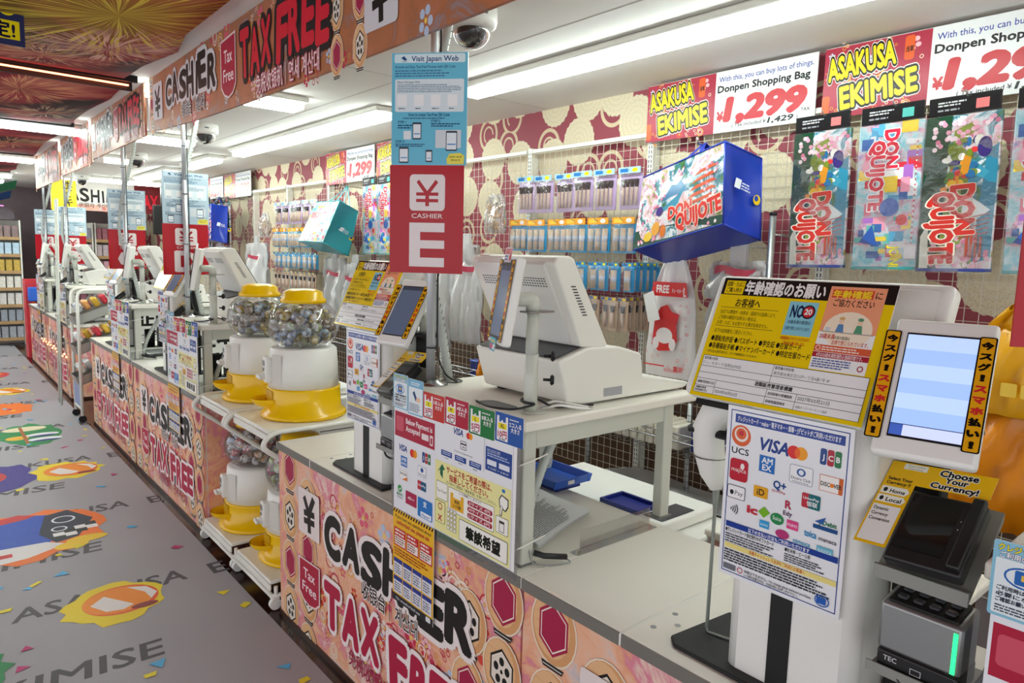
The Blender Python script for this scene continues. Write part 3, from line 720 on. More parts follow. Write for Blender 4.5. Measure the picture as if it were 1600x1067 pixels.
def logo_jcb(p, x, y, w, h):
    for i, (c, t) in enumerate((('#28488c', 'J'), ('#b02838', 'C'), ('#2a7a48', 'B'))):
        p.rect(x+i*w/3, y, x+(i+0.9)*w/3, y+h, c, h*0.12); p.text(x+(i+0.45)*w/3, y+h*0.33, h*0.32, t, '#f2f2f2', 0.03, al='C')
def pay_poster():
    """W 0.25, H 0.35: accepted payments, as read on the near kiosk"""
    p = Pr(0.25, 0.25); H = 1.4
    p.rect(0, 0, 1, H, '#eef0f4'); p.box(0.03, 0.03, 0.97, H-0.03, 0.008, '#24428c')
    p.rect(0.07, 1.27, 0.94, 1.34, '#1f3f96'); p.text(0.5, 1.288, 0.033, 'クレジットカード・majica・電子マネー・銀聯・Jデビットがご利用いただけます', '#f4f4f8', 0.02, 0.82, 'C')
    p.ell(0.13, 1.17, 0.085, 0.085, '#e06028'); p.ell(0.13, 1.18, 0.06, 0.06, '#f2e8e0'); p.ell(0.13, 1.185, 0.045, 0.045, '#e06028'); p.ell(0.13, 1.19, 0.022, 0.022, '#c81c30')
    p.text(0.055, 1.02, 0.05, 'UCS', '#1a1a20', 0.02, 0.15)
    logo_visa(p, 0.28, 1.10, 0.095); logo_mc(p, 0.57, 1.14, 0.05); logo_jcb(p, 0.77, 1.10, 0.16, 0.12)
    p.rect(0.30, 0.93, 0.43, 1.06, '#2670c0'); p.text(0.365, 1.0, 0.045, 'AM', '#f0f4fa', 0.03, al='C'); p.text(0.365, 0.945, 0.045, 'EX', '#f0f4fa', 0.03, al='C')
    p.rect(0.55, 0.91, 0.73, 1.05, '#8898b0', 0.015); p.rect(0.554, 0.914, 0.726, 1.046, '#f4f4f6', 0.012); p.ell(0.64, 1.0, 0.035, 0.03, '#2858a0'); p.ell(0.64, 1.0, 0.02, 0.02, '#e8eef8'); p.text(0.64, 0.94, 0.022, 'Diners Club', '#2a3a5a', 0.01, 0.15, 'C'); p.text(0.64, 0.918, 0.012, 'INTERNATIONAL', '#2a3a5a', 0.0, 0.13, 'C')
    p.rect(0.78, 0.91, 0.95, 1.03, '#d0642a'); p.rect(0.784, 0.914, 0.92, 1.026, '#f6f2ee'); p.text(0.79, 0.95, 0.03, 'DISCOVER', '#1c1c20', 0.03, 0.15); p.ell(0.872, 0.964, 0.016, 0.016, '#f08020')
    p.rect(0.05, 0.80, 0.21, 0.98, '#c01e34', 0.03); p.text(0.13, 0.875, 0.035, 'majica', '#f6e8e8', 0.0, 0.13, 'C'); p.ell(0.16, 0.925, 0.018, 0.025, '#f6e8e8')
    p.text(0.43, 0.83, 0.06, 'Q+', '#1f4a90', 0.03, 0.1, 'L'); p.text(0.42, 0.80, 0.018, 'QUICPay', '#c03040', 0.01, 0.11)
    p.rect(0.27, 0.72, 0.39, 0.81, '#e8a820', 0.01); p.text(0.33, 0.74, 0.05, 'iD', '#2a2418', 0.02, al='C')
    p.rect(0.66, 0.75, 0.75, 0.86, '#c03040', 0.012); p.rect(0.71, 0.75, 0.80, 0.86, '#1c6a72', 0.012); p.text(0.73, 0.815, 0.02, 'UnionPay', '#f4f4f4', 0.02, 0.12, 'C'); p.text(0.74, 0.77, 0.028, '银联', '#f4f4f4', 0.02, 0.08, 'C')
    p.rect(0.04, 0.65, 0.20, 0.76, '#303038', 0.015); p.rect(0.045, 0.655, 0.195, 0.755, '#f4f4f6', 0.012); p.text(0.11, 0.685, 0.035, 'Pay', '#202026', 0.0, 0.07); p.ell(0.082, 0.70, 0.017, 0.02, '#202026')
    p.text(0.56, 0.70, 0.06, 'R', '#b82848', 0.03, al='C'); p.text(0.56, 0.645, 0.035, 'Edy', '#4a1a50', 0.02, al='C')
    p.text(0.80, 0.66, 0.032, 'J-Debit', '#187848', 0.03, 0.13); p.rect(0.76, 0.62, 0.94, 0.65, '#20508c'); p.poly([(0.77, 0.67), (0.85, 0.72), (0.83, 0.66)], '#3060a8')
    for i in range(4): p.ring(0.07+i*0.004, 0.565, 0.02+i*0.015, 0.02+i*0.015, 0.007, '#202026', 8, -0.7, 0.7)
    p.text(0.23, 0.575, 0.06, 'ic', '#c83040', 0.05, 0.08); p.poly([(0.37, 0.66), (0.42, 0.62), (0.37, 0.57), (0.32, 0.61)], '#7ab82a'); p.ell(0.48, 0.595, 0.055, 0.045, '#2a8a50'); p.text(0.48, 0.585, 0.03, 'Suica', '#e8f4e8', 0.01, 0.07, 'C')
    p.rect(0.56, 0.55, 0.65, 0.62, '#e04888'); p.text(0.605, 0.572, 0.022, 'PASMO', '#f8e0ec', 0.02, 0.075, 'C'); p.text(0.70, 0.54, 0.05, 'toica', '#2890c8', 0.03, 0.09); p.text(0.81, 0.54, 0.03, 'manaca', '#303038', 0.01, 0.13)
    p.rect(0.34, 0.49, 0.42, 0.55, '#38a0d8'); p.text(0.38, 0.51, 0.02, 'icoca', '#e8f4fa', 0.01, 0.06, 'C'); p.ell(0.53, 0.49, 0.055, 0.035, '#b83878'); p.text(0.62, 0.46, 0.035, 'nimoca', '#3aa0c8', 0.02, 0.13); p.rect(0.80, 0.44, 0.92, 0.50, '#70b8d0'); p.text(0.86, 0.455, 0.025, 'SUGOCA', '#e8f4fa', 0.01, 0.10, 'C')
    p.rect(0.05, 0.41, 0.96, 0.455, '#1f3f96'); p.text(0.50, 0.418, 0.026, '以下の支払い方法もご利用いただけます', '#f2f2f8', 0.02, 0.5, 'C')
    p.text(0.05, 0.37, 0.028, '●クレジットカード会社発行のギフトカード', '#202028', 0.015, 0.42); p.text(0.56, 0.37, 0.026, '●お米券・ビール券', '#202028', 0.01, 0.2)
    p.bars(0.05, 0.28, 0.48, 0.36, 4, '#404450', 2); p.bars(0.56, 0.29, 0.9, 0.36, 4, '#404450', 3)
    p.rect(0.05, 0.235, 0.96, 0.275, '#f0e08a'); p.text(0.5, 0.243, 0.024, '各種キャッシュレス決済をご利用のお客様へ', '#c03828', 0.02, 0.46, 'C')
    p.bars(0.05, 0.12, 0.92, 0.228, 5, '#30343e', 5, 0.55)
    p.rect(0.05, 0.055, 0.16, 0.10, '#70747e'); p.ring(0.20, 0.078, 0.024, 0.024, 0.006, '#b83040'); p.text(0.24, 0.075, 0.02, '両替はできません。No change given without purchase.', '#282c34', 0.01, 0.55); p.text(0.24, 0.045, 0.02, 'レジ袋が必要な方は、お会計時にお申し付け下さい。', '#282c34', 0.01, 0.45)
    p.rect(0.83, 0.07, 0.90, 0.12, '#2860b8', 0.008); p.ring(0.87, 0.095, 0.055, 0.045, 0.008, '#2860b8')
    return p
def age_poster():
    """W 0.35, H 0.245: age check notice"""
    p = Pr(0.35, 0.35); H = 0.70
    p.rect(0, 0, 1, H, '#f0ce10'); p.rect(0.0, 0.60, 1, H, '#201c1a')
    p.rect(0.02, 0.605, 0.145, 0.685, '#f0ce10'); p.text(0.083, 0.652, 0.022, '酒類・たばこ', '#201c1a', 0.02, 0.115, 'C'); p.text(0.083, 0.617, 0.022, 'ご購入時の', '#201c1a', 0.02, 0.10, 'C')
    p.text(0.155, 0.615, 0.06, '年齢確認のお願い', '#f0eeea', 0.035, 0.48)
    p.text(0.20, 0.535, 0.038, 'お客様へ', '#1c1a18', 0.02, 0.16, 'C'); p.rect(0.03, 0.523, 0.40, 0.5255, '#2a2824')
    for i, t in enumerate(('当店では警察庁・財務省・国税庁の指導により、', 'ご年齢の確認が出来ない場合は、', 'お酒・たばこをお売りする事が出来ません。')): p.text(0.035, 0.488-i*0.032, 0.018, t, '#1c1a18', 0.0, (0.36, 0.25, 0.33)[i])
    p.rect(0.03, 0.412, 0.40, 0.4145, '#2a2824')
    p.text(0.035, 0.375, 0.018, '以下の証明書をご提示ください。', '#1c1a18', 0.0, 0.25)
    p.text(0.03, 0.325, 0.026, '●運転免許証 ●パスポート ●学生証 ●在留カード', '#1c1a18', 0.02, 0.56); p.text(0.03, 0.282, 0.026, '●各種福祉手帳 ●マイナンバーカード ●特定在留カード', '#1c1a18', 0.02, 0.62)
    p.text(0.03, 0.255, 0.012, '※学生証は顔写真付き、且つ年齢確認のできるもの', '#2c2a26', 0.0, 0.32)
    p.rect(0.455, 0.40, 0.62, 0.585, '#8ac8d8'); p.text(0.475, 0.50, 0.065, 'NO', '#1c2850', 0.04, 0.07, 'L'); p.ell(0.573, 0.532, 0.038, 0.038, '#1c2430'); p.ell(0.573, 0.532, 0.030, 0.030, '#c83038'); p.text(0.573, 0.518, 0.03, '20', '#f4f4f4', 0.03, al='C')
    p.text(0.537, 0.465, 0.015, '20歳未満の飲酒は', '#1c2850', 0.01, 0.13, 'C'); p.text(0.537, 0.43, 0.015, '法律で禁じられています。', '#1c2850', 0.01, 0.145, 'C')
    p.text(0.54, 0.375, 0.014, '年齢確認をさせていただきます。', '#d04020', 0.015, 0.17, 'C'); p.text(0.54, 0.35, 0.014, 'ご協力をお願い致します。', '#d04020', 0.015, 0.13, 'C')
    p.rect(0.66, 0.24, 0.95, 0.68, '#f0f0ee'); p.rect(0.66, 0.44, 0.95, 0.68, '#f0a078'); p.rect(0.675, 0.62, 0.89, 0.665, '#d85038'); p.text(0.78, 0.625, 0.03, '年齢確認', '#f8d830', 0.03, 0.2, 'C'); p.text(0.90, 0.625, 0.03, 'に', '#2a2420', 0.02)
    p.text(0.80, 0.578, 0.03, 'ご協力ください', '#2a2420', 0.02, 0.21, 'C'); p.ell(0.805, 0.455, 0.125, 0.095, '#f4e4cc', 24)
    for cx, c in ((0.765, '#5a88b8'), (0.86, '#5a9a78')): p.ell(cx, 0.50, 0.014, 0.017, '#f0d0b0'); p.ell(cx, 0.513, 0.015, 0.009, c if c != '#5a88b8' else '#d8b070'); p.poly([(cx-0.022, 0.44), (cx+0.022, 0.44), (cx+0.013, 0.483), (cx-0.013, 0.483)], c)
    p.rect(0.67, 0.437, 0.94, 0.442, '#a8a090'); p.rect(0.805, 0.443, 0.825, 0.468, '#f0ead8'); p.rect(0.69, 0.443, 0.715, 0.462, '#c8d0d8')
    p.text(0.67, 0.405, 0.02, '20歳未満', '#c83830', 0.02, 0.08); p.text(0.75, 0.405, 0.014, 'の者の飲酒は', '#2a2420', 0.005, 0.08); p.text(0.74, 0.378, 0.018, '法律で禁じられています。', '#c83830', 0.01, 0.19)
    p.rect(0.66, 0.335, 0.95, 0.37, '#d8603c'); p.ring(0.68, 0.353, 0.013, 0.013, 0.003, '#f4f0ec'); p.bars(0.70, 0.34, 0.93, 0.365, 2, '#f4e4dc', 3); p.rect(0.66, 0.305, 0.95, 0.332, '#a82838'); p.text(0.80, 0.31, 0.016, '4月は20歳未満飲酒防止強調月間です。', '#f6e8e8', 0.01, 0.24, 'C')
    p.bars(0.67, 0.25, 0.88, 0.30, 4, '#5060a0', 6); p.ring(0.92, 0.27, 0.015, 0.015, 0.005, '#a82838')
    p.rect(0.02, 0.02, 0.98, 0.235, '#f0f0f0')
    for x0, y0, x1, y1 in ((0.02, 0.02, 0.98, 0.022), (0.02, 0.10, 0.98, 0.1025), (0.02, 0.135, 0.98, 0.1375), (0.02, 0.172, 0.98, 0.1745), (0.02, 0.233, 0.98, 0.2355), (0.02, 0.06, 0.98, 0.0625), (0.02, 0.02, 0.0225, 0.235), (0.9775, 0.02, 0.98, 0.235), (0.47, 0.135, 0.4725, 0.235), (0.15, 0.02, 0.1525, 0.10), (0.47, 0.02, 0.4725, 0.10), (0.64, 0.02, 0.6425, 0.10)): p.rect(x0, y0, x1, y1, '#2c2c30'); p.L -= 1
    p.L += 1
    p.text(0.03, 0.212, 0.013, '販売場の名称:', '#202024', 0.02, 0.09); p.text(0.03, 0.183, 0.016, 'ドン・キホーテ浅草EKIMISE', '#505058', 0.0, 0.25); p.text(0.48, 0.212, 0.013, '販売場の所在地:', '#202024', 0.02, 0.11); p.text(0.48, 0.183, 0.014, '東京都台東区花川戸一丁目4番1号 4F', '#505058', 0.0, 0.31)
    p.text(0.50, 0.110, 0.018, '酒類販売管理者標識', '#202024', 0.03, 0.22, 'C'); p.text(0.03, 0.075, 0.012, '酒類販売管理者の氏名', '#202024', 0.02, 0.115)
    p.text(0.03, 0.044, 0.010, '酒類販売管理', '#202024', 0.02, 0.07); p.text(0.03, 0.028, 0.010, '研修受講年月日', '#202024', 0.02, 0.08)
    p.text(0.16, 0.033, 0.016, '2024年03月22日', '#303034', 0.0, 0.145); p.text(0.48, 0.074, 0.012, '次回研修の受講期限', '#202024', 0.02, 0.14); p.text(0.65, 0.073, 0.017, '2027年03月21日', '#303034', 0.0, 0.17); p.text(0.48, 0.033, 0.012, '研修実施団体名', '#202024', 0.02, 0.11); p.text(0.65, 0.033, 0.010, '全国スーパーマーケット協会', '#505058', 0.0, 0.17)
    return p
def now_pay_strip(w, h):
    p = Pr(); p.rect(0, 0, w, h, '#151412', w*0.15); p.rect(w*0.09, w*0.09, w-w*0.09, h-w*0.09, '#e8a818', w*0.1)
    s = '今スグ！スマホ払い！'; n = len(s)
    for i, c in enumerate(s): p.text(w/2, h-w*0.28-(i+0.75)*(h-w*0.4)/n, w*0.40, c, '#d02c30' if c in 'スマホ' and i > 3 else '#15130f', 0.07, w*(0.14 if c == '！' else 0.62), 'C')
    return p
def service_sheet():
    """right front sheet of the desk, W 0.36, H 0.355: notices and the yellow pointing sheet"""
    p = Pr(0.36, 0.36); H = 0.99
    p.rect(0, 0, 1, H, '#eef0f4'); p.box(0.0, 0.0, 1, H, 0.003, '#9aa0ac')
    logo_visa(p, 0.26, 0.865, 0.05); logo_mc(p, 0.46, 0.885, 0.026); p.rect(0.36, 0.76, 0.44, 0.83, '#303038', 0.01); p.rect(0.365, 0.765, 0.435, 0.825, '#f2f2f4', 0.008); p.rect(0.365, 0.80, 0.435, 0.812, '#303038'); p.text(0.40, 0.773, 0.018, 'CARD', '#303038', 0.02, 0.05, 'C')
    p.text(0.40, 0.725, 0.014, 'Credit card payment only', '#404450', 0.0, 0.24, 'C')
    for i in range(3): p.rect(0.10+0.19*i, 0.655, 0.25+0.19*i, 0.70, '#2a4a94'); p.bars(0.12+0.19*i, 0.665, 0.24+0.19*i, 0.695, 2, '#c8d4ec', i); p.text(0.175+0.19*i, 0.635, 0.012, ('¥10,000', '$66.67', '$66.00')[i], '#404450', 0, 0.05, 'C')
    p.rect(0.66, 0.655, 0.665, H, '#b0b4bc'); p.rect(0.68, 0.68, 0.985, 0.86, '#2a4a94'); p.text(0.70, 0.825, 0.020, 'DCC は DCC 支付', '#dfe6f4', 0.01, 0.15); p.bars(0.70, 0.785, 0.96, 0.82, 2, '#b8c8e8', 5); p.rect(0.70, 0.725, 0.81, 0.765, '#e4eaf4'); p.rect(0.84, 0.725, 0.96, 0.765, '#e4eaf4'); p.text(0.71, 0.695, 0.015, '¥ 15,000  =  $185.00', '#dfe6f4', 0, 0.24)
    p.rect(0.02, 0.01, 0.985, 0.60, '#f2eda6'); p.text(0.18, 0.53, 0.042, 'サービスをご希望の際は、', '#b03828', 0.035, 0.58); p.text(0.22, 0.47, 0.042, '指差ししてください。', '#b03828', 0.035, 0.50); p.text(0.18, 0.435, 0.020, 'その他のご要望は「筆談希望」を指してください。', '#403830', 0.005, 0.64)
    p.poly([(0.05, 0.50), (0.12, 0.58), (0.16, 0.54), (0.13, 0.53), (0.13, 0.46), (0.09, 0.49), (0.09, 0.53)], '#2a6a48'); p.ell(0.90, 0.57, 0.02, 0.014, '#2878b8')
    def cell(x0, y0, x1, y1, c='#f8f6ee'): p.rect(x0, y0, x1, y1, '#5a5850', 0.012); p.rect(x0+0.004, y0+0.004, x1-0.004, y1-0.004, c, 0.01)
    cell(0.04, 0.28, 0.20, 0.43); p.text(0.12, 0.34, 0.026, 'Tax Free??', '#50504c', 0.0, 0.14, 'C')
    cell(0.21, 0.22, 0.80, 0.42); p.poly([(0.24, 0.25), (0.42, 0.25), (0.42, 0.38), (0.38, 0.38), (0.38, 0.345), (0.28, 0.345), (0.28, 0.38), (0.24, 0.38)], '#eab028'); p.text(0.33, 0.305, 0.022, '有料', '#30281c', 0.03, 0.07, 'C'); p.text(0.33, 0.27, 0.022, 'レジ袋', '#30281c', 0.03, 0.10, 'C')
    p.text(0.50, 0.395, 0.014, 'レジ袋購入しますか？', '#403830', 0.01, 0.28, 'C')
    for i, (a, c) in enumerate((('Sサイズ', '4円'), ('Mサイズ', '5円'), ('Lサイズ', '6円'))): p.rect(0.47, 0.34-0.05*i, 0.78, 0.38-0.05*i, '#a82840', 0.018); p.text(0.49, 0.348-0.05*i, 0.022, a+' '+c, '#f8ecec', 0.015, 0.26)
    p.poly([(0.86, 0.44), (0.93, 0.42), (0.96, 0.46), (0.96, 0.52), (0.88, 0.54), (0.85, 0.50)], '#303030'); p.poly([(0.868, 0.447), (0.925, 0.43), (0.95, 0.465), (0.95, 0.512), (0.885, 0.53), (0.86, 0.5)], '#faf8f0'); p.poly([(0.86, 0.38), (0.885, 0.375), (0.90, 0.45), (0.875, 0.46)], '#303030'); p.poly([(0.866, 0.386), (0.88, 0.383), (0.894, 0.45), (0.878, 0.455)], '#faf8f0')
    cell(0.82, 0.24, 0.965, 0.37); p.rect(0.86, 0.255, 0.92, 0.34, '#40403c'); p.rect(0.866, 0.26, 0.914, 0.32, '#f4f2ea')
    p.ring(0.10, 0.22, 0.035, 0.035, 0.01, '#b82c3c'); p.line([(0.075, 0.15), (0.125, 0.10)], 0.012, '#b82c3c'); p.line([(0.075, 0.10), (0.125, 0.15)], 0.012, '#b82c3c')
    cell(0.03, 0.08, 0.17, 0.265, '#f2eda6'); p.ring(0.10, 0.22, 0.03, 0.03, 0.009, '#b82c3c'); p.line([(0.075, 0.15), (0.125, 0.10)], 0.012, '#b82c3c'); p.line([(0.075, 0.10), (0.125, 0.15)], 0.012, '#b82c3c')
    for i in range(3):
        for j in range(5): p.rect(0.20+0.045*i, 0.06+0.038*j, 0.235+0.045*i, 0.09+0.038*j, '#505048', 0.004); p.rect(0.203+0.045*i, 0.063+0.038*j, 0.232+0.045*i, 0.087+0.038*j, '#f4f2ea', 0.003)
    cell(0.37, 0.03, 0.965, 0.20); p.text(0.67, 0.075, 0.075, '筆談希望', '#181610', 0.05, 0.42, 'C')
    return p
def accepted_sheet():
    """left front sheet of the desk, W 0.235, H 0.33"""
    p = Pr(0.235, 0.235); H = 1.40
    p.rect(0, 0, 1, H, '#eceef4'); p.rect(0.02, 1.02, 0.98, 1.36, '#b22440'); p.rect(0.05, 1.10, 0.24, 1.30, '#d2566a', 0.03)
    p.text(0.30, 1.23, 0.072, 'Below Payment is', '#f4e8ea', 0.03, 0.62); p.text(0.30, 1.13, 0.072, 'Accepted', '#f4e8ea', 0.03, 0.34); p.rect(0.68, 1.10, 0.84, 1.18, '#f0e4e6', 0.01); p.rect(0.87, 1.06, 0.94, 1.19, '#f0e4e6', 0.01); p.rect(0.885, 1.08, 0.925, 1.16, '#b22440')
    logo_visa(p, 0.12, 0.84, 0.08); logo_mc(p, 0.46, 0.86, 0.055); logo_jcb(p, 0.70, 0.80, 0.20, 0.14)
    p.rect(0.18, 0.63, 0.34, 0.77, '#2670c0'); p.text(0.26, 0.705, 0.045, 'AMER', '#f0f4fa', 0.02, 0.13, 'C'); p.text(0.26, 0.65, 0.035, 'EXPRESS', '#f0f4fa', 0.02, 0.14, 'C')
    p.rect(0.60, 0.60, 0.80, 0.74, '#8898b0', 0.015); p.rect(0.606, 0.606, 0.794, 0.734, '#f4f4f6', 0.012); p.ell(0.70, 0.69, 0.035, 0.03, '#2858a0'); p.text(0.70, 0.62, 0.025, 'Diners Club', '#2a3a5a', 0.01, 0.16, 'C')
    p.rect(0.15, 0.44, 0.35, 0.57, '#c8c8cc'); p.rect(0.155, 0.445, 0.345, 0.565, '#f6f4f0'); p.poly([(0.22, 0.445), (0.345, 0.445), (0.345, 0.50)], '#e87828'); p.text(0.25, 0.51, 0.03, 'DISCOVER', '#202024', 0.02, 0.17, 'C')
    p.rect(0.60, 0.42, 0.70, 0.54, '#c03040', 0.012); p.rect(0.68, 0.42, 0.80, 0.54, '#1c5a82', 0.012); p.text(0.70, 0.47, 0.03, 'UnionPay', '#f4f4f4', 0.02, 0.17, 'C')
    p.ell(0.16, 0.30, 0.055, 0.05, '#38a050'); p.line([(0.13, 0.30), (0.155, 0.28), (0.195, 0.32)], 0.012, '#f4f4f4'); p.text(0.16, 0.20, 0.035, '微信支付', '#389050', 0.01, 0.16, 'C'); p.text(0.16, 0.165, 0.022, 'WeChat Pay', '#404048', 0.0, 0.14, 'C')
    p.rect(0.31, 0.14, 0.58, 0.32, '#b02850', 0.01); p.text(0.445, 0.22, 0.03, 'd払い', '#f6e4ea', 0.03, 0.16, 'C')
    p.rect(0.61, 0.06, 0.95, 0.32, '#2878c8', 0.02); p.text(0.78, 0.22, 0.06, '支', '#f0f6fc', 0.03, al='C'); p.rect(0.68, 0.07, 0.93, 0.14, '#f4f6fa', 0.01); p.text(0.80, 0.085, 0.035, 'Alipay+', '#2068b8', 0.02, 0.2, 'C')
    return p
def bag_card(col, size, price, use):
    """bag price card, W 0.105, H 0.075"""
    p = Pr(0.105, 0.105); H = 0.68; p.rect(0, 0, 1, H, col, 0.03)
    p.poly([(0.06, 0.04), (0.46, 0.04), (0.46, 0.60), (0.38, 0.60), (0.38, 0.47), (0.28, 0.47), (0.28, 0.51), (0.22, 0.51), (0.22, 0.47), (0.14, 0.47), (0.14, 0.60), (0.06, 0.60)], '#f2f0f2')
    p.rect(0.11, 0.31, 0.41, 0.44, '#f2e018', 0.02); p.text(0.26, 0.335, 0.085, size, '#1c1a18', 0.03, al='C'); p.text(0.26, 0.12, 0.13, price, '#b82048', 0.03, 0.32, 'C'); p.text(0.26, 0.055, 0.035, '税込価格', '#202024', 0.02, 0.22, 'C')
    p.bars(0.52, 0.55, 0.92, 0.60, 1, '#f0e8ec', 3); p.text(0.72, 0.42, 0.085, use, '#f6f2f4', 0.025, 0.42, 'C'); p.text(0.72, 0.30, 0.085, '大きさ', '#f6f2f4', 0.025, 0.30, 'C'); return p
def info_card(col, seed):
    """W 0.085, H 0.11"""
    p = Pr(0.085, 0.085); H = 1.29; p.rect(0, 0, 1, H, col, 0.05); p.rect(0.05, 0.05, 0.95, 1.0, '#e8f2f6', 0.03)
    if seed == 1:
        p.text(0.5, 1.14, 0.09, 'クレジットカード', '#f0e020', 0.04, 0.86, 'C', out='#1a3060', ow=0.05); p.text(0.5, 1.02, 0.08, 'ご利用のお客様へ', '#f4f4f8', 0.03, 0.80, 'C', out='#1a3060', ow=0.05)
        p.rect(0.33, 0.62, 0.62, 0.86, '#2868b8', 0.03); p.rect(0.42, 0.70, 0.54, 0.80, '#e8c048', 0.01); p.ring(0.48, 0.74, 0.30, 0.18, 0.03, '#2868b8')
        for i, t in enumerate(('ご利用時は暗証番号が', '必要になります', 'ご確認お願いいたします')): p.text(0.5, 0.47-0.10*i, 0.06, t, '#20283c', 0.03, 0.8, 'C')
        p.bars(0.1, 0.08, 0.9, 0.22, 3, '#404858', 2)
    else:
        p.bars(0.2, 1.06, 0.8, 1.2, 2, '#e8f4fa', 2); p.poly([(0.30, 0.80), (0.42, 0.88), (0.62, 0.58), (0.50, 0.52)], '#2a4a78'); p.ell(0.68, 0.58, 0.14, 0.09, '#f0c8a8'); p.bars(0.1, 0.1, 0.9, 0.42, 6, '#405878', 8)
    return p
def long_sheet():
    """long yellow and blue notice hanging on the counter front, W 0.235, H 0.31"""
    p = Pr(0.235, 0.235); H = 1.32; p.rect(0, 0, 1, H, '#f0b828'); 
    for i in range(16): p.poly([(i/16, H-0.05), ((i+0.5)/16, H-0.05), ((i+0.9)/16, H), ((i+0.4)/16, H)], '#1c1812')
    p.text(0.5, 1.20, 0.045, 'If you have any questions about', '#2a2018', 0.01, 0.88, 'C'); p.text(0.5, 1.12, 0.055, 'authorized use, please ask', '#c03028', 0.03, 0.8, 'C')
    for i in range(3): p.rect(0.03+0.32*i, 0.80, 0.33+0.32*i, 1.06, '#c83030'); p.rect(0.05+0.32*i, 0.82, 0.31+0.32*i, 0.94, '#f4e8e0'); p.bars(0.06+0.32*i, 0.95, 0.30+0.32*i, 1.05, 2, '#f8e8e0', i+2); p.bars(0.06+0.32*i, 0.83, 0.30+0.32*i, 0.93, 3, '#804038', i)
    p.bars(0.04, 0.66, 0.96, 0.78, 3, '#a84018', 9)
    for i in range(4):
        for j in range(2): p.rect(0.03+0.24*i, 0.12+0.26*j, 0.25+0.24*i, 0.36+0.26*j, '#dfe0e8'); p.rect(0.03+0.24*i, 0.30+0.26*j, 0.25+0.24*i, 0.36+0.26*j, '#2c3c90'); p.bars(0.05+0.24*i, 0.14+0.26*j, 0.23+0.24*i, 0.28+0.26*j, 4, '#60607c', i+j)
    p.rect(0, 0, 1, 0.10, '#2a2a30'); p.text(0.4, 0.03, 0.04, 'No unauthorized use', '#d8d8dc', 0.01, 0.6, 'C'); p.rect(0.84, 0.02, 0.95, 0.09, '#e4e4e8', 0.02); return p
def dcc_card():
    """L-shaped currency card, u from -0.075 to 0.165, v 0..0.215, a hole where the terminal shows"""
    p = Pr(); Y = '#f2bf14'
    p.rect(-0.078, 0.0, 0.0, 0.225, Y); p.L -= 1; p.rect(0.0, 0.168, 0.165, 0.225, Y); p.L += 1
    p.text(0.085, 0.205, 0.016, 'Choose', '#1c1c20', 0.045, 0.085, 'C', out='#f4f2ea', ow=0.07); p.text(0.085, 0.189, 0.014, 'Your', '#1c1c20', 0.045, 0.05, 'C', out='#f4f2ea', ow=0.07); p.text(0.085, 0.172, 0.014, 'Currency!', '#1c1c20', 0.045, 0.105, 'C', out='#f4f2ea', ow=0.07)
    p.rect(-0.045, 0.206, 0.012, 0.222, '#f4f2e4', 0.002); p.text(-0.016, 0.215, 0.004, 'Your home', '#3a3a38', 0, 0.04, 'C'); p.text(-0.016, 0.208, 0.004, 'Currency', '#3a3a38', 0, 0.035, 'C')
    p.text(-0.039, 0.172, 0.008, 'Select Your', '#1c1c20', 0.03, 0.06, 'C'); p.text(-0.039, 0.160, 0.008, 'Currency !!', '#1c1c20', 0.03, 0.058, 'C')
    for y, t in ((0.136, 'Home'), (0.112, 'Local')): p.poly([(-0.073, y-0.003), (-0.012, y-0.003), (-0.004, y+0.007), (-0.012, y+0.017), (-0.073, y+0.017)], '#f4f2e4'); p.text(-0.050, y+0.001, 0.010, t, '#1c1c20', 0.03, 0.036); p.ell(-0.062, y+0.007, 0.005, 0.006, '#1c1c20')
    p.rect(-0.073, 0.006, -0.006, 0.102, '#f2f0ec', 0.003)
    for i, t in enumerate(('Dynamic', 'Currency', 'Conversion')): p.text(-0.068, 0.088-0.014*i, 0.008, t, '#1c1c20', 0.03, (0.036, 0.040, 0.05)[i])
    return p

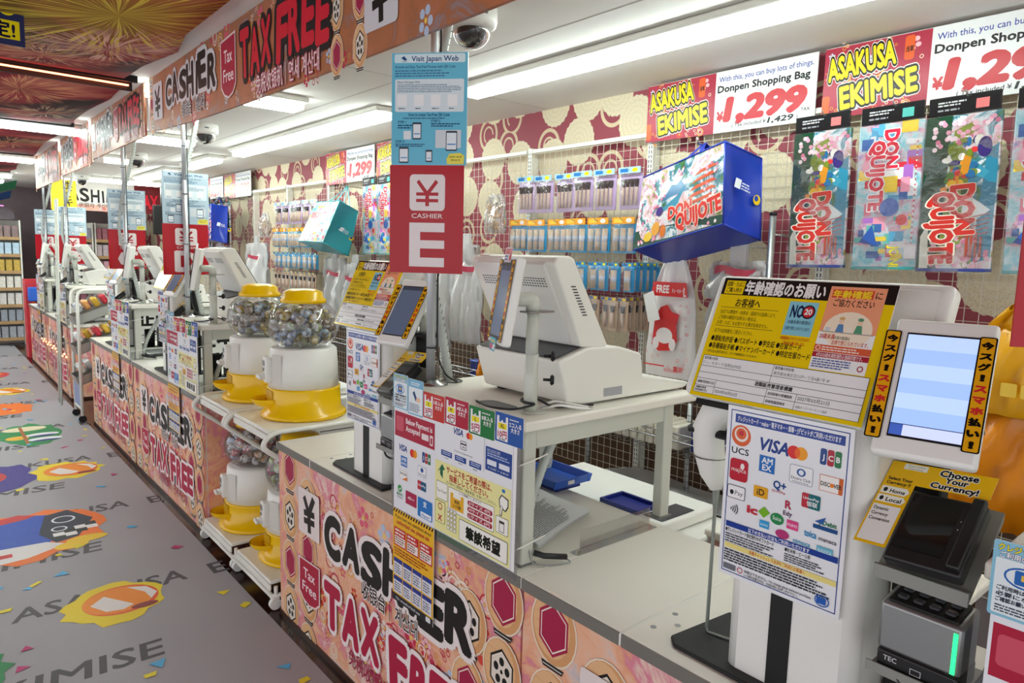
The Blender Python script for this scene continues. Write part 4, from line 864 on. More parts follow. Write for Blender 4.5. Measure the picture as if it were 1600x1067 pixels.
PRN = {}
def build_station(y0, st):
    """every thing of a station; returns list of (root, label template)"""
    R = []
    def mk(name, lab, cat, b, group): t = Th(name, lab.format(st=st), cat, b, y0, group); R.append((t.o, lab)); return t
    def sh(name, lab, cat, u0yfar, x, z0, W, H, pr, group, thick=0.0015, back='#f0f0f0', r=0.0, m4=None, mat='print_gloss'):
        m = m4 if m4 is not None else f_aisle(x, u0yfar, z0)
        m = Matrix.Translation((0, y0, 0)) @ m
        o = sheet(name, lab.format(st=st), cat, m, W, H, pr, thick, back, mat, group, r); R.append((o, lab)); return o
    # counter ------------------------------------------------------------
    t = mk('cash_counter', 'printed cash counter with cream top {st}', 'counter', (0.3, 0.8, 0), 'printed cash counters')
    t.one('body', 'shell_white', lambda b: b.box(0.014, 0.55, 0.006, 1.604, 0.02, 0.744))
    t.one('front_panel', 'counter_art', lambda b: b.box(0.0, 0.014, 0.004, 1.606, 0.018, 0.744))
    t.pr('panel_printing', counter_print(), 'print_matte', f_aisle(-0.0003, 1.607, 0))
    t.one('end_panel', 'counter_art', lambda b: b.box(0.02, 0.55, 0.0, 0.006, 0.02, 0.744))
    t.one('plinth', 'plinth_brown', lambda b: b.box(-0.006, 0.55, 0.0, 1.61, -0.004, 0.018))
    for a, c in ((0.002, 1.272), (1.277, 1.608)):
        w = t.one('worktop', 'cream_top', lambda b: b.box(-0.004, 0.58, a, c, 0.75, 0.78, 0.002, 1))
        one('edge_band', 'edge_grey', w, lambda b: b.box(-0.009, -0.0035, a+0.001, c-0.001, 0.747, 0.778, 0.0015, 1))
    t.one('joint_strip', 'white_plastic', lambda b: b.box(-0.0095, 0.58, 1.2722, 1.2768, 0.75, 0.7785)); t.one('joint_strip', 'white_plastic', lambda b: b.box(-0.0095, 0.58, 1.6082, 1.6098, 0.75, 0.7785))
    for x, y in ((0.07, 1.245), (0.157, 1.25), (0.119, 1.215), (0.06, 1.17)):
        t.one('screw', 'grey_steel', lambda b: b.cyl((x, y, 0.7795), 0.007, 0.0012, 12))
    # desk -----------------------------------------------------------------
    t = mk('register_desk', 'raised white register desk on grey steel legs {st}', 'desk', (0.38, 0.33, 0.78), 'raised register desks')
    t.one('desktop', 'cream_top', lambda b: b.box(0.008, 0.76, 0.02, 0.645, 1.152, 1.18, 0.006, 2))
    for x, y in ((0.03, 0.045), (0.03, 0.59), (0.62, 0.045), (0.62, 0.59)):
        t.one('leg', 'post_grey', lambda b: b.box(x, x+0.045, y, y+0.035, 0.781, 1.152, 0.004, 1))
    for y in (0.05, 0.595): t.one('side_rail', 'post_grey', lambda b: b.box(0.075, 0.62, y, y+0.025, 1.095, 1.151, 0.003, 1))
    t.one('foot_plate', 'grey_steel', lambda b: b.box(0.61, 0.675, 0.04, 0.085, 0.7805, 0.783)); t.one('foot_plate', 'grey_steel', lambda b: b.box(0.025, 0.08, 0.04, 0.085, 0.7805, 0.783))
    t.one('cable_grommet', 'dark_band', lambda b: b.lathe([(0.036, 0.001), (0.036, 0.004), (0.030, 0.004), (0.030, 0.0008)], (0.195, 0.605, 1.1795), 20)); t.one('cable_slot', 'dark_band', lambda b: b.box(0.05, 0.12, 0.16, 0.30, 1.1796, 1.1805, 0.03, 3, axis='z'))
    t.one('clear_guard', 'clear_sheet', lambda b: b.box(-0.0105, -0.0095, 0.015, 0.645, 0.765, 1.16))
    for z in (0.835, 1.06): t.one('cable_tie', 'white_plastic', lambda b: b.tube([(-0.01, 0.07, z), (-0.011, 0.035, z+0.002), (0.03, 0.03, z+0.01), (0.08, 0.035, z+0.015), (0.10, 0.03, z+0.022)], 0.0022, 6))
    # sheets on the desk front
    sh('payment_sheet', 'white sheet saying below payment is accepted, red heading, {st}', 'sign', 0.625, -0.013, 0.785, 0.228, 0.33, accepted_sheet(), 'accepted payment sheets')
    sh('service_sheet', 'white and pale yellow pointing sheet on the desk front {st}', 'sign', 0.397, -0.0125, 0.785, 0.372, 0.357, service_sheet(), 'service pointing sheets')
    sh('long_notice', 'long yellow and blue notice hanging over the counter front {st}', 'sign', 0.622, -0.0165, 0.475, 0.235, 0.31, long_sheet(), 'long hanging notices')
    sh('info_card', 'pale blue credit card notice with chip drawing {st}', 'sign', 0.63, -0.014, 1.115, 0.085, 0.11, info_card('#8cc4dc', 1), 'small notices on the desk edge', r=0.004)
    sh('info_card', 'light blue tap to pay notice with hand and phone {st}', 'sign', 0.543, -0.0135, 1.11, 0.085, 0.11, info_card('#7ab8d8', 2), 'small notices on the desk edge', r=0.004)
    for i, (c, s, pc, u) in enumerate((('#c8342c', 'S', '3円', '1本入る'), ('#b4203c', 'M', '4円', '4本入る'), ('#1f7a3c', 'L', '5円', '8本入る'), ('#2858a8', 'XL', '10円', '2コ入る'))):
        sh('bag_price_card', ('red', 'crimson', 'green', 'blue')[i]+' bag price card marked '+s+' '+('', '', '', 'rightmost of four ')[i]+'{st}', 'sign', 0.457-0.115*i, -0.0145, 1.115+0.004*(i % 2), 0.112, 0.0785, None if False else bag_card_scaled(c, s, pc, u), 'bag price cards on the desk edge', r=0.004)
    # inside the desk
    t = mk('cash_tray', 'blue plastic money tray inside the desk {st}', 'tray', (0.60, 0.45, 0.79), 'blue money trays')
    def tray(b):
        b.box(0.50, 0.66, 0.40, 0.60, 0.800, 0.804); b.prism([(0.50, 0.800), (0.49, 0.830), (0.496, 0.830), (0.505, 0.804)], 0.395, 0.605); b.prism([(0.66, 0.800), (0.67, 0.830), (0.664, 0.830), (0.655, 0.804)], 0.395, 0.605)
        b.prism([(0.40, 0.800), (0.39, 0.830), (0.396, 0.830), (0.405, 0.804)], 0.49, 0.67, 'x'); b.prism([(0.60, 0.800), (0.61, 0.830), (0.604, 0.830), (0.595, 0.804)], 0.49, 0.67, 'x')
    t.one('tray_body', 'blue_plastic', tray); t.one('tray_feet', 'navy_plastic', lambda b: b.box(0.52, 0.64, 0.42, 0.58, 0.781, 0.800)); t.one('sticker', 'paper', lambda b: b.box(0.55, 0.58, 0.391, 0.3925, 0.81, 0.823))
    t = mk('paper_stack', 'stack of closely printed papers lying inside the desk {st}', 'paper', (0.3, 0.3, 0.781), 'printed paper stacks')
    def curl(b, z, off):
        b.grid(lambda u, v: (0.13+0.33*u+off, 0.08+0.30*v+0.12*u+off, z+0.012*(1-u)*abs(v-0.5)+0.004*math.sin(4*u+3*v)), 12, 8)
    t.one('sheets', 'paper', lambda b: (curl(b, 0.790, 0), curl(b, 0.796, 0.008), curl(b, 0.801, -0.006)))
    p = Pr(); p.EPS = 0; p.bars(0.02, 0.02, 0.29, 0.26, 26, '#7a7c84', 5, 0.4); 
    for i, (x, y, z) in enumerate(p.V): u, v = x/0.33, y/0.30; p.V[i] = (0.124+0.33*u, 0.074+0.30*v+0.12*u, 0.8025+0.012*(1-u)*abs(v-0.5)+0.004*math.sin(4*u+3*v))
    t.pr('printing', p, 'print_matte', Matrix.Identity(4))
    t = mk('pen_cup', 'black pen cup and card reader box inside the desk {st}', 'box', (0.35, 0.5, 0.78), 'black boxes inside desks')
    t.one('box_body', 'black_plastic', lambda b: b.box(0.30, 0.42, 0.50, 0.58, 0.805, 0.96, 0.006, 2)); t.one('cup', 'matt_black', lambda b: b.lathe([(0, 0.0), (0.035, 0), (0.038, 0.14), (0.033, 0.14), (0.03, 0.01), (0, 0.01)], (0.24, 0.54, 0.805), 18))
    t.one('stand_base', 'black_plastic', lambda b: b.box(0.2, 0.42, 0.49, 0.59, 0.803, 0.806))
    t = mk('divider_plate', 'thin clear acrylic plate screwed inside the desk {st}', 'plate', (0.4, 0.05, 0.78), 'acrylic plates')
    t.one('plate', 'clear_sheet', lambda b: (b.box(0.24, 0.55, 0.030, 0.0325, 0.782, 0.835), b.box(0.20, 0.55, 0.0, 0.032, 0.7812, 0.7832))); t.one('screw', 'grey_steel', lambda b: b.cyl((0.22, 0.012, 0.7833), 0.005, 0.001, 10))
    t = mk('key_coil', 'short grey coil strap clipped at the desk leg {st}', 'strap', (0.05, 0.02, 0.781), 'grey coil straps')
    t.one('coil', 'cable_dark', lambda b: b.tube([(0.07, 0.04, 0.812), (0.09, 0.02, 0.805), (0.15, -0.005, 0.795)], 0.008, 10)); t.one('loop', 'grey_steel', lambda b: b.tube(rounded([(0.15, -0.005, 0.79), (0.155, -0.02, 0.784), (0.09, 0.0, 0.784), (0.05, 0.03, 0.79), (0.06, 0.05, 0.83)], 0.02), 0.0018, 6))
    # coin machine behind the desk
    t = mk('coin_machine', 'low white coin changer behind the desk {st}', 'machine', (0.80, 0.3, 0), 'white coin changers')
    t.one('cabinet', 'white_plastic', lambda b: b.box(0.60, 0.98, -0.02, 0.46, 0.0, 0.70, 0.012, 3)); t.one('lid', 'white_plastic', lambda b: b.box(0.61, 0.97, 0.06, 0.72, 0.702, 0.742, 0.008, 2)); t.one('rear_cabinet', 'shell_white', lambda b: b.box(0.62, 0.96, 0.46, 0.74, 0.0, 0.70, 0.006, 1))
    t.one('coin_bin', 'navy_plastic', lambda b: (b.box(0.66, 0.78, 0.17, 0.18, 0.742, 0.757), b.box(0.66, 0.78, 0.33, 0.34, 0.742, 0.757), b.box(0.66, 0.67, 0.17, 0.34, 0.742, 0.757), b.box(0.77, 0.78, 0.17, 0.34, 0.742, 0.757), b.box(0.67, 0.77, 0.18, 0.33, 0.742, 0.745)))
    t.one('panel_screen', 'dark_band', lambda b: b.box(0.68, 0.86, 0.08, 0.16, 0.742, 0.745, 0.002, 1)); t.one('drawer_line', 'edge_grey', lambda b: b.box(0.61, 0.97, -0.0215, -0.0195, 0.50, 0.506))
    # POS terminal -------------------------------------------------------
    t = mk('cash_register', 'white cash register with tilted rear monitor {st}', 'cash register', (0.45, 0.27, 1.18), 'white cash registers')
    def body(b): b.prism([(0.215, 1.195), (0.26, 1.186), (0.75, 1.186), (0.775, 1.196), (0.775, 1.205), (0.54, 1.245), (0.525, 1.318), (0.42, 1.345), (0.29, 1.350), (0.175, 1.318)], 0.075, 0.455, 'y', 0.008, 3)
    t.one('body', 'ivory_plastic', body); t.one('feet', 'matt_black', lambda b: (b.box(0.25, 0.72, 0.10, 0.13, 1.1805, 1.188), b.box(0.25, 0.72, 0.40, 0.43, 1.1805, 1.188)))
    m = frame((0.180, 0.44, 1.322), (0, -1, 0), (0.115, 0, 0.032)); bp = Pr(); bp.text(0.14, 0.03, 0.010, 'BRAINS', '#c8cacc', 0.02, 0.055, 'L'); bp.L += 40
    bd = t.one('display_band', 'dark_band', lambda b: b.box(0.0, 0.345, 0.0, 0.105, 0.0, 0.003, 0.001, 1, M4=m)); t.pr('band_lettering', bp, 'print_matte', m @ Matrix.Translation((0, 0, 0.0026)))
    t.one('monitor', 'ivory_plastic', lambda b: b.prism([(0.150, 1.585), (0.160, 1.600), (0.205, 1.606), (0.225, 1.598), (0.375, 1.352), (0.365, 1.342), (0.265, 1.352)], 0.080, 0.450, 'y', 0.006, 3))
    mo = t.one('monitor_panel', 'white_plastic', lambda b: b.prism([(0.142, 1.578), (0.150, 1.588), (0.266, 1.362), (0.262, 1.355)], 0.115, 0.415, 'y', 0.002, 1))
    def vents(b):
        mm = frame((0.142, 0.415, 1.578), (0, -1, 0), (0.262-0.142, 0, 1.355-1.578))
        for i in range(26):
            for j in range(4):
                if i < 10 or i > 13: b.box(0.01+0.0108*i, 0.015+0.0108*i, 0.04+0.008*j, 0.043+0.008*j, -0.0012, -0.0002, M4=mm)
        for i in range(11): z = 1.52-0.008*i; x = 0.235+(1.52-z)*0.61; b.box(x-0.020, x-0.002, 0.0793, 0.0802, z, z+0.0035)
    o = t.one('vent_holes', 'dark_band', vents); o['kind'] = 'stuff'
    t.one('rear_screen', 'black_plastic', lambda b: b.prism([(0.232, 1.592), (0.234, 1.594), (0.372, 1.366), (0.370, 1.364)], 0.09, 0.44))
    t.one('cash_drawer_edge', 'white_plastic', lambda b: b.box(0.28, 0.5, 0.0745, 0.0765, 1.20, 1.205)); t.one('rating_plate', M('silver_label', '#a8aab0', 0.4), lambda b: b.box(0.36, 0.44, 0.0735, 0.0755, 1.200, 1.225)); 
    rp = Pr(); rp.rect(0.0, 0, 0.05, 0.022, '#b82838'); rp.rect(0.003, 0.003, 0.047, 0.019, '#ece8e6'); rp.text(0.025, 0.006, 0.010, '3R', '#3a2a2c', 0.02, al='C')
    t.pr('top_sticker', rp, 'print_matte', frame((0.165, 0.44, 1.6065), (0, -1, 0), (1, 0, 0.08)))
    # customer display on a post ----------------------------------------
    t = mk('customer_display', 'slim customer display with yellow strips on a grey post {st}', 'display', (0.095, 0.10, 1.18), 'customer displays on posts')
    t.one('post', 'post_grey', lambda b: (b.tube([(0.105, 0.11, 1.1805), (0.105, 0.11, 1.34)], 0.0195, 20), b.tube([(0.105, 0.11, 1.34), (0.105, 0.11, 1.455)], 0.0175, 20), b.cyl((0.11, 0.105, 1.1805), 0.036, 0.004, 20)))
    for z in (1.270, 1.335): t.one('knob', 'matt_black', lambda b: (b.tube([(0.131, 0.09, z), (0.145, 0.075, z)], 0.004, 8), b.lathe([(0, -0.005), (0.011, -0.005), (0.0125, 0), (0.011, 0.006), (0, 0.006)], n=14, M4=Matrix.Translation((0.147, 0.072, z)) @ Matrix.Rotation(0.8, 4, 'Z') @ Matrix.Rotation(PI/2, 4, 'X')), [b.sphere((0.147+0.0115*math.cos(a)*0.7, 0.072+0.0115*math.cos(a)*0.7, z+0.0115*math.sin(a)), 0.0038, 6, 4) for a in [i*PI/3 for i in range(6)]]))
    t.one('clamp_plate', 'grey_steel', lambda b: b.box(0.07, 0.16, 0.085, 0.125, 1.452, 1.457))
    t.one('elbow', 'post_grey', lambda b: b.tube(rounded([(0.105, 0.11, 1.457), (0.105, 0.11, 1.487), (0.05, 0.13, 1.487)], 0.022), 0.0195, 16))
    n = Vector((-0.90, 0.42, 0.16)).normalized(); u = Vector((-0.42, -0.90, 0)).normalized(); v = n.cross(u)
    md = frame(Vector((0.018, 0.140, 1.485))-u*0.075-v*0.115, u, v)
    t.one('display_body', 'white_plastic', lambda b: b.box(0, 0.15, 0, 0.23, -0.028, 0, 0.006, 2, M4=md)); t.one('screen', 'black_plastic', lambda b: b.box(0.022, 0.128, 0.012, 0.222, 0.0, 0.0015, M4=md))
    sp = Pr(); sp.rect(0, 0, 0.096, 0.185, '#7f9cc0'); sp.rect(0, 0.0, 0.096, 0.02, '#c6d4ea'); t.pr('screen_image', sp, 'print_screen', md @ Matrix.Translation((0.027, 0.022, 0.0017)))
    for x in (0.0, 0.125): t.pr('yellow_strip', now_pay_strip(0.025, 0.215), 'print_gloss', md @ Matrix.Translation((x, 0.008, 0.002)))
    tp = Pr(); tp.rect(0, 0, 0.07, 0.04, '#e4dce4', 0.004); tp.rect(0.005, 0.022, 0.065, 0.036, '#c83858'); tp.ell(0.055, 0.014, 0.01, 0.01, '#d03838'); tp.bars(0.004, 0.004, 0.042, 0.02, 2, '#4060a0', 1); t.pr('top_card', tp, 'print_gloss', md @ Matrix.Translation((0.04, 0.215, 0.0022)))
    tp = Pr(); tp.rect(0, 0, 0.06, 0.035, '#48b0d0', 0.004); tp.text(0.03, 0.022, 0.008, 'PayPay', '#f2e020', 0.03, 0.05, 'C'); tp.rect(0.006, 0.004, 0.03, 0.018, '#e05878'); tp.rect(0.034, 0.004, 0.055, 0.018, '#f0f0f0'); t.pr('bottom_card', tp, 'print_gloss', md @ Matrix.Translation((0.045, -0.02, 0.0022)))
    t = mk('looped_cable', 'dark cable tied around the display post {st}', 'cable', (0.1, 0.1, 1.18), 'dark tied cables')
    t.one('cord', 'cable_dark', lambda b: b.tube(rounded([(0.30, 0.06, 1.186), (0.16, 0.08, 1.19), (0.145, 0.13, 1.212), (0.09, 0.14, 1.212), (0.075, 0.10, 1.21), (0.10, 0.075, 1.209), (0.04, 0.10, 1.195), (0.03, 0.2, 1.187), (0.05, 0.28, 1.187)], 0.03), 0.0035, 6)); t.one('white_leads', 'white_plastic', lambda b: (b.tube(rounded([(0.15, 0.10, 1.185), (0.17, 0.07, 1.20), (0.22, 0.04, 1.19), (0.26, 0.03, 1.184)], 0.03), 0.004, 6), b.tube(rounded([(0.15, 0.12, 1.185), (0.18, 0.10, 1.205), (0.22, 0.07, 1.195), (0.27, 0.05, 1.185)], 0.03), 0.004, 6)))
    # banner pole and conduit -------------------------------------------------
    t = mk('banner_pole', 'chrome pipe from the desk up to the fascia {st}', 'pole', (0.106, 0.558, 1.18), 'chrome poles')
    t.one('pipe', 'pole_alu', lambda b: (b.tube([(0.106, 0.60, 1.185), (0.106, 0.60, 2.0)], 0.0145, 20), b.tube([(0.106, 0.60, 2.0), (0.106, 0.60, 2.53)], 0.012, 20)))
    t.one('base_flange', 'steel', lambda b: b.lathe([(0.05, 0), (0.05, 0.004), (0.028, 0.009), (0.022, 0.016), (0.0145, 0.016)], (0.108, 0.59, 1.1803), 28))
    for z in (1.30, 1.62, 1.92, 2.20): t.one('tie', 'matt_black', lambda b: b.lathe([(0.0155, -0.002), (0.017, -0.002), (0.017, 0.002), (0.0155, 0.002)], (0.106, 0.60, z), 14))
    t = mk('pole_cable', 'thin black cable running down the chrome pole {st}', 'cable', (0.13, 0.56, 1.18), 'thin black pole cables')
    t.one('cord', 'cable_dark', lambda b: b.tube(rounded([(0.124, 0.592, 2.52), (0.124, 0.592, 1.5), (0.124, 0.59, 1.27), (0.13, 0.55, 1.215), (0.16, 0.545, 1.195), (0.19, 0.56, 1.186), (0.19, 0.58, 1.182)], 0.03), 0.003, 6))
    t = mk('cable_conduit', 'clear spiral conduit of cables rising behind the pole {st}', 'cable', (0.19, 0.59, 1.18), 'clear cable conduits')
    pth = rounded([(0.195, 0.62, 1.182), (0.175, 0.63, 1.32), (0.135, 0.638, 1.50), (0.070, 0.648, 1.66), (0.085, 0.648, 1.92), (0.15, 0.648, 2.15), (0.20, 0.648, 2.36), (0.21, 0.648, 2.529)], 0.08, 5)
    def spiral(b, pts, r, step=0.022):
        b.tube(pts, r, 10)
        acc = 0
        for a, c in zip(pts, pts[1:]):
            d = (c-a).length; q = -acc
            while q < d:
                if q >= 0:
                    pc = a+(c-a)*(q/d); tt = (c-a).normalized(); w = tt.cross(Vector((0, 1, 0.2))).normalized(); k = tt.cross(w)
                    b.mi = 1; b.tube([pc+w*(r+0.0008)*math.cos(g)+k*(r+0.0008)*math.sin(g)+tt*0.005*g for g in [PI*0.55+PI*0.9*i/5 for i in range(6)]], 0.0012, 4, False); b.mi = 0
                q += step
            acc = (acc+d) % step
    t.one('sleeve', ['conduit', 'cable_dark'], lambda b: spiral(b, pth, 0.0145))
    t = mk('lower_conduit', 'clear spiral conduit inside the desk leaning to the leg {st}', 'cable', (0.08, 0.1, 0.78), 'clear cable conduits')
    t.one('sleeve', ['conduit', 'cable_dark'], lambda b: spiral(b, rounded([(0.085, 0.11, 0.784), (0.115, 0.115, 0.90), (0.17, 0.13, 1.00), (0.24, 0.14, 1.10), (0.26, 0.14, 1.15)], 0.08, 5), 0.0135))
    # kiosk ------------------------------------------------------------
    t = mk('payment_kiosk', 'white payment kiosk column with black stripe {st}', 'kiosk', (0.15, 0.95, 0.78), 'white payment kiosks')
    t.one('base_plate', 'matt_black', lambda b: b.prism([(0.035, 1.165), (0.06, 1.19), (0.25, 1.17), (0.27, 1.15), (0.27, 0.78), (0.03, 0.78)], 0.7805, 0.790, 'z', 0.003, 1))
    t.one('column', 'white_plastic', lambda b: b.box(0.062, 0.215, 0.805, 1.062, 0.790, 1.34, 0.028, 4, axis='z'))
    t.one('stripe', 'matt_black', lambda b: b.box(0.0605, 0.0625, 0.925, 0.968, 0.791, 0.975))
    m5 = frame((0.080, 1.215, 1.295), (0, -1, 0), (0.13, 0, 0.275))
    t.one('monitor_back', 'white_plastic', lambda b: b.box(-0.01, 0.46, 0.03, 0.312, -0.05, -0.004, 0.016, 3, M4=m5)); t.one('monitor_rim', 'white_plastic', lambda b: b.box(0.02, 0.44, 0.04, 0.295, -0.004, 0.0005, 0.004, 2, M4=m5)); t.one('staff_screen', 'black_plastic', lambda b: b.box(0.0, 0.45, 0.02, 0.285, -0.0525, -0.0505, M4=m5))
    mb = frame((0.022, 0.792, 1.325), (0.178, -1, 0), (0.11, 0.02, 0.185)) @ Matrix.Diagonal((0.93, 0.90, 1, 1))
    
    t.one('rear_bracket', 'matt_black', lambda b: (b.box(0.175, 0.215, 0.735, 0.800, 0.792, 1.33, 0.004, 1), b.box(0.135, 0.215, 0.69, 0.80, 1.318, 1.332, 0.004, 1)))
    t.one('swivel_arm', 'post_grey', lambda b: b.tube(rounded([(0.118, 0.72, 1.40), (0.16, 0.72, 1.405), (0.17, 0.73, 1.332)], 0.02), 0.020, 14))
    t.one('tablet_body', 'white_plastic', lambda b: b.box(-0.004, 0.154, -0.028, 0.245, -0.026, 0, 0.008, 3, M4=mb)); t.one('tablet_screen', 'black_plastic', lambda b: b.box(0.018, 0.130, 0.006, 0.214, 0, 0.0015, M4=mb))
    sp = Pr()
    for i in range(6): sp.rect(0, 0.022+0.0297*i, 0.108, 0.022+0.0297*(i+1), '#b4cefa' if i % 2 else '#9cbcf6')
    sp.rect(0, 0, 0.108, 0.021, '#c4d0fa'); sp.rect(0, 0, 0.020, 0.021, '#3c58a8'); sp.rect(0, 0.0205, 0.108, 0.022, '#203048')
    t.pr('screen_image', sp, 'print_screen', mb @ Matrix.Translation((0.020, 0.010, 0.0017)))
    for x in (-0.017, 0.128): t.pr('yellow_strip', now_pay_strip(0.026, 0.218), 'print_gloss', mb @ Matrix.Translation((x, -0.002, 0.0025)))
    t.one('shelf_bracket', 'post_dark', lambda b: (b.prism([(0.010, 1.100), (0.010, 1.122), (0.016, 1.122), (0.016, 1.106), (0.15, 1.215), (0.15, 1.20)], 0.635, 0.770, 'y')))
    t.one('pad_shelf', 'post_dark', lambda b: b.prism([(0.0, 0.945), (0.0, 0.962), (0.003, 0.962), (0.003, 0.9495), (0.14, 0.9495), (0.14, 0.945)], 0.615, 0.765, 'y'))
    sh('age_check_poster', 'yellow age check poster leaning on the kiosk monitor {st}', 'poster', 0, 0, 0, 0.345, 0.26, age_scaled(), 'age check posters', m4=frame((0.045, 1.168, 1.330), (0, -1, 0.0), (0.105, -0.02, 0.235)), back='#f4f4f4')
    sh('payment_poster', 'white accepted payments poster on the kiosk column {st}', 'poster', 1.08, 0.052, 0.980, 0.245, 0.343, pay_scaled(), 'accepted payments posters')
    # card terminal
    mt = frame((0.020, 0.751, 1.135), (-0.065, -1, 0.067), (0.77, 0, 0.636)) @ Matrix.Diagonal((0.66, 0.776, 0.8, 1))
    t = mk('card_terminal', 'black touch card terminal framed by yellow currency card {st}', 'card terminal', (0.06, 0.69, 1.12), 'black card terminals')
    t.one('terminal_body', 'black_plastic', lambda b: b.box(0, 0.170, -0.022, 0.155, 0.0, 0.034, 0.008, 3, M4=mt)); t.one('glass', M('glass_black', '#08090b', 0.06), lambda b: b.box(0.010, 0.122, 0.008, 0.146, 0.0335, 0.0352, 0.001, 1, M4=mt)); t.one('side_bar', 'black_plastic', lambda b: b.box(0.138, 0.167, -0.01, 0.160, 0.028, 0.044, 0.005, 2, M4=mt))
    t.one('indicator', 'paper', lambda b: (b.box(0.1285, 0.1305, 0.10, 0.102, 0.0338, 0.0345, M4=mt), b.box(0.1285, 0.1305, 0.08, 0.082, 0.0338, 0.0345, M4=mt)))
    t.one('currency_card', M('card_yellow', '#e8b814', 0.3), lambda b: (b.box(-0.078, -0.001, 0.0, 0.225, 0.030, 0.0315, M4=mt), b.box(-0.001, 0.165, 0.168, 0.225, 0.030, 0.0315, M4=mt)))
    t.pr('card_printing', dcc_card(), 'print_gloss', mt @ Matrix.Translation((0, 0, 0.0317)))
    t = mk('pin_pad', 'silver and black PIN pad with green side light {st}', 'pin pad', (0.06, 0.70, 0.95), 'silver pin pads')
    t.one('housing', 'grey_steel', lambda b: b.prism([(0.010, 0.985), (0.010, 1.065), (0.085, 1.075), (0.085, 0.985)], 0.635, 0.755, 'y', 0.006, 2)); t.one('reader_base', 'black_plastic', lambda b: b.box(0.008, 0.095, 0.637, 0.753, 0.950, 0.986, 0.004, 2))
    t.one('keypad', 'matt_black', lambda b: b.prism([(0.018, 1.0665), (0.018, 1.069), (0.078, 1.078), (0.078, 1.0745)], 0.645, 0.745, 'y')); 
    for i in range(4):
        for j in range(2): t.one('key', 'dark_band', lambda b: b.box(0.026+0.024*j, 0.042+0.024*j, 0.652+0.023*i, 0.668+0.023*i, 1.070+0.004*j, 1.077+0.004*j, 0.003, 1))
    t.one('side_light', 'green_light', lambda b: b.box(0.0085, 0.0099, 0.642, 0.648, 0.99, 1.055))
    tp = Pr(); tp.text(0.01, 0.015, 0.008, 'TEC', '#c8c8cc', 0.02, 0.02); tp.box(0.05, 0.008, 0.066, 0.018, 0.001, '#c8c8cc'); tp.rect(0.01, 0.002, 0.10, 0.004, '#2c2c30'); t.pr('lettering', tp, 'print_matte', f_aisle(0.0075, 0.752, 0.955))
    t = mk('terminal_cord', 'black cord looping under the pin pad shelf {st}', 'cord', (0.05, 0.66, 0.93), 'black looping cords')
    t.one('cord', 'cable_dark', lambda b: b.tube(rounded([(0.13, 0.63, 1.15), (0.06, 0.612, 1.08), (0.05, 0.61, 0.98), (0.02, 0.66, 0.925), (0.0, 0.70, 0.93), (0.004, 0.72, 0.955)], 0.04), 0.0035, 8))
    # scanner
    t = mk('barcode_scanner', 'white handheld scanner hung in a black ring {st}', 'scanner', (0.17, 1.15, 1.1), 'white handheld scanners')
    def scan(b):
        pts = [(0.185, 1.180, 1.095), (0.183, 1.190, 1.13), (0.182, 1.203, 1.18), (0.182, 1.208, 1.23), (0.185, 1.192, 1.268), (0.19, 1.155, 1.285), (0.195, 1.10, 1.287)]
        rad = [0.014, 0.030, 0.036, 0.037, 0.038, 0.028, 0.018]; bm = b.bm; prev = None
        for i, (q, r) in enumerate(zip(pts, rad)):
            q = Vector(q); tt = (Vector(pts[min(i+1, 6)])-Vector(pts[max(i-1, 0)])).normalized(); uu = Vector((1, 0, 0)); ww = tt.cross(uu).normalized()
            ring = [bm.verts.new(q+uu*r*0.85*math.cos(2*PI*k/14)+ww*r*math.sin(2*PI*k/14)) for k in range(14)]
            if prev:
                for k in range(14): f = bm.faces.new((prev[k], prev[(k+1) % 14], ring[(k+1) % 14], ring[k])); f.smooth = True
            else: bm.faces.new(ring[::-1])
            prev = ring
        bm.faces.new(prev); bmesh.ops.recalc_face_normals(bm, faces=bm.faces)
    t.one('scanner_body', 'white_plastic', scan); t.one('seam', 'edge_grey', lambda b: b.lathe([(0.030, -0.0006), (0.0362, -0.0006), (0.0362, 0.0006), (0.030, 0.0006)], (0.182, 1.200, 1.168), 16))
    t.one('ring_holder', 'matt_black', lambda b: b.tube([(0.15, 1.062, 1.225)]+[(0.183+0.040*math.cos(a), 1.207+0.044*math.sin(a), 1.228+0.006*math.cos(a)) for a in [-2.2+4.4*i/14 for i in range(15)]][::1]+[(0.19, 1.062, 1.235)], 0.006, 8))
    t = mk('scanner_cord', 'straight grey cord running down from the scanner {st}', 'cord', (0.13, 1.14, 0.79), 'grey scanner cords')
    t.one('cord', 'cable_grey', lambda b: b.tube([(0.184, 1.180, 1.094), (0.165, 1.168, 1.0), (0.135, 1.150, 0.80)], 0.0040, 8)); t.one('sleeve', 'cable_grey', lambda b: b.tube([(0.184, 1.180, 1.097), (0.178, 1.176, 1.05)], 0.0085, 8, True, 0.0045)); t.one('tail', 'cable_grey', lambda b: b.tube(rounded([(0.135, 1.150, 0.80), (0.13, 1.145, 0.794), (0.14, 1.10, 0.794), (0.15, 1.064, 0.795)], 0.02), 0.0022, 6))
    return R
def age_scaled():
    p = age_poster(); p.V = [(x*0.345/0.35, y*0.26/0.245, z) for x, y, z in p.V]; return p
def pay_scaled():
    p = pay_poster(); p.V = [(x*0.98, y*0.98, z) for x, y, z in p.V]; return p
def bag_card_scaled(c, s, pc, u):
    p = bag_card(c, s, pc, u); p.V = [(x*1.065, y*1.1, z) for x, y, z in p.V]; return p
ST = {0: (-0.33, 'at the nearest counter, right edge'), 1: (1.28, 'under the letter E sign'), 2: (3.95, 'under the letter D sign'), 3: (5.56, 'under the letter C sign'), 4: (8.35, 'at the second farthest counter'), 5: (9.96, 'at the farthest counter')}
proto = build_station(ST[1][0], ST[1][1])
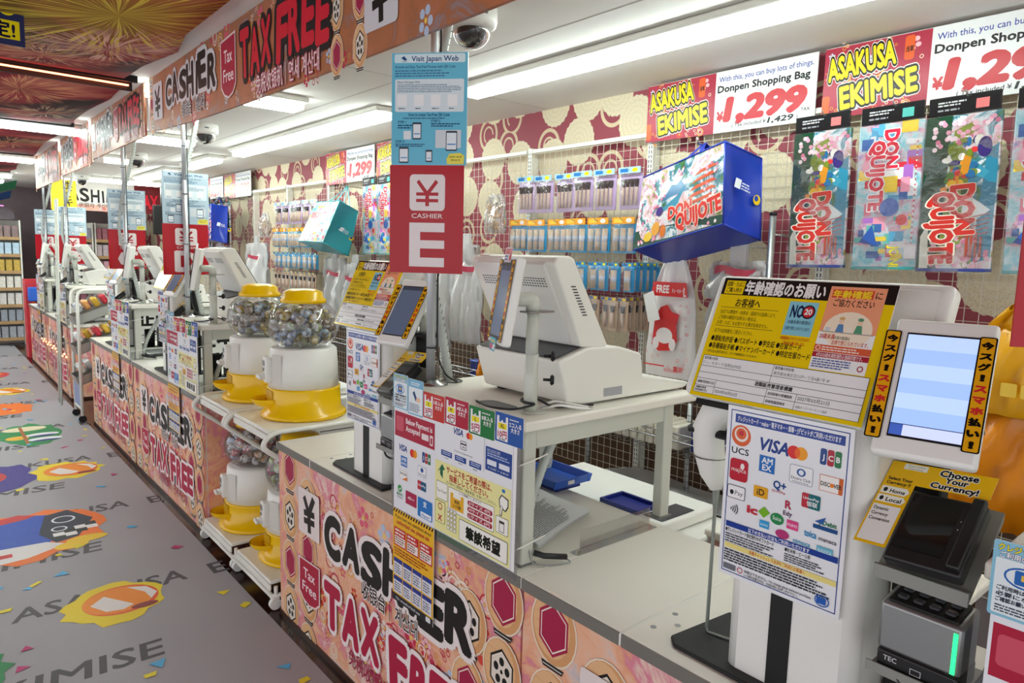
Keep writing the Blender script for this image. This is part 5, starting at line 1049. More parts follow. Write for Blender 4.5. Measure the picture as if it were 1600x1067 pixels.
for k in (0, 2, 3, 4, 5):
    for o, lab in proto:
        nm = o.name.split('.')[0]; sh_ = 0.0
        if k == 0: sh_ = -0.10 if nm in ('banner_pole', 'pole_cable', 'cable_conduit') else -0.025 if nm in ('payment_sheet', 'service_sheet', 'info_card', 'bag_price_card', 'long_notice', 'register_desk') else 0.0
        copy_tree(o, (0, ST[k][0]-ST[1][0]+sh_, 0), label=lab.format(st=ST[k][1]))

# only the nearest kiosk shows its lit list; the others are off, glare painted in as flat blue-grey
def glare_screen(w, h, c): q = Pr(); q.rect(0, 0, w, h, c); q.rect(0, h*0.93, w, h, '#4a5468'); return q.mesh('screen_image', 'print_gloss')
GLARE_T, GLARE_P = glare_screen(0.108, 0.20, '#6c7c98'), glare_screen(0.096, 0.185, '#7f90ac')
near_kiosk = [o for o in bpy.data.objects if o.name.startswith('payment_kiosk') and o.get('label', '').endswith(ST[0][1])][0]
for par, ch in list(CH.items()):
    if par.split('.')[0] in ('payment_kiosk', 'customer_display') and par != near_kiosk.name:
        for c in ch:
            if c.startswith('screen_image'): bpy.data.objects[c].data = GLARE_T if par.startswith('payment') else GLARE_P
# hanging signs: web guide poster above the red cashier letter
def web_poster(pale):
    p = Pr(0.262, 0.262); H = 1.17; B = '#b4cad8' if pale else '#6cc0dc'  # pale version has the washing glare on the laminate put into its colours
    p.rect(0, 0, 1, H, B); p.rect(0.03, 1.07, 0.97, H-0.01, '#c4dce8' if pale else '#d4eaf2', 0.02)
    p.text(0.26, 1.085, 0.055, 'Visit Japan Web', '#284c80', 0.02, 0.62); p.poly([(0.12, 1.12), (0.17, 1.09), (0.20, 1.10), (0.16, 1.14)], '#284c80'); p.rect(0.13, 1.08, 0.20, 1.084, '#284c80')
    p.text(0.04, 1.015, 0.028, 'Smooth and Easy Tax-Free Process with QR Code', '#284c80', 0.015, 0.80); p.bars(0.04, 0.92, 0.85, 1.0, 3, '#4878a0', 3)
    p.rect(0.04, 0.56, 0.96, 0.90, '#dceaf0', 0.02); p.text(0.07, 0.86, 0.022, 'About Visit Japan Web', '#404c5c', 0.01, 0.3); p.bars(0.07, 0.76, 0.93, 0.85, 5, '#7088a0', 4)
    for i in range(4): p.rect(0.07+0.225*i, 0.62, 0.20+0.225*i, 0.74, '#f2f4f6'); p.bars(0.09+0.225*i, 0.585, 0.18+0.225*i, 0.605, 1, '#506070', i)
    p.text(0.5, 0.515, 0.032, 'How to create Tax-Free QR Code', '#1c4470', 0.02, 0.55, 'C'); p.bars(0.15, 0.48, 0.85, 0.505, 1, '#3c6c90', 7)
    p.text(0.08, 0.44, 0.026, 'STEP 1', '#1c4470', 0.02, 0.11); p.text(0.53, 0.45, 0.026, 'STEP 2', '#1c4470', 0.02, 0.12); p.text(0.05, 0.235, 0.026, 'STEP 3', '#1c4470', 0.02, 0.12); p.bars(0.08, 0.38, 0.28, 0.43, 2, '#1c4470', 2); p.bars(0.53, 0.40, 0.92, 0.445, 2, '#1c4470', 2); p.bars(0.05, 0.19, 0.45, 0.228, 2, '#1c4470', 2)
    p.rect(0.16, 0.27, 0.26, 0.36, '#e8eef2'); p.rect(0.59, 0.18, 0.93, 0.37, '#d4dce2')
    for x, y, w, h in ((0.28, 0.27, 0.12, 0.18), (0.73, 0.15, 0.15, 0.21), (0.10, 0.02, 0.13, 0.17), (0.46, 0.03, 0.09, 0.13)):
        p.rect(x, y, x+w, y+h, '#384454', 0.012); p.rect(x+0.01, y+0.015, x+w-0.01, y+h-0.02, '#e8f0f6'); p.rect(x+0.02, y+h*0.3, x+w-0.02, y+h*0.36, '#4888c8')
    p.poly([(0.75, 0.01), (0.97, 0.01), (0.98, 0.10), (0.92, 0.13), (0.78, 0.12), (0.74, 0.06)], '#ecdf5c'); p.text(0.86, 0.08, 0.022, 'scan and', '#504810', 0.02, 0.16, 'C'); p.text(0.86, 0.045, 0.022, 'show it', '#504810', 0.02, 0.12, 'C')
    return p
def letter_sign(ch):
    p = Pr(0.262, 0.262); H = 1.17; p.rect(0, 0, 1, H, '#b41424'); p.rect(0.27, 0.68, 0.75, 1.07, '#eadfdf', 0.05)
    p.line([(0.38, 1.0), (0.51, 0.86)], 0.045, '#b41424'); p.line([(0.64, 1.0), (0.51, 0.86)], 0.045, '#b41424'); p.line([(0.51, 0.88), (0.51, 0.73)], 0.05, '#b41424'); p.line([(0.36, 0.86), (0.66, 0.86)], 0.035, '#b41424'); p.line([(0.36, 0.79), (0.66, 0.79)], 0.035, '#b41424')
    p.text(0.51, 0.60, 0.05, 'CASHIER', '#eadfdf', 0.01, 0.42, 'C')
    if ch == 'E':
        for q in ((0.27, 0.07, 0.42, 0.55), (0.27, 0.45, 0.75, 0.55), (0.27, 0.27, 0.75, 0.36), (0.27, 0.07, 0.75, 0.17)): p.rect(*q, '#eadfdf')
    else: p.text(0.51, 0.09, 0.45, ch, '#eadfdf', 0.045, 0.48, 'C')
    return p
for k, (x, y, zb, ch) in {0: (-0.062, 0.270, 1.50, 'F'), 1: (-0.095, 1.80, 1.545, 'E'), 2: (-0.02, 4.57, 1.435, 'D'), 3: (-0.005, 6.2, 1.42, 'C'), 4: (0.035, 9.0, 1.39, 'B'), 5: (0.0, 10.6, 1.41, 'A')}.items():
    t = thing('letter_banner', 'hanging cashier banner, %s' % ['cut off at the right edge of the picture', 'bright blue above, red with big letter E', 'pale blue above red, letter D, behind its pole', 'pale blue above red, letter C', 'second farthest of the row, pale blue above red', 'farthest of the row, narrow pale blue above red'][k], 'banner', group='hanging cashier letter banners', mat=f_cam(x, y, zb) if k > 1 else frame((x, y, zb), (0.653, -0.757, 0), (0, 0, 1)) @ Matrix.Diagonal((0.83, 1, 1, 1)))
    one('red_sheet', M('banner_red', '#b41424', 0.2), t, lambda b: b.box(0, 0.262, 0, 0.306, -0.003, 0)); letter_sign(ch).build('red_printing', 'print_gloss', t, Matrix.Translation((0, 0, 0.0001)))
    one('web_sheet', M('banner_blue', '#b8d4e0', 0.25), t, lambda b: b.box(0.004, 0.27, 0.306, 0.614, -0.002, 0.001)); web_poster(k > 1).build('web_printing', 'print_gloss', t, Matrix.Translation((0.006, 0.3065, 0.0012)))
# ------------------------------------------------------------------ wall: uprights, wire grid, signs
XG = 1.905
ORD = ['first', 'second', 'third', 'fourth', 'fifth', 'sixth', 'seventh', 'eighth', 'ninth', 'tenth', 'eleventh', 'twelfth', 'thirteenth', 'fourteenth']
ups = [0.53, 1.50, 2.48, 3.46, 4.43, 5.40, 6.37, 7.35, 8.32, 9.30, 10.27, 11.25]
u0 = None
def upright_mesh():
    t = thing('slotted_upright', 'white slotted wall upright at the right end, behind hanging shopping bags', 'upright', (XG+0.02, ups[0], 0.0), group='slotted wall uprights')
    one('post', 'white_paint', t, lambda b: b.box(-0.02, 0.04, -0.018, 0.018, 0.0, 2.29))
    o = one('slots', 'dark_band', t, lambda b: [b.box(-0.0206, -0.0198, s-0.0025, s+0.0025, 0.42+0.025*i, 0.437+0.025*i) for i in range(74) for s in (-0.008, 0.008)]); o['kind'] = 'stuff'
    return t
u0 = upright_mesh()
for k, y in enumerate(ups[1:]): copy_tree(u0, (0, y-ups[0], 0), label='white slotted wall upright, %s from the right' % ORD[k+1])
def grid_panel():
    t = thing('wire_grid_panel', 'white wire grid panel at the right end behind printed shopping bags', 'wire grid', (XG, ups[0], 0.35), group='wire grid wall panels')
    W = 0.93
    one('top_rail', 'white_paint', t, lambda b: b.box(-0.012, 0.012, 0.022, W+0.018, 1.905, 1.930, 0.003, 1))
    def wires(b):
        for i in range(19): y = 0.04+0.05*i; b.box(-0.0012, 0.0012, y-0.0012, y+0.0012, 0.0, 1.90)
        for j in range(39): z = 0.0+0.05*j; b.box(-0.0036, -0.0012, 0.03, W+0.01, z-0.0012, z+0.0012)
    o = one('wires', 'wire_cream', t, wires); o['kind'] = 'stuff'; return t
g0 = grid_panel()
for k, y in enumerate(ups[1:-1]): copy_tree(g0, (0, y-ups[0], 0), label='white wire grid panel, %s from the right' % ORD[k+1])

def logo_sign():
    p = Pr(0.93, 0.93); H = 0.31
    p.rect(0, 0, 0.45, H, '#b03048'); flowers(p, 0.01, 0.01, 0.40, H-0.01, 26, 3, 0.9); p.rect(0.345, 0.20, 0.385, 0.30, '#e0602c', 0.012); p.text(0.365, 0.235, 0.018, '浅草', '#301810', 0.03, 0.03, 'C'); p.rect(0.0, 0.01, 0.035, 0.10, '#e0602c', 0.01)
    for y, t, w in ((0.165, 'ASAKUSA', 0.29), (0.035, 'EKIMISE', 0.32)):
        x = 0.025 if y > 0.1 else 0.09; rr = 0.12
        p.text(x, y, 0.095, t, '#f4f0e8', 0.15, w, rot=rr); p.text(x, y, 0.095, t, '#15120e', 0.12, w, rot=rr); p.text(x, y, 0.095, t, '#f4d81c', 0.045, w, rot=rr)
    p.rect(0.45, 0, 1.0, H, '#e8e8ea'); p.text(0.47, 0.258, 0.026, 'With this, you can buy lots of things.', '#3048a0', 0.01, 0.51); p.text(0.465, 0.205, 0.034, 'Donpen Shopping Bag', '#1c1c20', 0.035, 0.50)
    p.text(0.468, 0.06, 0.045, '¥', '#c01028', 0.05, 0.035); p.text(0.515, 0.06, 0.11, '1,299', '#c01028', 0.06, 0.42, shear=0.12, res=3); p.text(0.93, 0.052, 0.016, 'TAX', '#1c1c20', 0.02, 0.045)
    p.text(0.56, 0.022, 0.018, '( Tax included ¥', '#1c1c20', 0.01, 0.19); p.text(0.76, 0.019, 0.026, '1,429', '#1c1c20', 0.035, 0.13, shear=0.15); p.text(0.91, 0.022, 0.018, ')', '#1c1c20', 0.01)
    return p
SIG = ['right at the picture edge', 'over the big blue bag', 'left of centre, mostly behind the blue poster', 'above the teal bag', 'far down the wall, right one of two', 'far down the wall, leftmost']
s0 = None
for k, yf in enumerate((1.535, 2.495, 5.40, 6.365, 9.27, 10.24)):
    if s0 is None:
        s0 = sheet('price_sign', 'logo and red 1,299 yen sign, '+SIG[0], 'sign', f_aisle(XG-0.022, yf, 2.225), 0.93, 0.29, logo_sign(), 0.004, '#f0f0f2', 'print_satin', 'shopping bag price signs on the wall')
    else: copy_tree(s0, (0, yf-1.535, 0), label='logo and red 1,299 yen sign, '+SIG[k])

# ------------------------------------------------------------------ flat shopping bags on hooks
def art_print(kind, W, H):
    p = Pr(); r = random.Random(3 if kind == 's' else 8)
    if kind == 's':
        p.poly([(0, 0), (W*0.3, 0), (W*0.36, H), (0, H)], '#1d4a34'); p.poly([(W*0.75, 0.02), (W, 0.04), (W, H*0.8), (W*0.85, H*0.75)], '#2f88a8'); p.poly([(W*0.28, H*0.1), (W*0.7, H*0.2), (W*0.66, H*0.95), (W*0.4, H*0.9)], '#8a9a38')
        p.poly([(W*0.55, H*0.25), (W*0.95, H*0.38), (W*0.6, H*0.5)], '#e8eef0'); p.poly([(W*0.62, H*0.5), (W*0.9, H*0.62), (W*0.64, H*0.72)], '#3f98b4'); p.poly([(W*0.03, 0.0), (W*0.16, 0.0), (W*0.12, H*0.3), (W*0.02, H*0.22)], '#f0eee4')
        for i in range(90):
            x = r.uniform(W*0.1, W*0.96); y = r.choice([r.uniform(0.01, H*0.2), r.uniform(H*0.78, H*0.97)]); p.ell(x, y, 0.009, 0.009, r.choice(['#f4c4d4', '#eaa0bc', '#f8e0e8', '#d87898']), 6)
        [p.ell(r.uniform(W*0.3, W*0.75), r.uniform(H*0.45, H*0.85), r.uniform(0.006, 0.018), r.uniform(0.008, 0.02), r.choice(['#2c5a34', '#7a8a2c', '#d83838', '#e8962c', '#3a2f78', '#f0c030', '#2a6a9c', '#f4f0e8', '#58883c']), 9) for _ in range(46)]; p.poly([(W*0.5, H*0.60), (W*0.62, H*0.62), (W*0.66, H*0.72), (W*0.56, H*0.74)], '#d08828'); p.ell(W*0.82, H*0.78, 0.022, 0.035, '#3a2f78'); [p.line([(W*0.55, H*(0.2+0.03*i)), (W*0.95, H*(0.24+0.03*i))], 0.004, '#a84030') for i in range(5)]
        for j in range(4): p.rect(W*(0.66+0.06*j), H*0.08, W*(0.70+0.06*j), H*(0.3-0.03*j), '#b84a30')
        p.text(W*0.42, H*0.54, 0.07, 'DON', '#d82818', 0.06, 0.17, rot=-PI/2+0.06, out='#f8e8d8', ow=0.03); p.text(W*0.16, H*0.50, 0.07, 'QUIJOTE', '#d82818', 0.06, H*0.46, rot=-PI/2+0.03, out='#f8e8d8', ow=0.06)
    else:
        for i in range(60):
            x = r.uniform(0.0, W*0.85); y = r.uniform(0.0, H*0.93); w = r.uniform(0.02, 0.06); h = r.uniform(0.015, 0.06); p.rect(x, y, min(x+w, W), min(y+h, H), r.choice(['#e86a88', '#5aa8d0', '#f0d048', '#b070c8', '#f4f0f0', '#d83848', '#3a6ab0', '#68c0b8', '#f0a0b8', '#e8e4ea']))
        for i in range(40): p.ell(W*0.92, H*0.15+i*H*0.018, 0.003, 0.003, '#e03838' if i % 2 else '#f4f4f4', 6)
        p.text(W*0.42, H*0.95, 0.05, 'DON', '#e03048', 0.05, 0.14, rot=-PI/2, out='#f4f0f4', ow=0.06); p.text(W*0.22, H*0.88, 0.05, 'QUIJOTE', '#e03048', 0.05, 0.26, rot=-PI/2, out='#f4f0f4', ow=0.06)
        p.poly([(W*0.1, H*0.18), (W*0.4, H*0.15), (W*0.3, H*0.3)], '#2c5cb8'); p.ell(W*0.55, H*0.42, 0.035, 0.035, '#2c5cb8'); p.ell(W*0.75, H*0.33, 0.02, 0.02, '#e03838')
        p.text(W*0.6, H*0.15, 0.035, 'JO NE', '#f0e020', 0.04, 0.09, rot=-PI/2)
    return p
def flat_bag(kind, label, y, lean=-0.08, x=1.70):
    W, H = 0.245, 0.555
    t = thing('shopping_bag', label, 'bag', group='folded shopping bags hanging on hooks', mat=frame((x, y, 1.585), (0, -1, 0.02), (0, lean, 1)))
    one('folded_bag', 'sakura_art' if kind == 's' else 'city_art', t, lambda b: b.box(0.004, W-0.004, 0.006, H, -0.022, 0.0, 0.006, 2)); art_print(kind, W-0.012, H-0.01).build('bag_printing', 'print_gloss', t, Matrix.Translation((0.006, 0.008, 0.0003)))
    one('bottom_band', M('bag_blue', '#243c98', 0.3) if kind == 's' else M('bag_teal', '#35a3a8', 0.3), t, lambda b: b.box(0.004, W-0.004, 0.0, 0.012, -0.024, 0.003, 0.002, 1))
    one('header_card', M('header_black', '#17181c', 0.2), t, lambda b: b.box(0.01, W-0.01, H, H+0.065, -0.006, 0.004, 0.002, 1))
    hp = Pr(); hp.bars(0.03, 0.03, 0.12, 0.05, 2, '#c8c8cc', 2, 0.5); hp.rect(0.15, 0.012, 0.19, 0.045, '#58b0a8' if kind != 's' else '#d87878'); hp.bars(0.03, 0.012, 0.12, 0.025, 1, '#909098', 3); hp.build('header_printing', 'print_gloss', t, Matrix.Translation((0.01, H, 0.0045)))
    one('clear_sleeve', 'clear_pack', t, lambda b: b.grid(lambda u, v: (u*W, -0.004+v*(H+0.006), 0.004+0.004*math.sin(6*u+9*v)+0.003*math.sin(17*v)), 8, 16))
    one('hook', 'wire_steel', t, lambda b: b.tube(rounded([(W*0.55, H+0.055, -0.21), (W*0.55, H+0.058, 0.02), (W*0.55, H+0.075, 0.035)], 0.01), 0.0025, 6))
    return t
fb = flat_bag('s', 'folded cherry blossom shopping bag, left one of the hanging row', 1.545)
fc = flat_bag('c', 'folded pale blue city shopping bag between two cherry blossom bags', 1.275)
copy_tree(fb, (0, 1.035-1.545, 0), label='folded cherry blossom shopping bag, right one with large red lettering')
copy_tree(fc, (0.01, 0.765-1.275, 0), label='folded city shopping bag partly cut by the right edge')
for i, y in enumerate((5.30, 5.05, 4.80, 4.55)): copy_tree(fc, (0, y-1.275, 0), label=['folded pale blue city bag just left of the blue web poster', 'folded pale blue city bag touching the blue web poster edge', 'folded city bag hidden behind the blue web poster', 'folded city bag further behind the web poster'][i])
for i, y in enumerate((9.05, 8.80, 9.30)): copy_tree(fb, (0, y-1.545, 0), label='folded cherry blossom bag in the far wall group, %s from the right' % ORD[(1, 0, 2, 3)[i]] if i != 3 else 'folded cherry blossom bag in the far group, closest to the teal bag')
for i in range(5):
    e_ = copy_tree(fb, (-0.06-0.034*i, 9.30-1.545, 0.01), label='folded cherry blossom bag hanging in front of the far wall group, %s out' % ORD[i], group='folded bags stacked outwards')
    for c_ in list(CH.get(e_.name, [])):
        if c_.startswith('hook'): bpy.data.objects.remove(bpy.data.objects[c_]); CH[e_.name].remove(c_)

# ------------------------------------------------------------------ big display bags
def big_bag(name, label, C, hook, body, art, seed):
    A = {k: Vector(v) for k, v in C.items()}; A['BTL'] = A['STR']+(A['FTL']-A['FTR'])*0.95
    base = A['FBR']; t = thing('shopping_bag', label, 'bag', tuple(base)); T = Matrix.Translation(-base)
    def quad(b, p00, p10, p11, p01, n=8, puff=0.006):
        nr = (p10-p00).cross(p01-p00).normalized()
        b.grid(lambda u, v: ((p00*(1-u)+p10*u)*(1-v)+(p01*(1-u)+p11*u)*v) + nr*puff*math.sin(PI*u)*math.sin(PI*v), n*2, n*2)
    f = one('front_face', art, t, lambda b: quad(b, A['FBL'], A['FBR'], A['FTR'], A['FTL']), T)
    one('side_gusset', body, t, lambda b: quad(b, A['FBR'], A['SBR'], A['STR'], A['FTR'], 8, -0.03), T); one('side_gusset', body, t, lambda b: quad(b, A['BBL'], A['FBL'], A['FTL'], A['BTL'], 8, -0.02), T)
    one('bottom', body, t, lambda b: quad(b, A['BBL'], A['SBR'], A['FBR'], A['FBL'], 6, -0.004), T); one('back_face', body, t, lambda b: quad(b, A['SBR'], A['BBL'], A['BTL'], A['STR'], 6), T)
    def edge(b):
        for a, c in (('FTL', 'FTR'), ('FTR', 'FBR'), ('FBR', 'FBL'), ('FTR', 'STR'), ('FBR', 'SBR'), ('STR', 'SBR'), ('BTL', 'STR')): b.tube([A[a], A[c]], 0.004, 6)
    one('piping', body, t, edge, T)
    def handle(b):
        for s, (L_, R_) in enumerate((('FTL', 'FTR'), ('BTL', 'STR'))):
            p0 = A[L_]*0.72+A[R_]*0.28; p1 = A[L_]*0.30+A[R_]*0.70; h = Vector(hook)
            for a, c in ((p0, h), (p1, h)):
                d = (A[R_]-A[L_]).normalized()*0.016; n = len(b.bm.verts)
                v = [b.bm.verts.new(q) for q in (a-d-Vector((0, 0, 0.05)), a+d-Vector((0, 0, 0.05)), c+d, c-d)]; b.bm.faces.new(v)
                v2 = [b.bm.verts.new(q.co+Vector((0.003, 0, 0))) for q in v]; b.bm.faces.new(v2[::-1]); [b.bm.faces.new((v[i], v2[i], v2[(i+1) % 4], v[(i+1) % 4])) for i in range(4)]
    one('handles', body, t, handle, T)
    W = (A['FBR']-A['FBL']).length; H = (A['FTR']-A['FBR']).length; p = Pr(); r = random.Random(seed)
    if seed == 1:
        p.poly([(0.0, 0.0), (W, 0.0), (W, H*0.12), (W*0.4, H*0.2), (0, H*0.25)], '#1d4a3c'); p.poly([(W*0.25, H*0.4), (W*0.5, H*0.42), (W*0.62, H*0.7), (W*0.5, H*0.55)], '#3f90b0'); p.poly([(W*0.32, H*0.55), (W*0.45, H*0.78), (W*0.5, H*0.8), (W*0.62, H*0.58)], '#3a78a8'); p.poly([(W*0.425, H*0.72), (W*0.45, H*0.78), (W*0.5, H*0.8), (W*0.53, H*0.74), (W*0.48, H*0.70)], '#f0f4f6')
        for j in range(5): p.poly([(W*(0.60+0.02*j), H*(0.36+0.09*j)), (W*0.93, H*(0.40+0.09*j)), (W*0.88, H*(0.44+0.09*j)), (W*(0.66+0.02*j), H*(0.41+0.09*j))], '#d86040')
        for i in range(150):
            x = r.uniform(0.02, W-0.03); y = r.uniform(H*0.05, H*0.95)
            if (x < W*0.35 or y > H*0.75 or x > W*0.8): p.ell(x, y, 0.008, 0.008, r.choice(['#f4c4d4', '#eaa0bc', '#fbe8ee', '#d87898']), 6)
        p.ell(W*0.27, H*0.2, 0.03, 0.03, '#e8a028'); p.ell(W*0.3, H*0.42, 0.025, 0.02, '#4a3488'); p.ell(W*0.18, H*0.12, 0.03, 0.022, '#e8c030'); p.ell(W*0.36, H*0.14, 0.02, 0.028, '#e07828')
        p.text(W*0.42, H*0.27, 0.05, 'DON', '#e02c20', 0.05, 0.15, rot=0.05, out='#f4d8c8', ow=0.05); p.text(W*0.52, H*0.10, 0.065, 'QUIJOTE', '#e02c20', 0.05, 0.27, rot=0.12, out='#f4d8c8', ow=0.05)
    else:
        for i in range(80): x = r.uniform(0.0, W*0.9); y = r.uniform(0.0, H*0.9); p.rect(x, y, min(x+r.uniform(0.02, 0.08), W), min(y+r.uniform(0.01, 0.04), H), r.choice(['#e86a88', '#5aa8d0', '#f0d048', '#f4f0f0', '#d83848', '#f6f4f4', '#f0a0b8', '#e8e4ea']))
        p.text(W*0.1, H*0.6, 0.06, 'DON QUIJOTE', '#e03048', 0.05, W*0.6, out='#f4f0f4', ow=0.05)
    # follow the face
    a, bq, c, d = A['FBL'], A['FBR'], A['FTR'], A['FTL']; nr = (bq-a).cross(d-a).normalized(); V = []
    for x, y, z in p.V:
        u, v = min(max(x/W, 0), 1), min(max(y/H, 0), 1); V.append(tuple((a*(1-u)+bq*u)*(1-v)+(d*(1-u)+c*u)*v+nr*(0.006*math.sin(PI*u)*math.sin(PI*v)+0.0012+z)-base))
    p.V = V; p.build('face_printing', 'print_gloss', t)
    sp = Pr(); sp.rect(0.02, 0.17, 0.055, 0.21, '#e8ecf2'); sp.bars(0.06, 0.17, 0.12, 0.205, 3, '#d8e0f0', 1); sp.ell(0.165, 0.16, 0.022, 0.022, '#f0cc20'); sp.ell(0.16, 0.165, 0.012, 0.012, '#2c4cb0')
    mm = frame(A['FBR']-base, A['SBR']-A['FBR'], A['FTR']-A['FBR']); mm = mm @ Matrix.Translation((0, 0, -0.006)); sp.build('side_printing', 'print_gloss', t, mm)
    one('hook', 'steel', t, lambda b: b.tube([Vector((XG-0.01, hook[1], hook[2]-0.01)), Vector((hook[0]-0.04, hook[1], hook[2]-0.005)), Vector((hook[0]-0.05, hook[1], hook[2]+0.02))], 0.004, 6), T)
    return t
M('bag_royal', '#1c3cae', 0.2); M('bag_turquoise', '#3aa8b4', 0.25); M('bag_art_white', '#eceef0', 0.15, var=0.03)
big_bag('b', 'large royal blue shopping bag with cherry blossom front hanging on the wall', dict(FTR=(1.42, 1.70, 2.093), FBR=(1.42, 1.685, 1.757), FBL=(1.52, 2.245, 1.645), FTL=(1.56, 2.233, 1.996), STR=(1.66, 1.672, 2.047), SBR=(1.64, 1.64, 1.696), BBL=(1.72, 2.178, 1.578)), (1.60, 1.93, 2.13), 'bag_royal', 'sakura_art', 1)
big_bag('t', 'large turquoise shopping bag hanging on the wall further down', dict(FTR=(1.42, 5.154, 1.998), FBR=(1.42, 5.452, 1.674), FBL=(1.50, 6.128, 1.687), FTL=(1.58, 5.933, 2.031), STR=(1.66, 5.308, 1.934), SBR=(1.66, 5.479, 1.565), BBL=(1.72, 6.216, 1.602)), (1.75, 5.665, 2.17), 'bag_turquoise', 'city_art', 2)
big_bag('r', 'small royal blue bag hanging far down the wall', dict(FTR=(1.45, 8.40, 2.10), FBR=(1.45, 8.42, 1.70), FBL=(1.5, 8.82, 1.68), FTL=(1.5, 8.80, 2.08), STR=(1.62, 8.38, 2.08), SBR=(1.62, 8.4, 1.66), BBL=(1.66, 8.8, 1.65)), (1.6, 8.6, 2.2), 'bag_royal', 'bag_royal', 3)

# ------------------------------------------------------------------ small packs on hooks
def pack(name, label, group, W, H, hdr, hcol, body, items):
    t = thing(name, label, 'pack', group=group, mat=f_aisle(1.70, 0, 0))
    if hdr:
        hp = Pr(); hp.rect(0, 0, W, hdr, hcol); hp.rect(W*0.08, hdr*0.2, W*0.45, hdr*0.8, '#2c78c0' if hcol != '#f0a020' else '#f4c840'); hp.ell(W*0.75, hdr*0.5, W*0.13, hdr*0.35, '#f0e020' if hcol != '#f0a020' else '#e8e4e0')
        one('header_card', M('header_'+hcol[1:], hcol, 0.3), t, lambda b: b.box(0, W, H, H+hdr, -0.003, 0.0)); hp.build('header_printing', 'print_gloss', t, Matrix.Translation((0, H, 0.0003)))
    one('backing_card', M('pack_'+body[1:], body, 0.35), t, lambda b: b.box(0, W, 0, H, -0.026, -0.018, 0.002, 1))
    if items == 'brush':
        for i in range(4 if W > 0.12 else 1):
            n = 4 if W > 0.12 else 1; x = W*(i+0.5)/n if n == 1 else W*0.2+i*W*0.2
            b = MB(); b.tube([(x, H*0.12, -0.010), (x, H*0.62, -0.010)], 0.0085, 8); b.mi = 1; b.tube([(x, H*0.62, -0.010), (x, H*0.70, -0.010), (x, H*0.84, -0.010)], 0.008, 8, True, 0.013); b.build('brush', [M('brush_skin', '#e6c8b4', 0.35), M('brush_hair', '#2c2226', 0.8)], t)
    else:
        n = items; 
        for i in range(n):
            x = W*(i+0.5)/n; b = MB(); b.tube([(x, H*0.08, -0.006), (x, H*0.85, -0.006)], min(0.016, W/n*0.33), 10); b.mi = 1; b.tube([(x, H*0.40, -0.006), (x, H*0.60, -0.006)], min(0.0164, W/n*0.34), 10); b.build('tube', [M('tube_skin', '#f2d8bc', 0.35), M('tube_label', '#e8e8f0', 0.35)], t)
    one('clear_cover', 'clear_pack', t, lambda b: b.grid(lambda u, v: (u*W, v*H, 0.008*math.sin(PI*u)**0.5*math.sin(PI*min(max(v, 0), 1))**0.5+0.006), 6, 6))
    one('hook', 'wire_steel', t, lambda b: b.tube(rounded([(W/2, H+hdr*0.6, -0.2), (W/2, H+hdr*0.6, 0.02), (W/2, H+hdr*0.6+0.015, 0.028)], 0.008), 0.002, 5))
    return t
PL = {}
rows = [('lilac brush set pack with yellow tab', 'lilac', 6, 0.162, 0.148, 0.185, 0.032, '#a8d4e8', '#ceb4e0', 'brush', 3.34, 1.865),
        ('blue three-tube pack under an orange header', 'orange', 6, 0.168, 0.155, 0.155, 0.035, '#f0a020', '#3aa8e4', 3, 3.40, 1.635),
        ('slim blue single-tube pack', 'slim', 12, 0.082, 0.072, 0.135, 0.02, '#48a0d0', '#3aa8e4', 1, 3.38, 1.430),
        ('narrow beige brush pack with blue foot', 'beige', 14, 0.069, 0.060, 0.165, 0.02, '#c8a890', '#d8c0a8', 'brush', 3.38, 1.215)]
packs_proto = {}
for base, key, n, pitch, W, H, hdr, hcol, body, items, y0, z0 in rows:
    nm = {'lilac': 'brush_pack', 'orange': 'tube_pack', 'slim': 'slim_tube_pack', 'beige': 'slim_brush_pack'}[key]
    proto_p = None
    for bay, dy in enumerate((0, 3.82, 7.75)):
        grp = base+'s, '+('near wall bay', 'second wall bay', 'far wall bay')[bay]
        for i in range(n):
            if bay == 2 and key in ('slim', 'beige') : continue
            lab = '%s, %s from the left %s' % (base, ORD[i], ('on the near bay', 'on the second bay by the turquoise bag', 'on the far bay')[bay])
            lab = ' '.join(lab.split()[:16])
            y = y0-pitch*i+dy
            if proto_p is None:
                proto_p = pack(nm, lab, grp, W, H, hdr, hcol, body, items); proto_p.location = (1.70, y, z0); packs_proto[key] = (proto_p, y, z0)
            else: copy_tree(proto_p, (0.012*((i*7) % 3-1), y-packs_proto[key][1]+0.004*((i*5) % 3-1), 0.004*((i*3) % 3-1)), label=lab, group=grp)
    if key in ('slim', 'beige'):
        for j in range(4): copy_tree(proto_p, (0.045*(j+1), -pitch*(n-1)-0.008*(j+1), 0), label='%s stacked behind the rightmost one, %s back' % (base, ORD[j]), group=base+'s stacked behind')

# ------------------------------------------------------------------ soft plastic bags on the wall
def soft(b, y0, y1, z0, z1, x, neck=0.5, d=0.10, top=0.45, seed=0, lean=0.0, n=44, m=34, wave=0.012):
    """closed puffed bag: wide below, gathered towards the top"""
    def fn(u, v):
        a = 2*PI*u; k = 1.0 if v < neck else 1-(1-top)*((v-neck)/(1-neck))**1.3
        yc = (y0+y1)/2+lean*v; w = (y1-y0)/2*k; dd = d*(math.sin(PI*min(v*1.15+0.06, 1))**0.6)*0.5*(0.5+0.5*k)
        wv = wave*math.sin(a*5+seed+v*6)*(0.3+v)+wave*0.6*math.sin(a*11+v*9+seed)+wave*0.35*math.sin(a*19-v*14)
        return (x+math.sin(a)*dd+wv, yc+math.cos(a)*w*(1+0.04*math.sin(9*v+seed)), z0+v*(z1-z0)+0.01*math.sin(a*3+seed)*v)
    b.grid(fn, n, m, True)
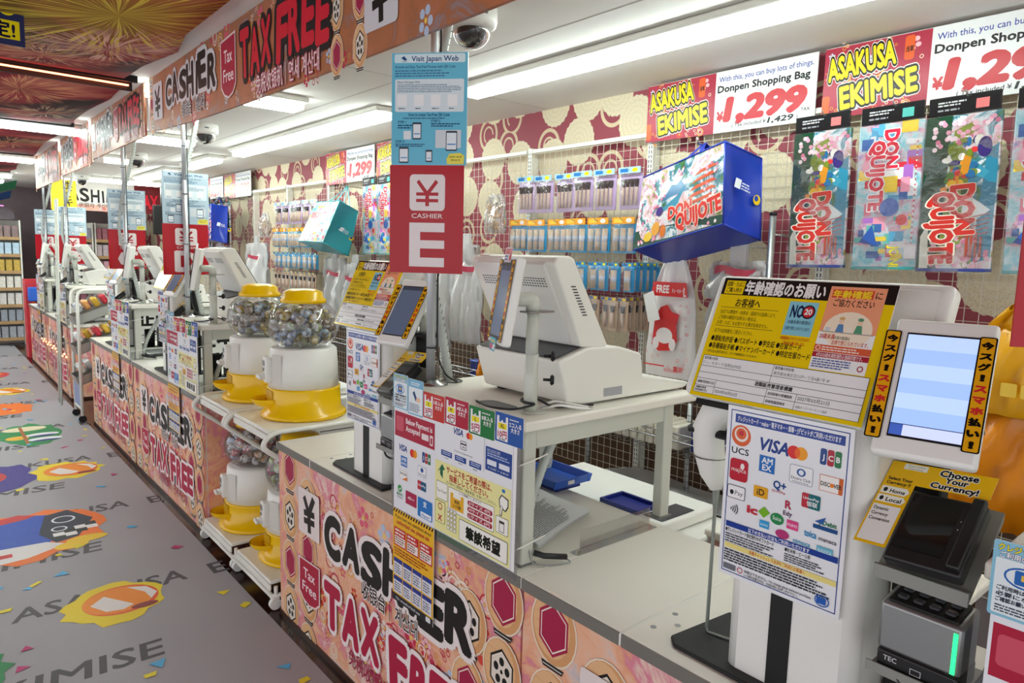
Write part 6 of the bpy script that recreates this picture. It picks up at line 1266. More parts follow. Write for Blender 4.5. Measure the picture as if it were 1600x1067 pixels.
def soft_bag(name, label, cat, box, mats, group=None, bands=(), **k):
    y0, y1, z0, z1, x = box; t = thing(name, label, cat, (x, (y0+y1)/2, z0), group=group); T = Matrix.Translation((-x, -(y0+y1)/2, -z0))
    o = one('bag_film', mats, t, lambda b: soft(b, *box, **k), T)
    return t, T, o
t, T, _ = soft_bag('free_bag', 'white FREE carrier bag with red band and red printing on the wall', 'bag', (1.98, 2.27, 1.02, 1.60, 1.70), M('bag_film_white', '#f0eeee', 0.25, var=0.02), neck=0.55, d=0.05, top=0.42, wave=0.004)
p = Pr(); 
p.poly([(0.036, 0.385), (0.256, 0.385), (0.246, 0.455), (0.048, 0.455)], '#e02c30'); p.text(0.07, 0.402, 0.036, 'FREE', '#f8f0f0', 0.04, 0.075); p.text(0.165, 0.404, 0.018, 'ドン・キホーテ', '#f8f0f0', 0.02, 0.07); p.text(0.232, 0.39, 0.04, 'L', '#f8f0f0', 0.04, 0.014)
p.poly([(0.055, 0.14), (0.07, 0.28), (0.10, 0.33), (0.14, 0.345), (0.17, 0.31), (0.215, 0.30), (0.20, 0.24), (0.21, 0.17), (0.17, 0.12), (0.10, 0.11)], '#dc3a3c'); p.ell(0.13, 0.19, 0.05, 0.04, '#f6f0f0'); p.ell(0.08, 0.15, 0.02, 0.03, '#f6f0f0'); p.ell(0.18, 0.15, 0.02, 0.03, '#f6f0f0')
r = random.Random(5)
for i in range(42):
    x, y = 0.02+r.random()*0.25, 0.03+r.random()*0.33
    if 0.05 < x < 0.215 and 0.10 < y < 0.35: continue
    k = r.random(); (p.ring(x, y, 0.008, 0.008, 0.0016, '#e06064', 10) if k < 0.4 else p.box(x-0.007, y-0.006, x+0.007, y+0.006, 0.0016, '#e06064') if k < 0.7 else p.line([(x-0.006, y), (x, y+0.009), (x+0.006, y), (x-0.006, y)], 0.0016, '#e06064'))
p.rect(0.01, 0.035, 0.14, 0.041, '#e02c30'); p.bars(0.14, 0.012, 0.25, 0.03, 3, '#e06064', 3); p.text(0.25, 0.02, 0.02, '驚安', '#dc3a3c', 0.02, al='R', rot=0)
p.build('bag_printing', 'print_gloss', t, T @ f_aisle(1.662, 2.27, 1.04))
one('tag_flap', M('flap_white', '#f2f2f2', 0.4), t, lambda b: b.prism([(2.205, 1.45), (2.265, 1.425), (2.225, 1.29), (2.155, 1.31)], 1.640, 1.643, 'x', 0.0, 1), T)
def clear_bundle(label, box, band=True, group='clear bag bundles on the wall', **k):
    t, T, _ = soft_bag('bag_bundle', label, 'bag bundle', box, 'milky_plastic', group, **k)
    y0, y1, z0, z1, x = box
    if band:
        zb = z0+(z1-z0)*0.78; one('red_print_band', M('band_red', '#b8304a', 0.3), t, lambda b: b.grid(lambda u, v: (x-0.005-math.sin(PI*u)*k.get('d', 0.1)*0.42+0.004*math.sin(40*u), y1-(y1-y0)*(0.1+0.8*u), zb-0.02+0.035*v+0.01*math.sin(6*u)), 14, 2), T)
    one('hang_strip', 'milky_plastic', t, lambda b: (b.box(x-0.01, x+0.01, (y0+y1)/2-0.04, (y0+y1)/2+0.04, z1-0.02, z1+0.08), b.tube([(x-0.02, (y0+y1)/2, z1+0.07), (1.905, (y0+y1)/2, z1+0.07)], 0.003, 6)), T)
clear_bundle('white clear bag bundle with red band below the big blue bag', (1.60, 1.90, 1.43, 1.60, 1.66), neck=0.3, d=0.14, top=0.8, wave=0.02)
clear_bundle('long milky bag bundle hanging left of the age check poster', (1.72, 1.92, 1.02, 1.42, 1.70), False, neck=0.8, d=0.06, top=0.8, wave=0.015)
clear_bundle('milky folded bag bundle left of the near cash register monitor', (3.58, 3.90, 1.02, 1.66, 1.62), True, neck=0.35, d=0.11, top=0.72, wave=0.02, seed=2)
clear_bundle('milky bag bundle right behind the letter E sign', (3.96, 4.24, 0.95, 1.70, 1.66), False, neck=0.35, d=0.11, top=0.72, wave=0.02, seed=4)
clear_bundle('white bag bundle with red band behind the far register monitor', (7.15, 7.70, 1.05, 1.66, 1.60), True, neck=0.3, d=0.16, top=0.75, wave=0.025)
clear_bundle('white bag bundle with red print above the gumball machines', (5.58, 6.02, 0.95, 1.54, 1.70), True, neck=0.35, d=0.1, top=0.7, wave=0.022)
clear_bundle('clear bag bundle beside the yellow poster kiosk under the turquoise bag', (5.12, 5.52, 0.95, 1.50, 1.64), True, neck=0.35, d=0.14, top=0.7, wave=0.022)
clear_bundle('striped clear bag bundle hanging far under the small blue bag', (8.40, 8.80, 1.2, 1.62, 1.60), True, neck=0.4, d=0.1, top=0.75, wave=0.02)
for i, (y, z, l) in enumerate(((3.50, 1.74, 'near'), (7.35, 1.74, 'far'))):
    t, T, _ = soft_bag('snack_bag', 'clear bag of brown and cream sweets on the %s wall bay' % l, 'bag', (y-0.09, y+0.08, z, z+0.24, 1.66), 'clear_bag', 'clear sweet bags', neck=0.7, d=0.1, top=0.6)
    def sweets(b):
        r = random.Random(i+2)
        for q in range(26): b.sphere((1.66+r.uniform(-0.025, 0.025), y+r.uniform(-0.06, 0.055), z+0.03+r.uniform(0, 0.15)), 0.016, 7, 5, (1, 1.3, 0.8))
    o = one('sweets', M('sweet_brown', '#c8a070', 0.6, var=0.5, scale=30), t, sweets, T); o['kind'] = 'stuff'
# yellow carrier bags at the right
M('bag_yellow', '#f2b010', 0.28, var=0.04); M('bag_orange', '#ee9010', 0.28, var=0.05)
t, T, _ = soft_bag('carrier_bag', 'bright yellow carrier bag hanging right of the kiosk tablet', 'bag', (0.42, 0.78, 1.12, 1.48, 1.58), 'bag_yellow', 'yellow carrier bags', neck=0.62, d=0.09, top=0.5, wave=0.014)
p = Pr(); [p.rect(0.04+0.055*i, 0.02, 0.085+0.055*i, 0.065, '#f6cc50', 0.006) for i in range(3)]; p.build('bag_printing', 'print_matte', t, T @ f_aisle(1.528, 0.72, 1.17))
t, T, _ = soft_bag('carrier_bag', 'orange carrier bag hanging lower, behind the card terminal', 'bag', (0.38, 0.86, 0.72, 1.22, 1.62), 'bag_orange', 'yellow carrier bags', neck=0.5, d=0.12, top=0.5, wave=0.02)
t, T, _ = soft_bag('carrier_bag', 'small orange carrier bag glowing low behind the pole with letter E', 'bag', (3.05, 3.35, 0.80, 1.08, 1.45), 'bag_orange', 'yellow carrier bags', neck=0.5, d=0.12, top=0.5, wave=0.02)
# wire shelf, baskets, boxes under the wall goods
t = thing('steel_post', 'chrome post standing at the wall under the blue bag', 'post', (1.60, 1.565, 0)); one('tube', 'grey_steel', t, lambda b: b.tube([(0, 0, 0), (0, 0, 1.80)], 0.014, 14)); one('cap', 'matt_black', t, lambda b: b.cyl((0, 0, 1.80), 0.016, 0.012, 12)); one('cross_tube', 'steel', t, lambda b: b.tube([(0, 0.006, 1.72), (0.28, 0.006, 1.72)], 0.006, 8))
for k, (y, l) in enumerate(((1.96, 'just behind the hanging scanner'), (2.62, 'seen through the open near desk'))):
    t = thing('steel_post', 'thin dark steel rack post '+l, 'post', (1.66, y, 0)); one('tube', 'grey_steel', t, lambda b: b.tube([(0, 0, 0), (0, 0, 0.92)], 0.013, 12)); o = one('grooves', 'dark_band', t, lambda b: [b.cyl((0, 0, 0.05+0.03*i), 0.0136, 0.003, 10) for i in range(28)]); o['kind'] = 'stuff'
def basket(label, y0, y1, z, x0=1.50, x1=1.902, h=0.10):
    t = thing('wire_basket', label, 'basket', ((x0+x1)/2, (y0+y1)/2, z), group='wire baskets on the wall'); T = Matrix.Translation((-(x0+x1)/2, -(y0+y1)/2, -z))
    one('rim', 'steel', t, lambda b: (b.tube([(x0, y0, z+h), (x0, y1, z+h), (x1, y1, z+h), (x1, y0, z+h), (x0, y0, z+h)], 0.004, 6), b.tube([(x0, y0, z+h-0.035), (x0, y1, z+h-0.035)], 0.004, 6), b.tube([(x0, y0+((y1-y0)*i/12), z+h-0.035*(i % 2)) for i in range(13)], 0.0025, 5)), T)
    def w(b):
        for i in range(int((y1-y0)/0.035)): y = y0+0.035*i; b.tube([(x0, y, z+h-0.035), (x0, y, z), (x1, y, z)], 0.0015, 4)
    o = one('wires', 'wire_steel', t, w, T); o['kind'] = 'stuff'
basket('chrome wire basket of white trays and blue boxes left of the scanner', 1.66, 2.60, 0.70)
basket('chrome wire basket behind the near cash register', 3.05, 4.3, 0.78)
basket('empty wire shelf holding a black tray near the floor', 1.60, 2.55, 0.36, 1.35, 1.902, 0.05)
basket('far wire basket behind the gumball globes', 5.2, 6.9, 0.78, x1=1.905)
for i in range(10):
    t = thing('clear_tray', 'ribbed white plastic tray, %s from the scanner, in the wire basket' % ORD[i], 'tray', (1.58, 1.95+0.05*i, 0.712), group='ribbed trays in the basket')
    one('tray_body', M('tray_pearl', '#e4ddcc', 0.3), t, lambda b: b.box(-0.05, 0.15, -0.021, 0.021, -0.0, 0.115, 0.008, 2)); one('ribs', 'shell_white', t, lambda b: [b.box(-0.0515, -0.05, -0.016+0.016*q, -0.008+0.016*q, 0.012+0.022*j, 0.024+0.022*j) for j in range(4) for q in (0, 1)])
for i, (y, z, s) in enumerate(((1.80, 0.725, 0), (1.72, 0.86, 1), (3.20, 0.80, 2), (3.5, 0.80, 3))):
    t = thing('blue_box', ['dark blue box standing in the basket behind the scanner', 'open blue carrying box above the basket', 'dark blue carton below the milky bags', 'second dark blue carton left of the cash register'][i], 'box', (1.60, y, z)); one('carton', 'navy_plastic', t, lambda b: b.box(-0.07, 0.14, -0.06, 0.06, 0.0, 0.125, 0.006, 1)); one('lid', M('clear_blue', '#3c64c0', 0.15), t, lambda b: b.box(-0.075, 0.145, -0.065, 0.065, 0.125, 0.135, 0.004, 1)); one('carry_handle', 'navy_plastic', t, lambda b: b.tube(rounded([(0.0, -0.05, 0.13), (0.0, -0.05, 0.175), (0.0, 0.05, 0.175), (0.0, 0.05, 0.13)], 0.02), 0.007, 8)) if i < 2 else None
for i, y in enumerate((2.72, 2.95)):
    t = thing('white_packet', ['ribbed white packet bundle seen through the desk, right one', 'ribbed white packet bundle seen through the desk, left one'][i], 'packet', (1.60, y, 0.80), group='white packets'); one('packets', 'paper', t, lambda b: [b.box(-0.05, 0.12, -0.09+0.028*q, -0.066+0.028*q, -0.10, 0.05, 0.004, 1) for q in range(6)]); one('wire_hook', 'wire_steel', t, lambda b: b.tube([(0.30, 0, 0.06), (-0.05, 0, 0.06)], 0.003, 6))
t = thing('black_tray', 'flat black tray with bubble wrap on the low wire shelf', 'tray', (1.60, 2.05, 0.415)); one('tray_body', 'matt_black', t, lambda b: b.box(-0.24, 0.2, -0.40, 0.40, 0.0, 0.035, 0.01, 2)); one('bubble_wrap', 'milky_plastic', t, lambda b: b.grid(lambda u, v: (-0.22+0.4*u, -0.36+0.7*v, 0.06+0.02*math.sin(9*u)*math.cos(8*v)+0.05*v*(1-u)), 14, 14))
t = thing('side_table', 'small cream side table behind the near kiosk', 'table', (0.92, 1.1, 0)); one('table_top', 'cream_top', t, lambda b: b.box(-0.12, 0.25, -0.55, 0.18, 0.69, 0.72, 0.008, 2)); one('table_front', M('peach_panel', '#e4b4a4', 0.4), t, lambda b: b.box(-0.10, -0.09, -0.5, 0.17, 0.02, 0.69)); [one('leg', 'edge_grey', t, lambda b: b.box(x, x+0.03, y, y+0.03, 0, 0.69)) for x in (-0.09, 0.2) for y in (-0.5, 0.13)]

# ------------------------------------------------------------------ gumball machines on carts
def gumball(label, x, y, z, group, seed, cols):
    t = thing('gumball_machine', label, 'gumball machine', (x, y, z), rz=-0.15, group=group)
    one('base', 'yellow_plastic', t, lambda b: b.lathe([(0, 0), (0.198, 0), (0.202, 0.010), (0.194, 0.020), (0.175, 0.027), (0.170, 0.13), (0.171, 0.142), (0, 0.142)], n=48))
    one('body', 'white_plastic', t, lambda b: b.lathe([(0, 0.142), (0.164, 0.142), (0.160, 0.25), (0.154, 0.322), (0.145, 0.33), (0, 0.33)], n=48))
    one('lid', 'yellow_plastic', t, lambda b: b.lathe([(0.0, 0.607), (0.06, 0.604), (0.088, 0.592), (0.094, 0.565), (0.106, 0.556), (0.106, 0.540), (0, 0.540)], n=40))
    gz, gr, gh = 0.432, 0.166, 0.125
    one('globe', 'clear_globe', t, lambda b: b.lathe([(gr*math.cos(a)**0.75 if math.cos(a) > 0 else 0, gz+gh*math.sin(a)) for a in [-0.96+i*(0.96+0.98)/18 for i in range(19)]], n=48))
    def dish(b):
        for q, zz in ((1.0, 0.0), (1.05, -0.004)):
            b.grid(lambda u, v: (-0.158-0.082*q*math.sin(PI*u)*math.sin(v*PI/2), 0.072*q*math.cos(PI*u)*math.sin(v*PI/2), 0.046+zz*(1-v)+0.046*(1-math.cos(v*PI/2))), 16, 7)
    one('chute_dish', 'yellow_plastic', t, dish); one('chute_mouth_shade', M('chute_shade', '#c89c04', 0.4), t, lambda b: b.grid(lambda u, v: (-(0.1738)*math.cos((u-0.5)*0.72), 0.1738*math.sin((u-0.5)*0.72), 0.086+0.048*v*(1-0.2*(2*u-1)**6)), 10, 4))  # darker yellow patch paints the shade inside the chute opening
    one('coin_mech', 'white_plastic', t, lambda b: b.box(-0.187, -0.145, -0.032, 0.032, 0.165, 0.285, 0.008, 2)); one('crank', 'white_plastic', t, lambda b: (b.tube([(-0.18, 0, 0.195), (-0.207, 0, 0.195)], 0.016, 12), b.box(-0.220, -0.207, -0.028, 0.028, 0.186, 0.204, 0.004, 1))); one('coin_slot', 'grey_steel', t, lambda b: (b.box(-0.190, -0.186, -0.02, 0.02, 0.245, 0.27, 0.002, 1), b.cyl((-0.192, 0, 0.228), 0.008, 0.006, 10, axis='x')))
    one('instruction_label', 'shell_white', t, lambda b: b.grid(lambda u, v: (-0.1635*math.cos(0.25+u*0.4), -0.1635*math.sin(0.25+u*0.4), 0.16+0.14*v), 6, 2))
    r = random.Random(seed); P = []; R = 0.0235
    def inside(q, m=0.0):
        a = q[2]-gz; c = math.sqrt(max(0, 1-((abs(a)+R)/gh)**2)) if abs(a)+R < gh else 0
        return math.hypot(q[0], q[1]) < gr*c**0.75-R-m and q[2] > 0.33+R
    top = 0.496
    for it in range(9000):
        q = (r.uniform(-gr, gr), r.uniform(-gr, gr), r.uniform(0.33+R, top))
        if it < 6500 and inside(q, 0.014) and q[2] < top-0.03: continue
        if not inside(q): continue
        if all((q[0]-w[0])**2+(q[1]-w[1])**2+(q[2]-w[2])**2 > (1.86*R)**2 for w in P): P.append(q)
        if len(P) > 90: break
    ca, sa = math.cos(-0.15), math.sin(-0.15)
    for i, q in enumerate(P):
        c = cols[i % len(cols)]; key = 'capsule_'+c[1:]
        if key not in CAPS:
            b = MB(); b.sphere((0, 0, 0), R, 14, 9); me = bpy.data.meshes.new('capsule'); b.bm.to_mesh(me); b.bm.free(); me.materials.append(capsule_mat(key, c)); CAPS[key] = me
        o = bpy.data.objects.new('capsule_ball', CAPS[key]); COL.objects.link(o); o.location = (x+q[0]*ca-q[1]*sa, y+q[0]*sa+q[1]*ca, z+q[2]); o.rotation_euler = (r.uniform(0, 6), r.uniform(0, 6), r.uniform(0, 6))
        tag(o, 'small capsule ball piled in the globe of the '+label.split(',')[0], 'ball', 'capsule balls in the '+label.split(',')[0])
    return t
CAPS = {}
def capsule_mat(key, c):
    m = bpy.data.materials.new(key); nt, N, L, B = nodes_of(m); tc = N.new('ShaderNodeTexCoord'); nz = N.new('ShaderNodeTexNoise'); nz.inputs['Scale'].default_value = 40; nz.inputs['Detail'].default_value = 2
    oi = N.new('ShaderNodeObjectInfo'); ad = N.new('ShaderNodeVectorMath'); L.new(tc.outputs['Object'], ad.inputs[0]); L.new(oi.outputs['Random'], ad.inputs[1]); L.new(ad.outputs[0], nz.inputs['Vector'])
    cr = N.new('ShaderNodeValToRGB'); e = cr.color_ramp.elements; e[0].position = 0.40; e[0].color = lin('#847e74')+(1,); e[1].position = 0.64; e[1].color = lin('#d4d6da')+(1,); q = e.new(0.5); q.color = lin(c)+(1,)
    L.new(nz.outputs['Fac'], cr.inputs[0]); L.new(cr.outputs[0], B.inputs['Base Color']); B.inputs['Roughness'].default_value = 0.08; B.inputs['Coat Weight'].default_value = 0.6; return m
UP = ['#8a9cc0', '#c8b050', '#8a7258', '#b0a898', '#98b8d8', '#8a9c6c', '#d8c860']; LO = ['#c86a70', '#d8dce4', '#d09a6a', '#b04858', '#a8b8d0']; LG = ['#a8c060', '#406a5c', '#c85a80', '#8aa84c', '#d8a0b0', '#305058']
GP = 'gumball machines on the carts'
gumball('front upper gumball machine, yellow and white, nearest', 0.25, 3.19, 0.815, GP, 1, UP)
gumball('rear upper gumball machine, yellow and white, left behind', 0.233, 3.70, 0.815, GP, 2, UP)
gumball('front lower gumball machine, half hidden by the counter', 0.22, 3.17, 0.125, GP, 3, LG)
gumball('rear lower gumball machine, with reddish capsules', 0.20, 3.69, 0.125, GP, 4, LO)
def cart(label, yc):
    t = thing('tubular_cart', label, 'cart', (0.18, yc, 0), group='white tubular carts')
    for z in (0.105, 0.795): one('shelf', 'white_paint', t, lambda b: (b.box(-0.20, 0.24, -0.215, 0.215, z, z+0.018, 0.004, 1), b.box(-0.205, -0.195, -0.215, 0.215, z-0.03, z, 0.003, 1)))
    for s in (-1, 1):
        y = 0.24*s
        one('side_tube', 'white_paint', t, lambda b: (b.tube(rounded([(0.13, y, 0.06), (0.13, y, 0.46), (-0.245, y, 0.755), (-0.19, y, 0.81), (0.24, y, 0.81), (0.24, y, 0.06)], 0.05, 6), 0.0115, 10), b.tube([(-0.20, y, 0.06), (0.24, y, 0.06)], 0.0115, 10), b.tube([(-0.185, y, 0.06), (-0.185, y, 0.105)], 0.009, 8)))
        for x in (-0.19, 0.22): one('caster', 'white_plastic', t, lambda b: (b.cyl((x, y-0.011, 0.026), 0.026, 0.022, 18, axis='y'), b.box(x-0.018, x+0.018, y-0.016, y+0.016, 0.048, 0.062, 0.003, 1)))
    one('cross_tube', 'white_paint', t, lambda b: b.tube([(0.24, -0.24, 0.06), (0.24, 0.24, 0.06)], 0.0115, 8)); one('cross_tube', 'white_paint', t, lambda b: b.tube([(-0.20, -0.24, 0.06), (-0.20, 0.24, 0.06)], 0.0105, 8))
cart('white tubular cart carrying the front two gumball machines', 3.17); cart('white tubular cart carrying the rear two gumball machines', 3.685)

# ------------------------------------------------------------------ basket rack in the gap further on
t = thing('basket_rack', 'white rolling rack with tilted wire baskets before the second counter group', 'rack', (0.10, 7.40, 0))
one('frame', 'white_paint', t, lambda b: (b.tube(rounded([(-0.18, -0.17, 0.06), (-0.18, -0.17, 1.20), (0.30, -0.17, 1.20), (0.30, -0.17, 0.06)], 0.08), 0.014, 10), b.tube(rounded([(-0.18, 0.17, 0.06), (-0.18, 0.17, 1.20), (0.30, 0.17, 1.20), (0.30, 0.17, 0.06)], 0.08), 0.014, 10), b.tube([(-0.18, -0.17, 0.12), (-0.18, 0.17, 0.12)], 0.012, 8)))
for z in (0.95, 0.68, 0.40):
    one('tilted_basket', 'wire_steel', t, lambda b: [b.box(-0.20, 0.28, -0.15+0.02*i, -0.148+0.02*i, 0, 0.003, M4=Matrix.Translation((0, 0, z)) @ Matrix.Rotation(-0.35, 4, 'Y')) for i in range(16)]+[b.box(-0.20+0.03*i, -0.198+0.03*i, -0.15, 0.15, 0, 0.09, M4=Matrix.Translation((0, 0, z)) @ Matrix.Rotation(-0.35, 4, 'Y')) for i in (0, 16)]+[b.box(-0.2, 0.28, q, q+0.003, 0.0, 0.08, M4=Matrix.Translation((0, 0, z)) @ Matrix.Rotation(-0.35, 4, 'Y')) for q in (-0.15, 0.147)])
for x in (-0.18, 0.30):
    for y in (-0.17, 0.17): one('caster', 'matt_black', t, lambda b: b.cyl((x, y-0.012, 0.032), 0.032, 0.024, 14, axis='y'))
one('side_board', M('blue_print_board', '#8090b8', 0.4, var=0.3, scale=12), t, lambda b: b.box(-0.19, -0.17, -0.15, 0.15, 0.14, 0.36))
r = random.Random(12)
for k, z in enumerate((0.97, 0.70, 0.42)):
    for i in range(6):
        c = r.choice(['#e8e8ea', '#d8b040', '#c83848', '#b8bcc4', '#e0a060']); x = 0.02+0.07*i
        t2 = thing('rack_packet', '%s packet from the front in the %s basket of the rolling rack' % (ORD[i], ('top', 'middle', 'bottom')[k]), 'packet', (x-0.06, 7.40+r.uniform(-0.05, 0.05), z+0.01+0.365*(x-0.12)+0.05), group='packets in the rolling rack')
        one('pouch', M('pouch_'+c[1:], c, 0.2, metal=0.3), t2, lambda b: b.box(-0.025, 0.025, -0.08, 0.08, 0, 0.09, 0.015, 2, M4=Matrix.Rotation(-0.5, 4, 'Y')))

# ------------------------------------------------------------------ far end
def far_banner():
    p = Pr(); p.rect(0, 0, 1.75, 0.42, '#f2efec'); p.rect(0, 0, 1.75, 0.09, '#f0b8a8'); p.text(0.10, 0.14, 0.17, 'CASHIER', '#18140f', 0.03, 0.86, jit=0.08); p.text(0.35, 0.055, 0.05, '收银台 계산대', '#30241c', 0.01, 0.4); p.rect(1.08, 0.0, 1.75, 0.42, '#7a2028'); p.text(1.12, 0.08, 0.20, 'TAX FREE', '#e02038', 0.05, 0.62, out='#18141a', ow=0.05); flowers(p, 0.0, 0.0, 1.1, 0.08, 20, 8); return p
sheet('far_fascia', 'white and red cashier banner facing down the shop at the far end', 'sign', f_cam(0.36, 12.0, 2.10), 1.6, 0.40, far_banner(), 0.01, '#f0eeea', 'print_matte')
p = Pr(); p.rect(0, 0, 0.30, 0.75, '#f0d81c'); p.text(0.2, 0.62, 0.09, 'ホビキソ', '#2a2418', 0.03, vert=True)
sheet('yellow_banner', 'yellow hanging banner with black writing behind the far fascias', 'sign', f_cam(0.32, 11.6, 1.75), 0.30, 0.72, p, 0.006, '#e8d020', 'print_matte')
p = Pr(); p.rect(0, 0, 0.28, 1.1, '#d41420'); p.text(0.14, 0.85, 0.12, '安い', '#f4e4e4', 0.04, vert=True); 
sheet('red_banner', 'bright red vertical banner behind the third pale banner', 'sign', f_cam(0.92, 10.9, 1.10), 0.24, 0.95, Pr().rect(0, 0, 0.24, 0.95, '#d41420').text(0.12, 0.55, 0.10, 'ろ', '#f4e4e4', 0.04, al='C'), 0.006, '#d41420', 'print_matte')
t = thing('ceiling_monitor', 'black hanging monitor far down beside the wall', 'monitor', (1.62, 11.2, 1.78)); one('screen_case', 'matt_black', t, lambda b: b.box(-0.12, 0.12, -0.03, 0.03, 0.0, 0.42, 0.01, 1)); one('hanger', 'grey_steel', t, lambda b: b.tube([(0, 0, 0.42), (0, 0, 0.75)], 0.015, 8)); one('cable', 'cable_dark', t, lambda b: b.tube([(0.02, 0, 0.0), (0.02, 0, -1.0)], 0.02, 8))
p = Pr(); p.text(0.05, 0.55, 0.06, 'のレジ', '#1c1814', 0.03, 0.3); p.text(0.03, 0.36, 0.16, '木止', '#1c1814', 0.05, 0.4); p.text(0.1, 0.2, 0.07, 'CLOSE', '#1c1814', 0.02, 0.28); p.ell(0.1, 0.12, 0.04, 0.03, '#c83030')
for k, (y, l) in enumerate(((4.9, 'third'), (6.5, 'fourth'))):
    sheet('closed_notice', 'white register closed notice seen through the desk of the %s counter' % l, 'sign', f_cam(0.10, y+0.4-0.35, 0.79), 0.44, 0.33, Pr(0.95, 0.48).rect(0, 0, 0.46, 0.68, '#eeecea').text(0.05, 0.55, 0.06, 'のレジ', '#1c1814', 0.03, 0.3).text(0.03, 0.30, 0.17, '休止中', '#1c1814', 0.05, 0.4).text(0.1, 0.12, 0.08, 'CLOSE', '#1c1814', 0.02, 0.28), 0.003, '#eeecea', 'print_matte')
def far_rack(name, label, x0, x1, y, levels, seed, z0=0.12, top=1.95, cols=None, n=6):
    t = thing(name, label, 'shelf', ((x0+x1)/2, y, 0), group='far goods racks'); w = (x1-x0)/2
    one('back_panel', 'shell_white', t, lambda b: b.box(-w, w, 0.28, 0.30, 0, top)); one('side_panel', 'white_paint', t, lambda b: (b.box(-w-0.02, -w, -0.02, 0.30, 0, top), b.box(w, w+0.02, -0.02, 0.30, 0, top)))
    r = random.Random(seed)
    for j in range(levels):
        z = z0+(top-z0)*j/levels
        s_ = one('shelf_board', 'shell_white', t, lambda b: b.box(-w, w, -0.02, 0.28, z-0.02, z)); one('price_strip', M('strip_wood', '#b89468', 0.5), s_, lambda b: b.box(-w, w, -0.026, -0.021, z-0.045, z+0.005))
        c = cols[j % len(cols)] if cols else '#cccccc'; hh = (top-z0)/levels*0.68; kk = n
        for i in range(kk):
            xx = -w+(i+0.5)*2*w/kk; o = one('boxed_good', M('far_'+c[1:], c, 0.35, var=0.35, scale=25), None, lambda b: (b.box(-w/kk*0.86, w/kk*0.86, -0.05, 0.05, 0, hh, 0.006, 1), b.box(-w/kk*0.6, w/kk*0.6, -0.054, -0.05, hh*0.35, hh*0.75)))
            o.location = ((x0+x1)/2+xx, y+0.06, z+0.001); tag(o, '%s packet from the left, %s shelf up, %s' % (ORD[i], ORD[j], label.split(',')[0]), 'packet', 'goods on the '+label.split(',')[0])
    return t
far_rack('goods_rack', 'far left goods rack, facing the aisle end', -0.50, 0.10, 13.4, 7, 3, cols=['#a8acb4', '#9ca4b0', '#dcd8d4', '#e4dcd4', '#c8a850', '#b8d0e8', '#8c7474'])
far_rack('goods_rack', 'pinkish goods rack, behind the far counters', 0.42, 1.0, 12.9, 7, 5, cols=['#c8a0b0', '#e0d8dc', '#a06878', '#d8b8c8', '#b8a8c0', '#e8c8d8', '#a0a0b0'])
far_rack('goods_rack', 'second pink goods rack, beside the hanging monitor', 1.06, 1.5, 12.9, 7, 6, cols=['#d0c0c8', '#b87888', '#e4d8d8', '#9898a8', '#d8a8b8'], n=5)
far_rack('goods_rack', 'dark goods rack, left of the rope light', -1.6, -0.75, 13.5, 7, 9, cols=['#705868', '#a87890', '#584860', '#907088'])
t = thing('rack_topper', 'rounded dark sign topping the far left goods rack', 'sign', (-0.2, 13.38, 1.96)); one('topper_board', M('topper', '#5c5058', 0.5, var=0.5, scale=20), t, lambda b: b.prism([(-0.25, 0), (0.25, 0), (0.25, 0.1), (0.12, 0.2), (-0.08, 0.22), (-0.25, 0.1)], 0, 0.02)); one('trim', 'led_pink', t, lambda b: b.tube([(-0.25, -0.005, 0.1), (-0.08, -0.005, 0.22), (0.12, -0.005, 0.2)], 0.004, 5))
t = thing('rope_light', 'glowing pink to red rope light framing the far left post', 'light', (-0.55, 13.2, 0))
one('pink_run', 'led_pink', t, lambda b: [b.sphere((0.0, 0, 0.95+0.045*i), 0.013, 6, 4) for i in range(22)]); one('red_run', 'led_warm', t, lambda b: [b.sphere((0.02+0.0015*i, 0, 0.08+0.045*i), 0.013, 6, 4) for i in range(20)]+[b.sphere((-0.04*i, 0, 0.05), 0.013, 6, 4) for i in range(8)]); one('post', M('dark_post', '#241c20', 0.6), t, lambda b: b.box(0.03, 0.09, -0.02, 0.03, 0, 2.0)); 
o = one('garland', M('garland', '#4a6a2c', 0.7, var=0.6, scale=20), t, lambda b: [b.sphere((0.07+0.01*(i % 2), -0.03, 0.1+0.09*i), 0.035, 7, 5) for i in range(21)]); o['kind'] = 'stuff'
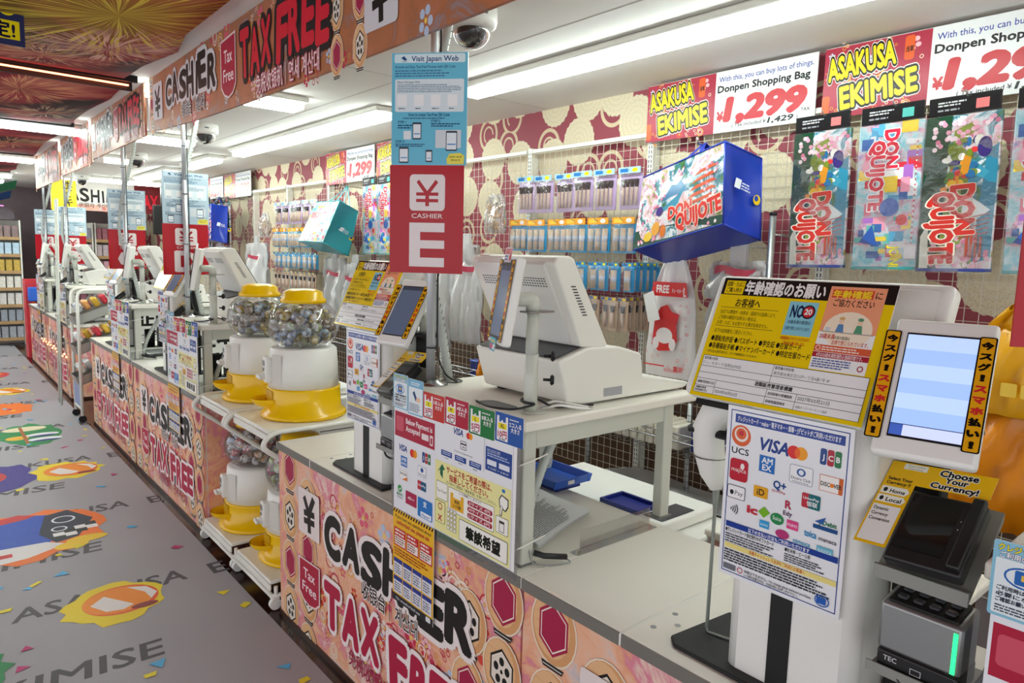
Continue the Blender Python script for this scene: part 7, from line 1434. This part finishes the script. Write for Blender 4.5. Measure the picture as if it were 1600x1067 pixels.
t = thing('step_ladder', 'tall thin white ladder frame by the far aisle edge', 'ladder', (-0.10, 8.15, 0)); one('left_rail', 'post_grey', t, lambda b: b.tube([(-0.02, 0, 0), (0.06, 0.25, 2.05)], 0.010, 8)); one('right_rail', 'post_grey', t, lambda b: b.tube([(-0.02, 0.14, 0), (0.06, 0.36, 2.05)], 0.010, 8)); [one('rung', 'white_paint', t, lambda b: b.tube([(-0.02+0.04*z, 0.122*z, z), (-0.02+0.04*z, 0.14+0.107*z, z)], 0.007, 6)) for z in (0.9, 1.15, 1.4, 1.65, 1.9)]
t = thing('red_display', 'red and orange cardboard display at the end of the far counter', 'display', (-0.02, 11.75, 0)); one('card_body', M('red_card', '#c8303c', 0.4, var=0.5, scale=9), t, lambda b: b.box(0, 0.4, 0, 0.3, 0.0, 1.10)); tp = Pr(); tp.ell(0.2, 0.7, 0.15, 0.2, '#e8602c'); tp.text(0.2, 0.65, 0.16, 'Y', '#f0e8d8', 0.06, al='C', out='#18141a', ow=0.05); tp.text(0.2, 0.95, 0.1, '祭', '#f0d840', 0.04, al='C'); tp.build('printing', 'print_matte', t, f_cam(0, -0.001, 0)); one('blue_pouch', 'blue_plastic', t, lambda b: b.box(0.02, 0.16, -0.08, -0.01, 0.80, 1.0, 0.02, 2))
t = thing('string_light', 'warm string of tiny lights along the far counter front', 'light', (-0.04, 9.2, 0.45)); one('wire', 'cable_dark', t, lambda b: b.tube([(0, -0.9, 0.0), (0, 0.9, 0.02)], 0.003, 5)); [one('bulb', 'led_warm', t, lambda b: b.sphere((0, -0.9+0.12*i, 0.01+0.02*math.sin(i*2.1)), 0.010, 6, 4)) for i in range(16)]
for k, (y, z) in enumerate(((12.2, 2.3), (13.0, 2.2))):
    t = thing('hanging_cloth', ['green and white cloth swag hanging over the far aisle', 'blue and red cloth swag hanging over the far aisle'][k], 'cloth', (-1.0, y, z)); one('swag', M('swag_'+str(k), ['#1f7a50', '#20508c'][k], 0.8, var=0.6, scale=3), t, lambda b: b.grid(lambda u, v: (-1.2+2.2*u, 0.3*v, 0.16-0.14*math.sin(PI*u)-0.1*v+0.02*math.sin(20*u)), 24, 4))

for nm, x, y, z in (('far_fascia', (0.4, 1.9), 12.0, 2.50), ('yellow_banner', (0.36, 0.58), 11.6, 2.47), ('red_banner', (0.96, 1.12), 10.9, 2.05)):
    o = bpy.data.objects.get(nm); 
    for xx in x: one('hanging_cord', 'wire_steel', o, lambda b: b.tube([(xx, y, z-0.01), (xx, y, 2.53)], 0.003, 5), o.matrix_world.inverted())
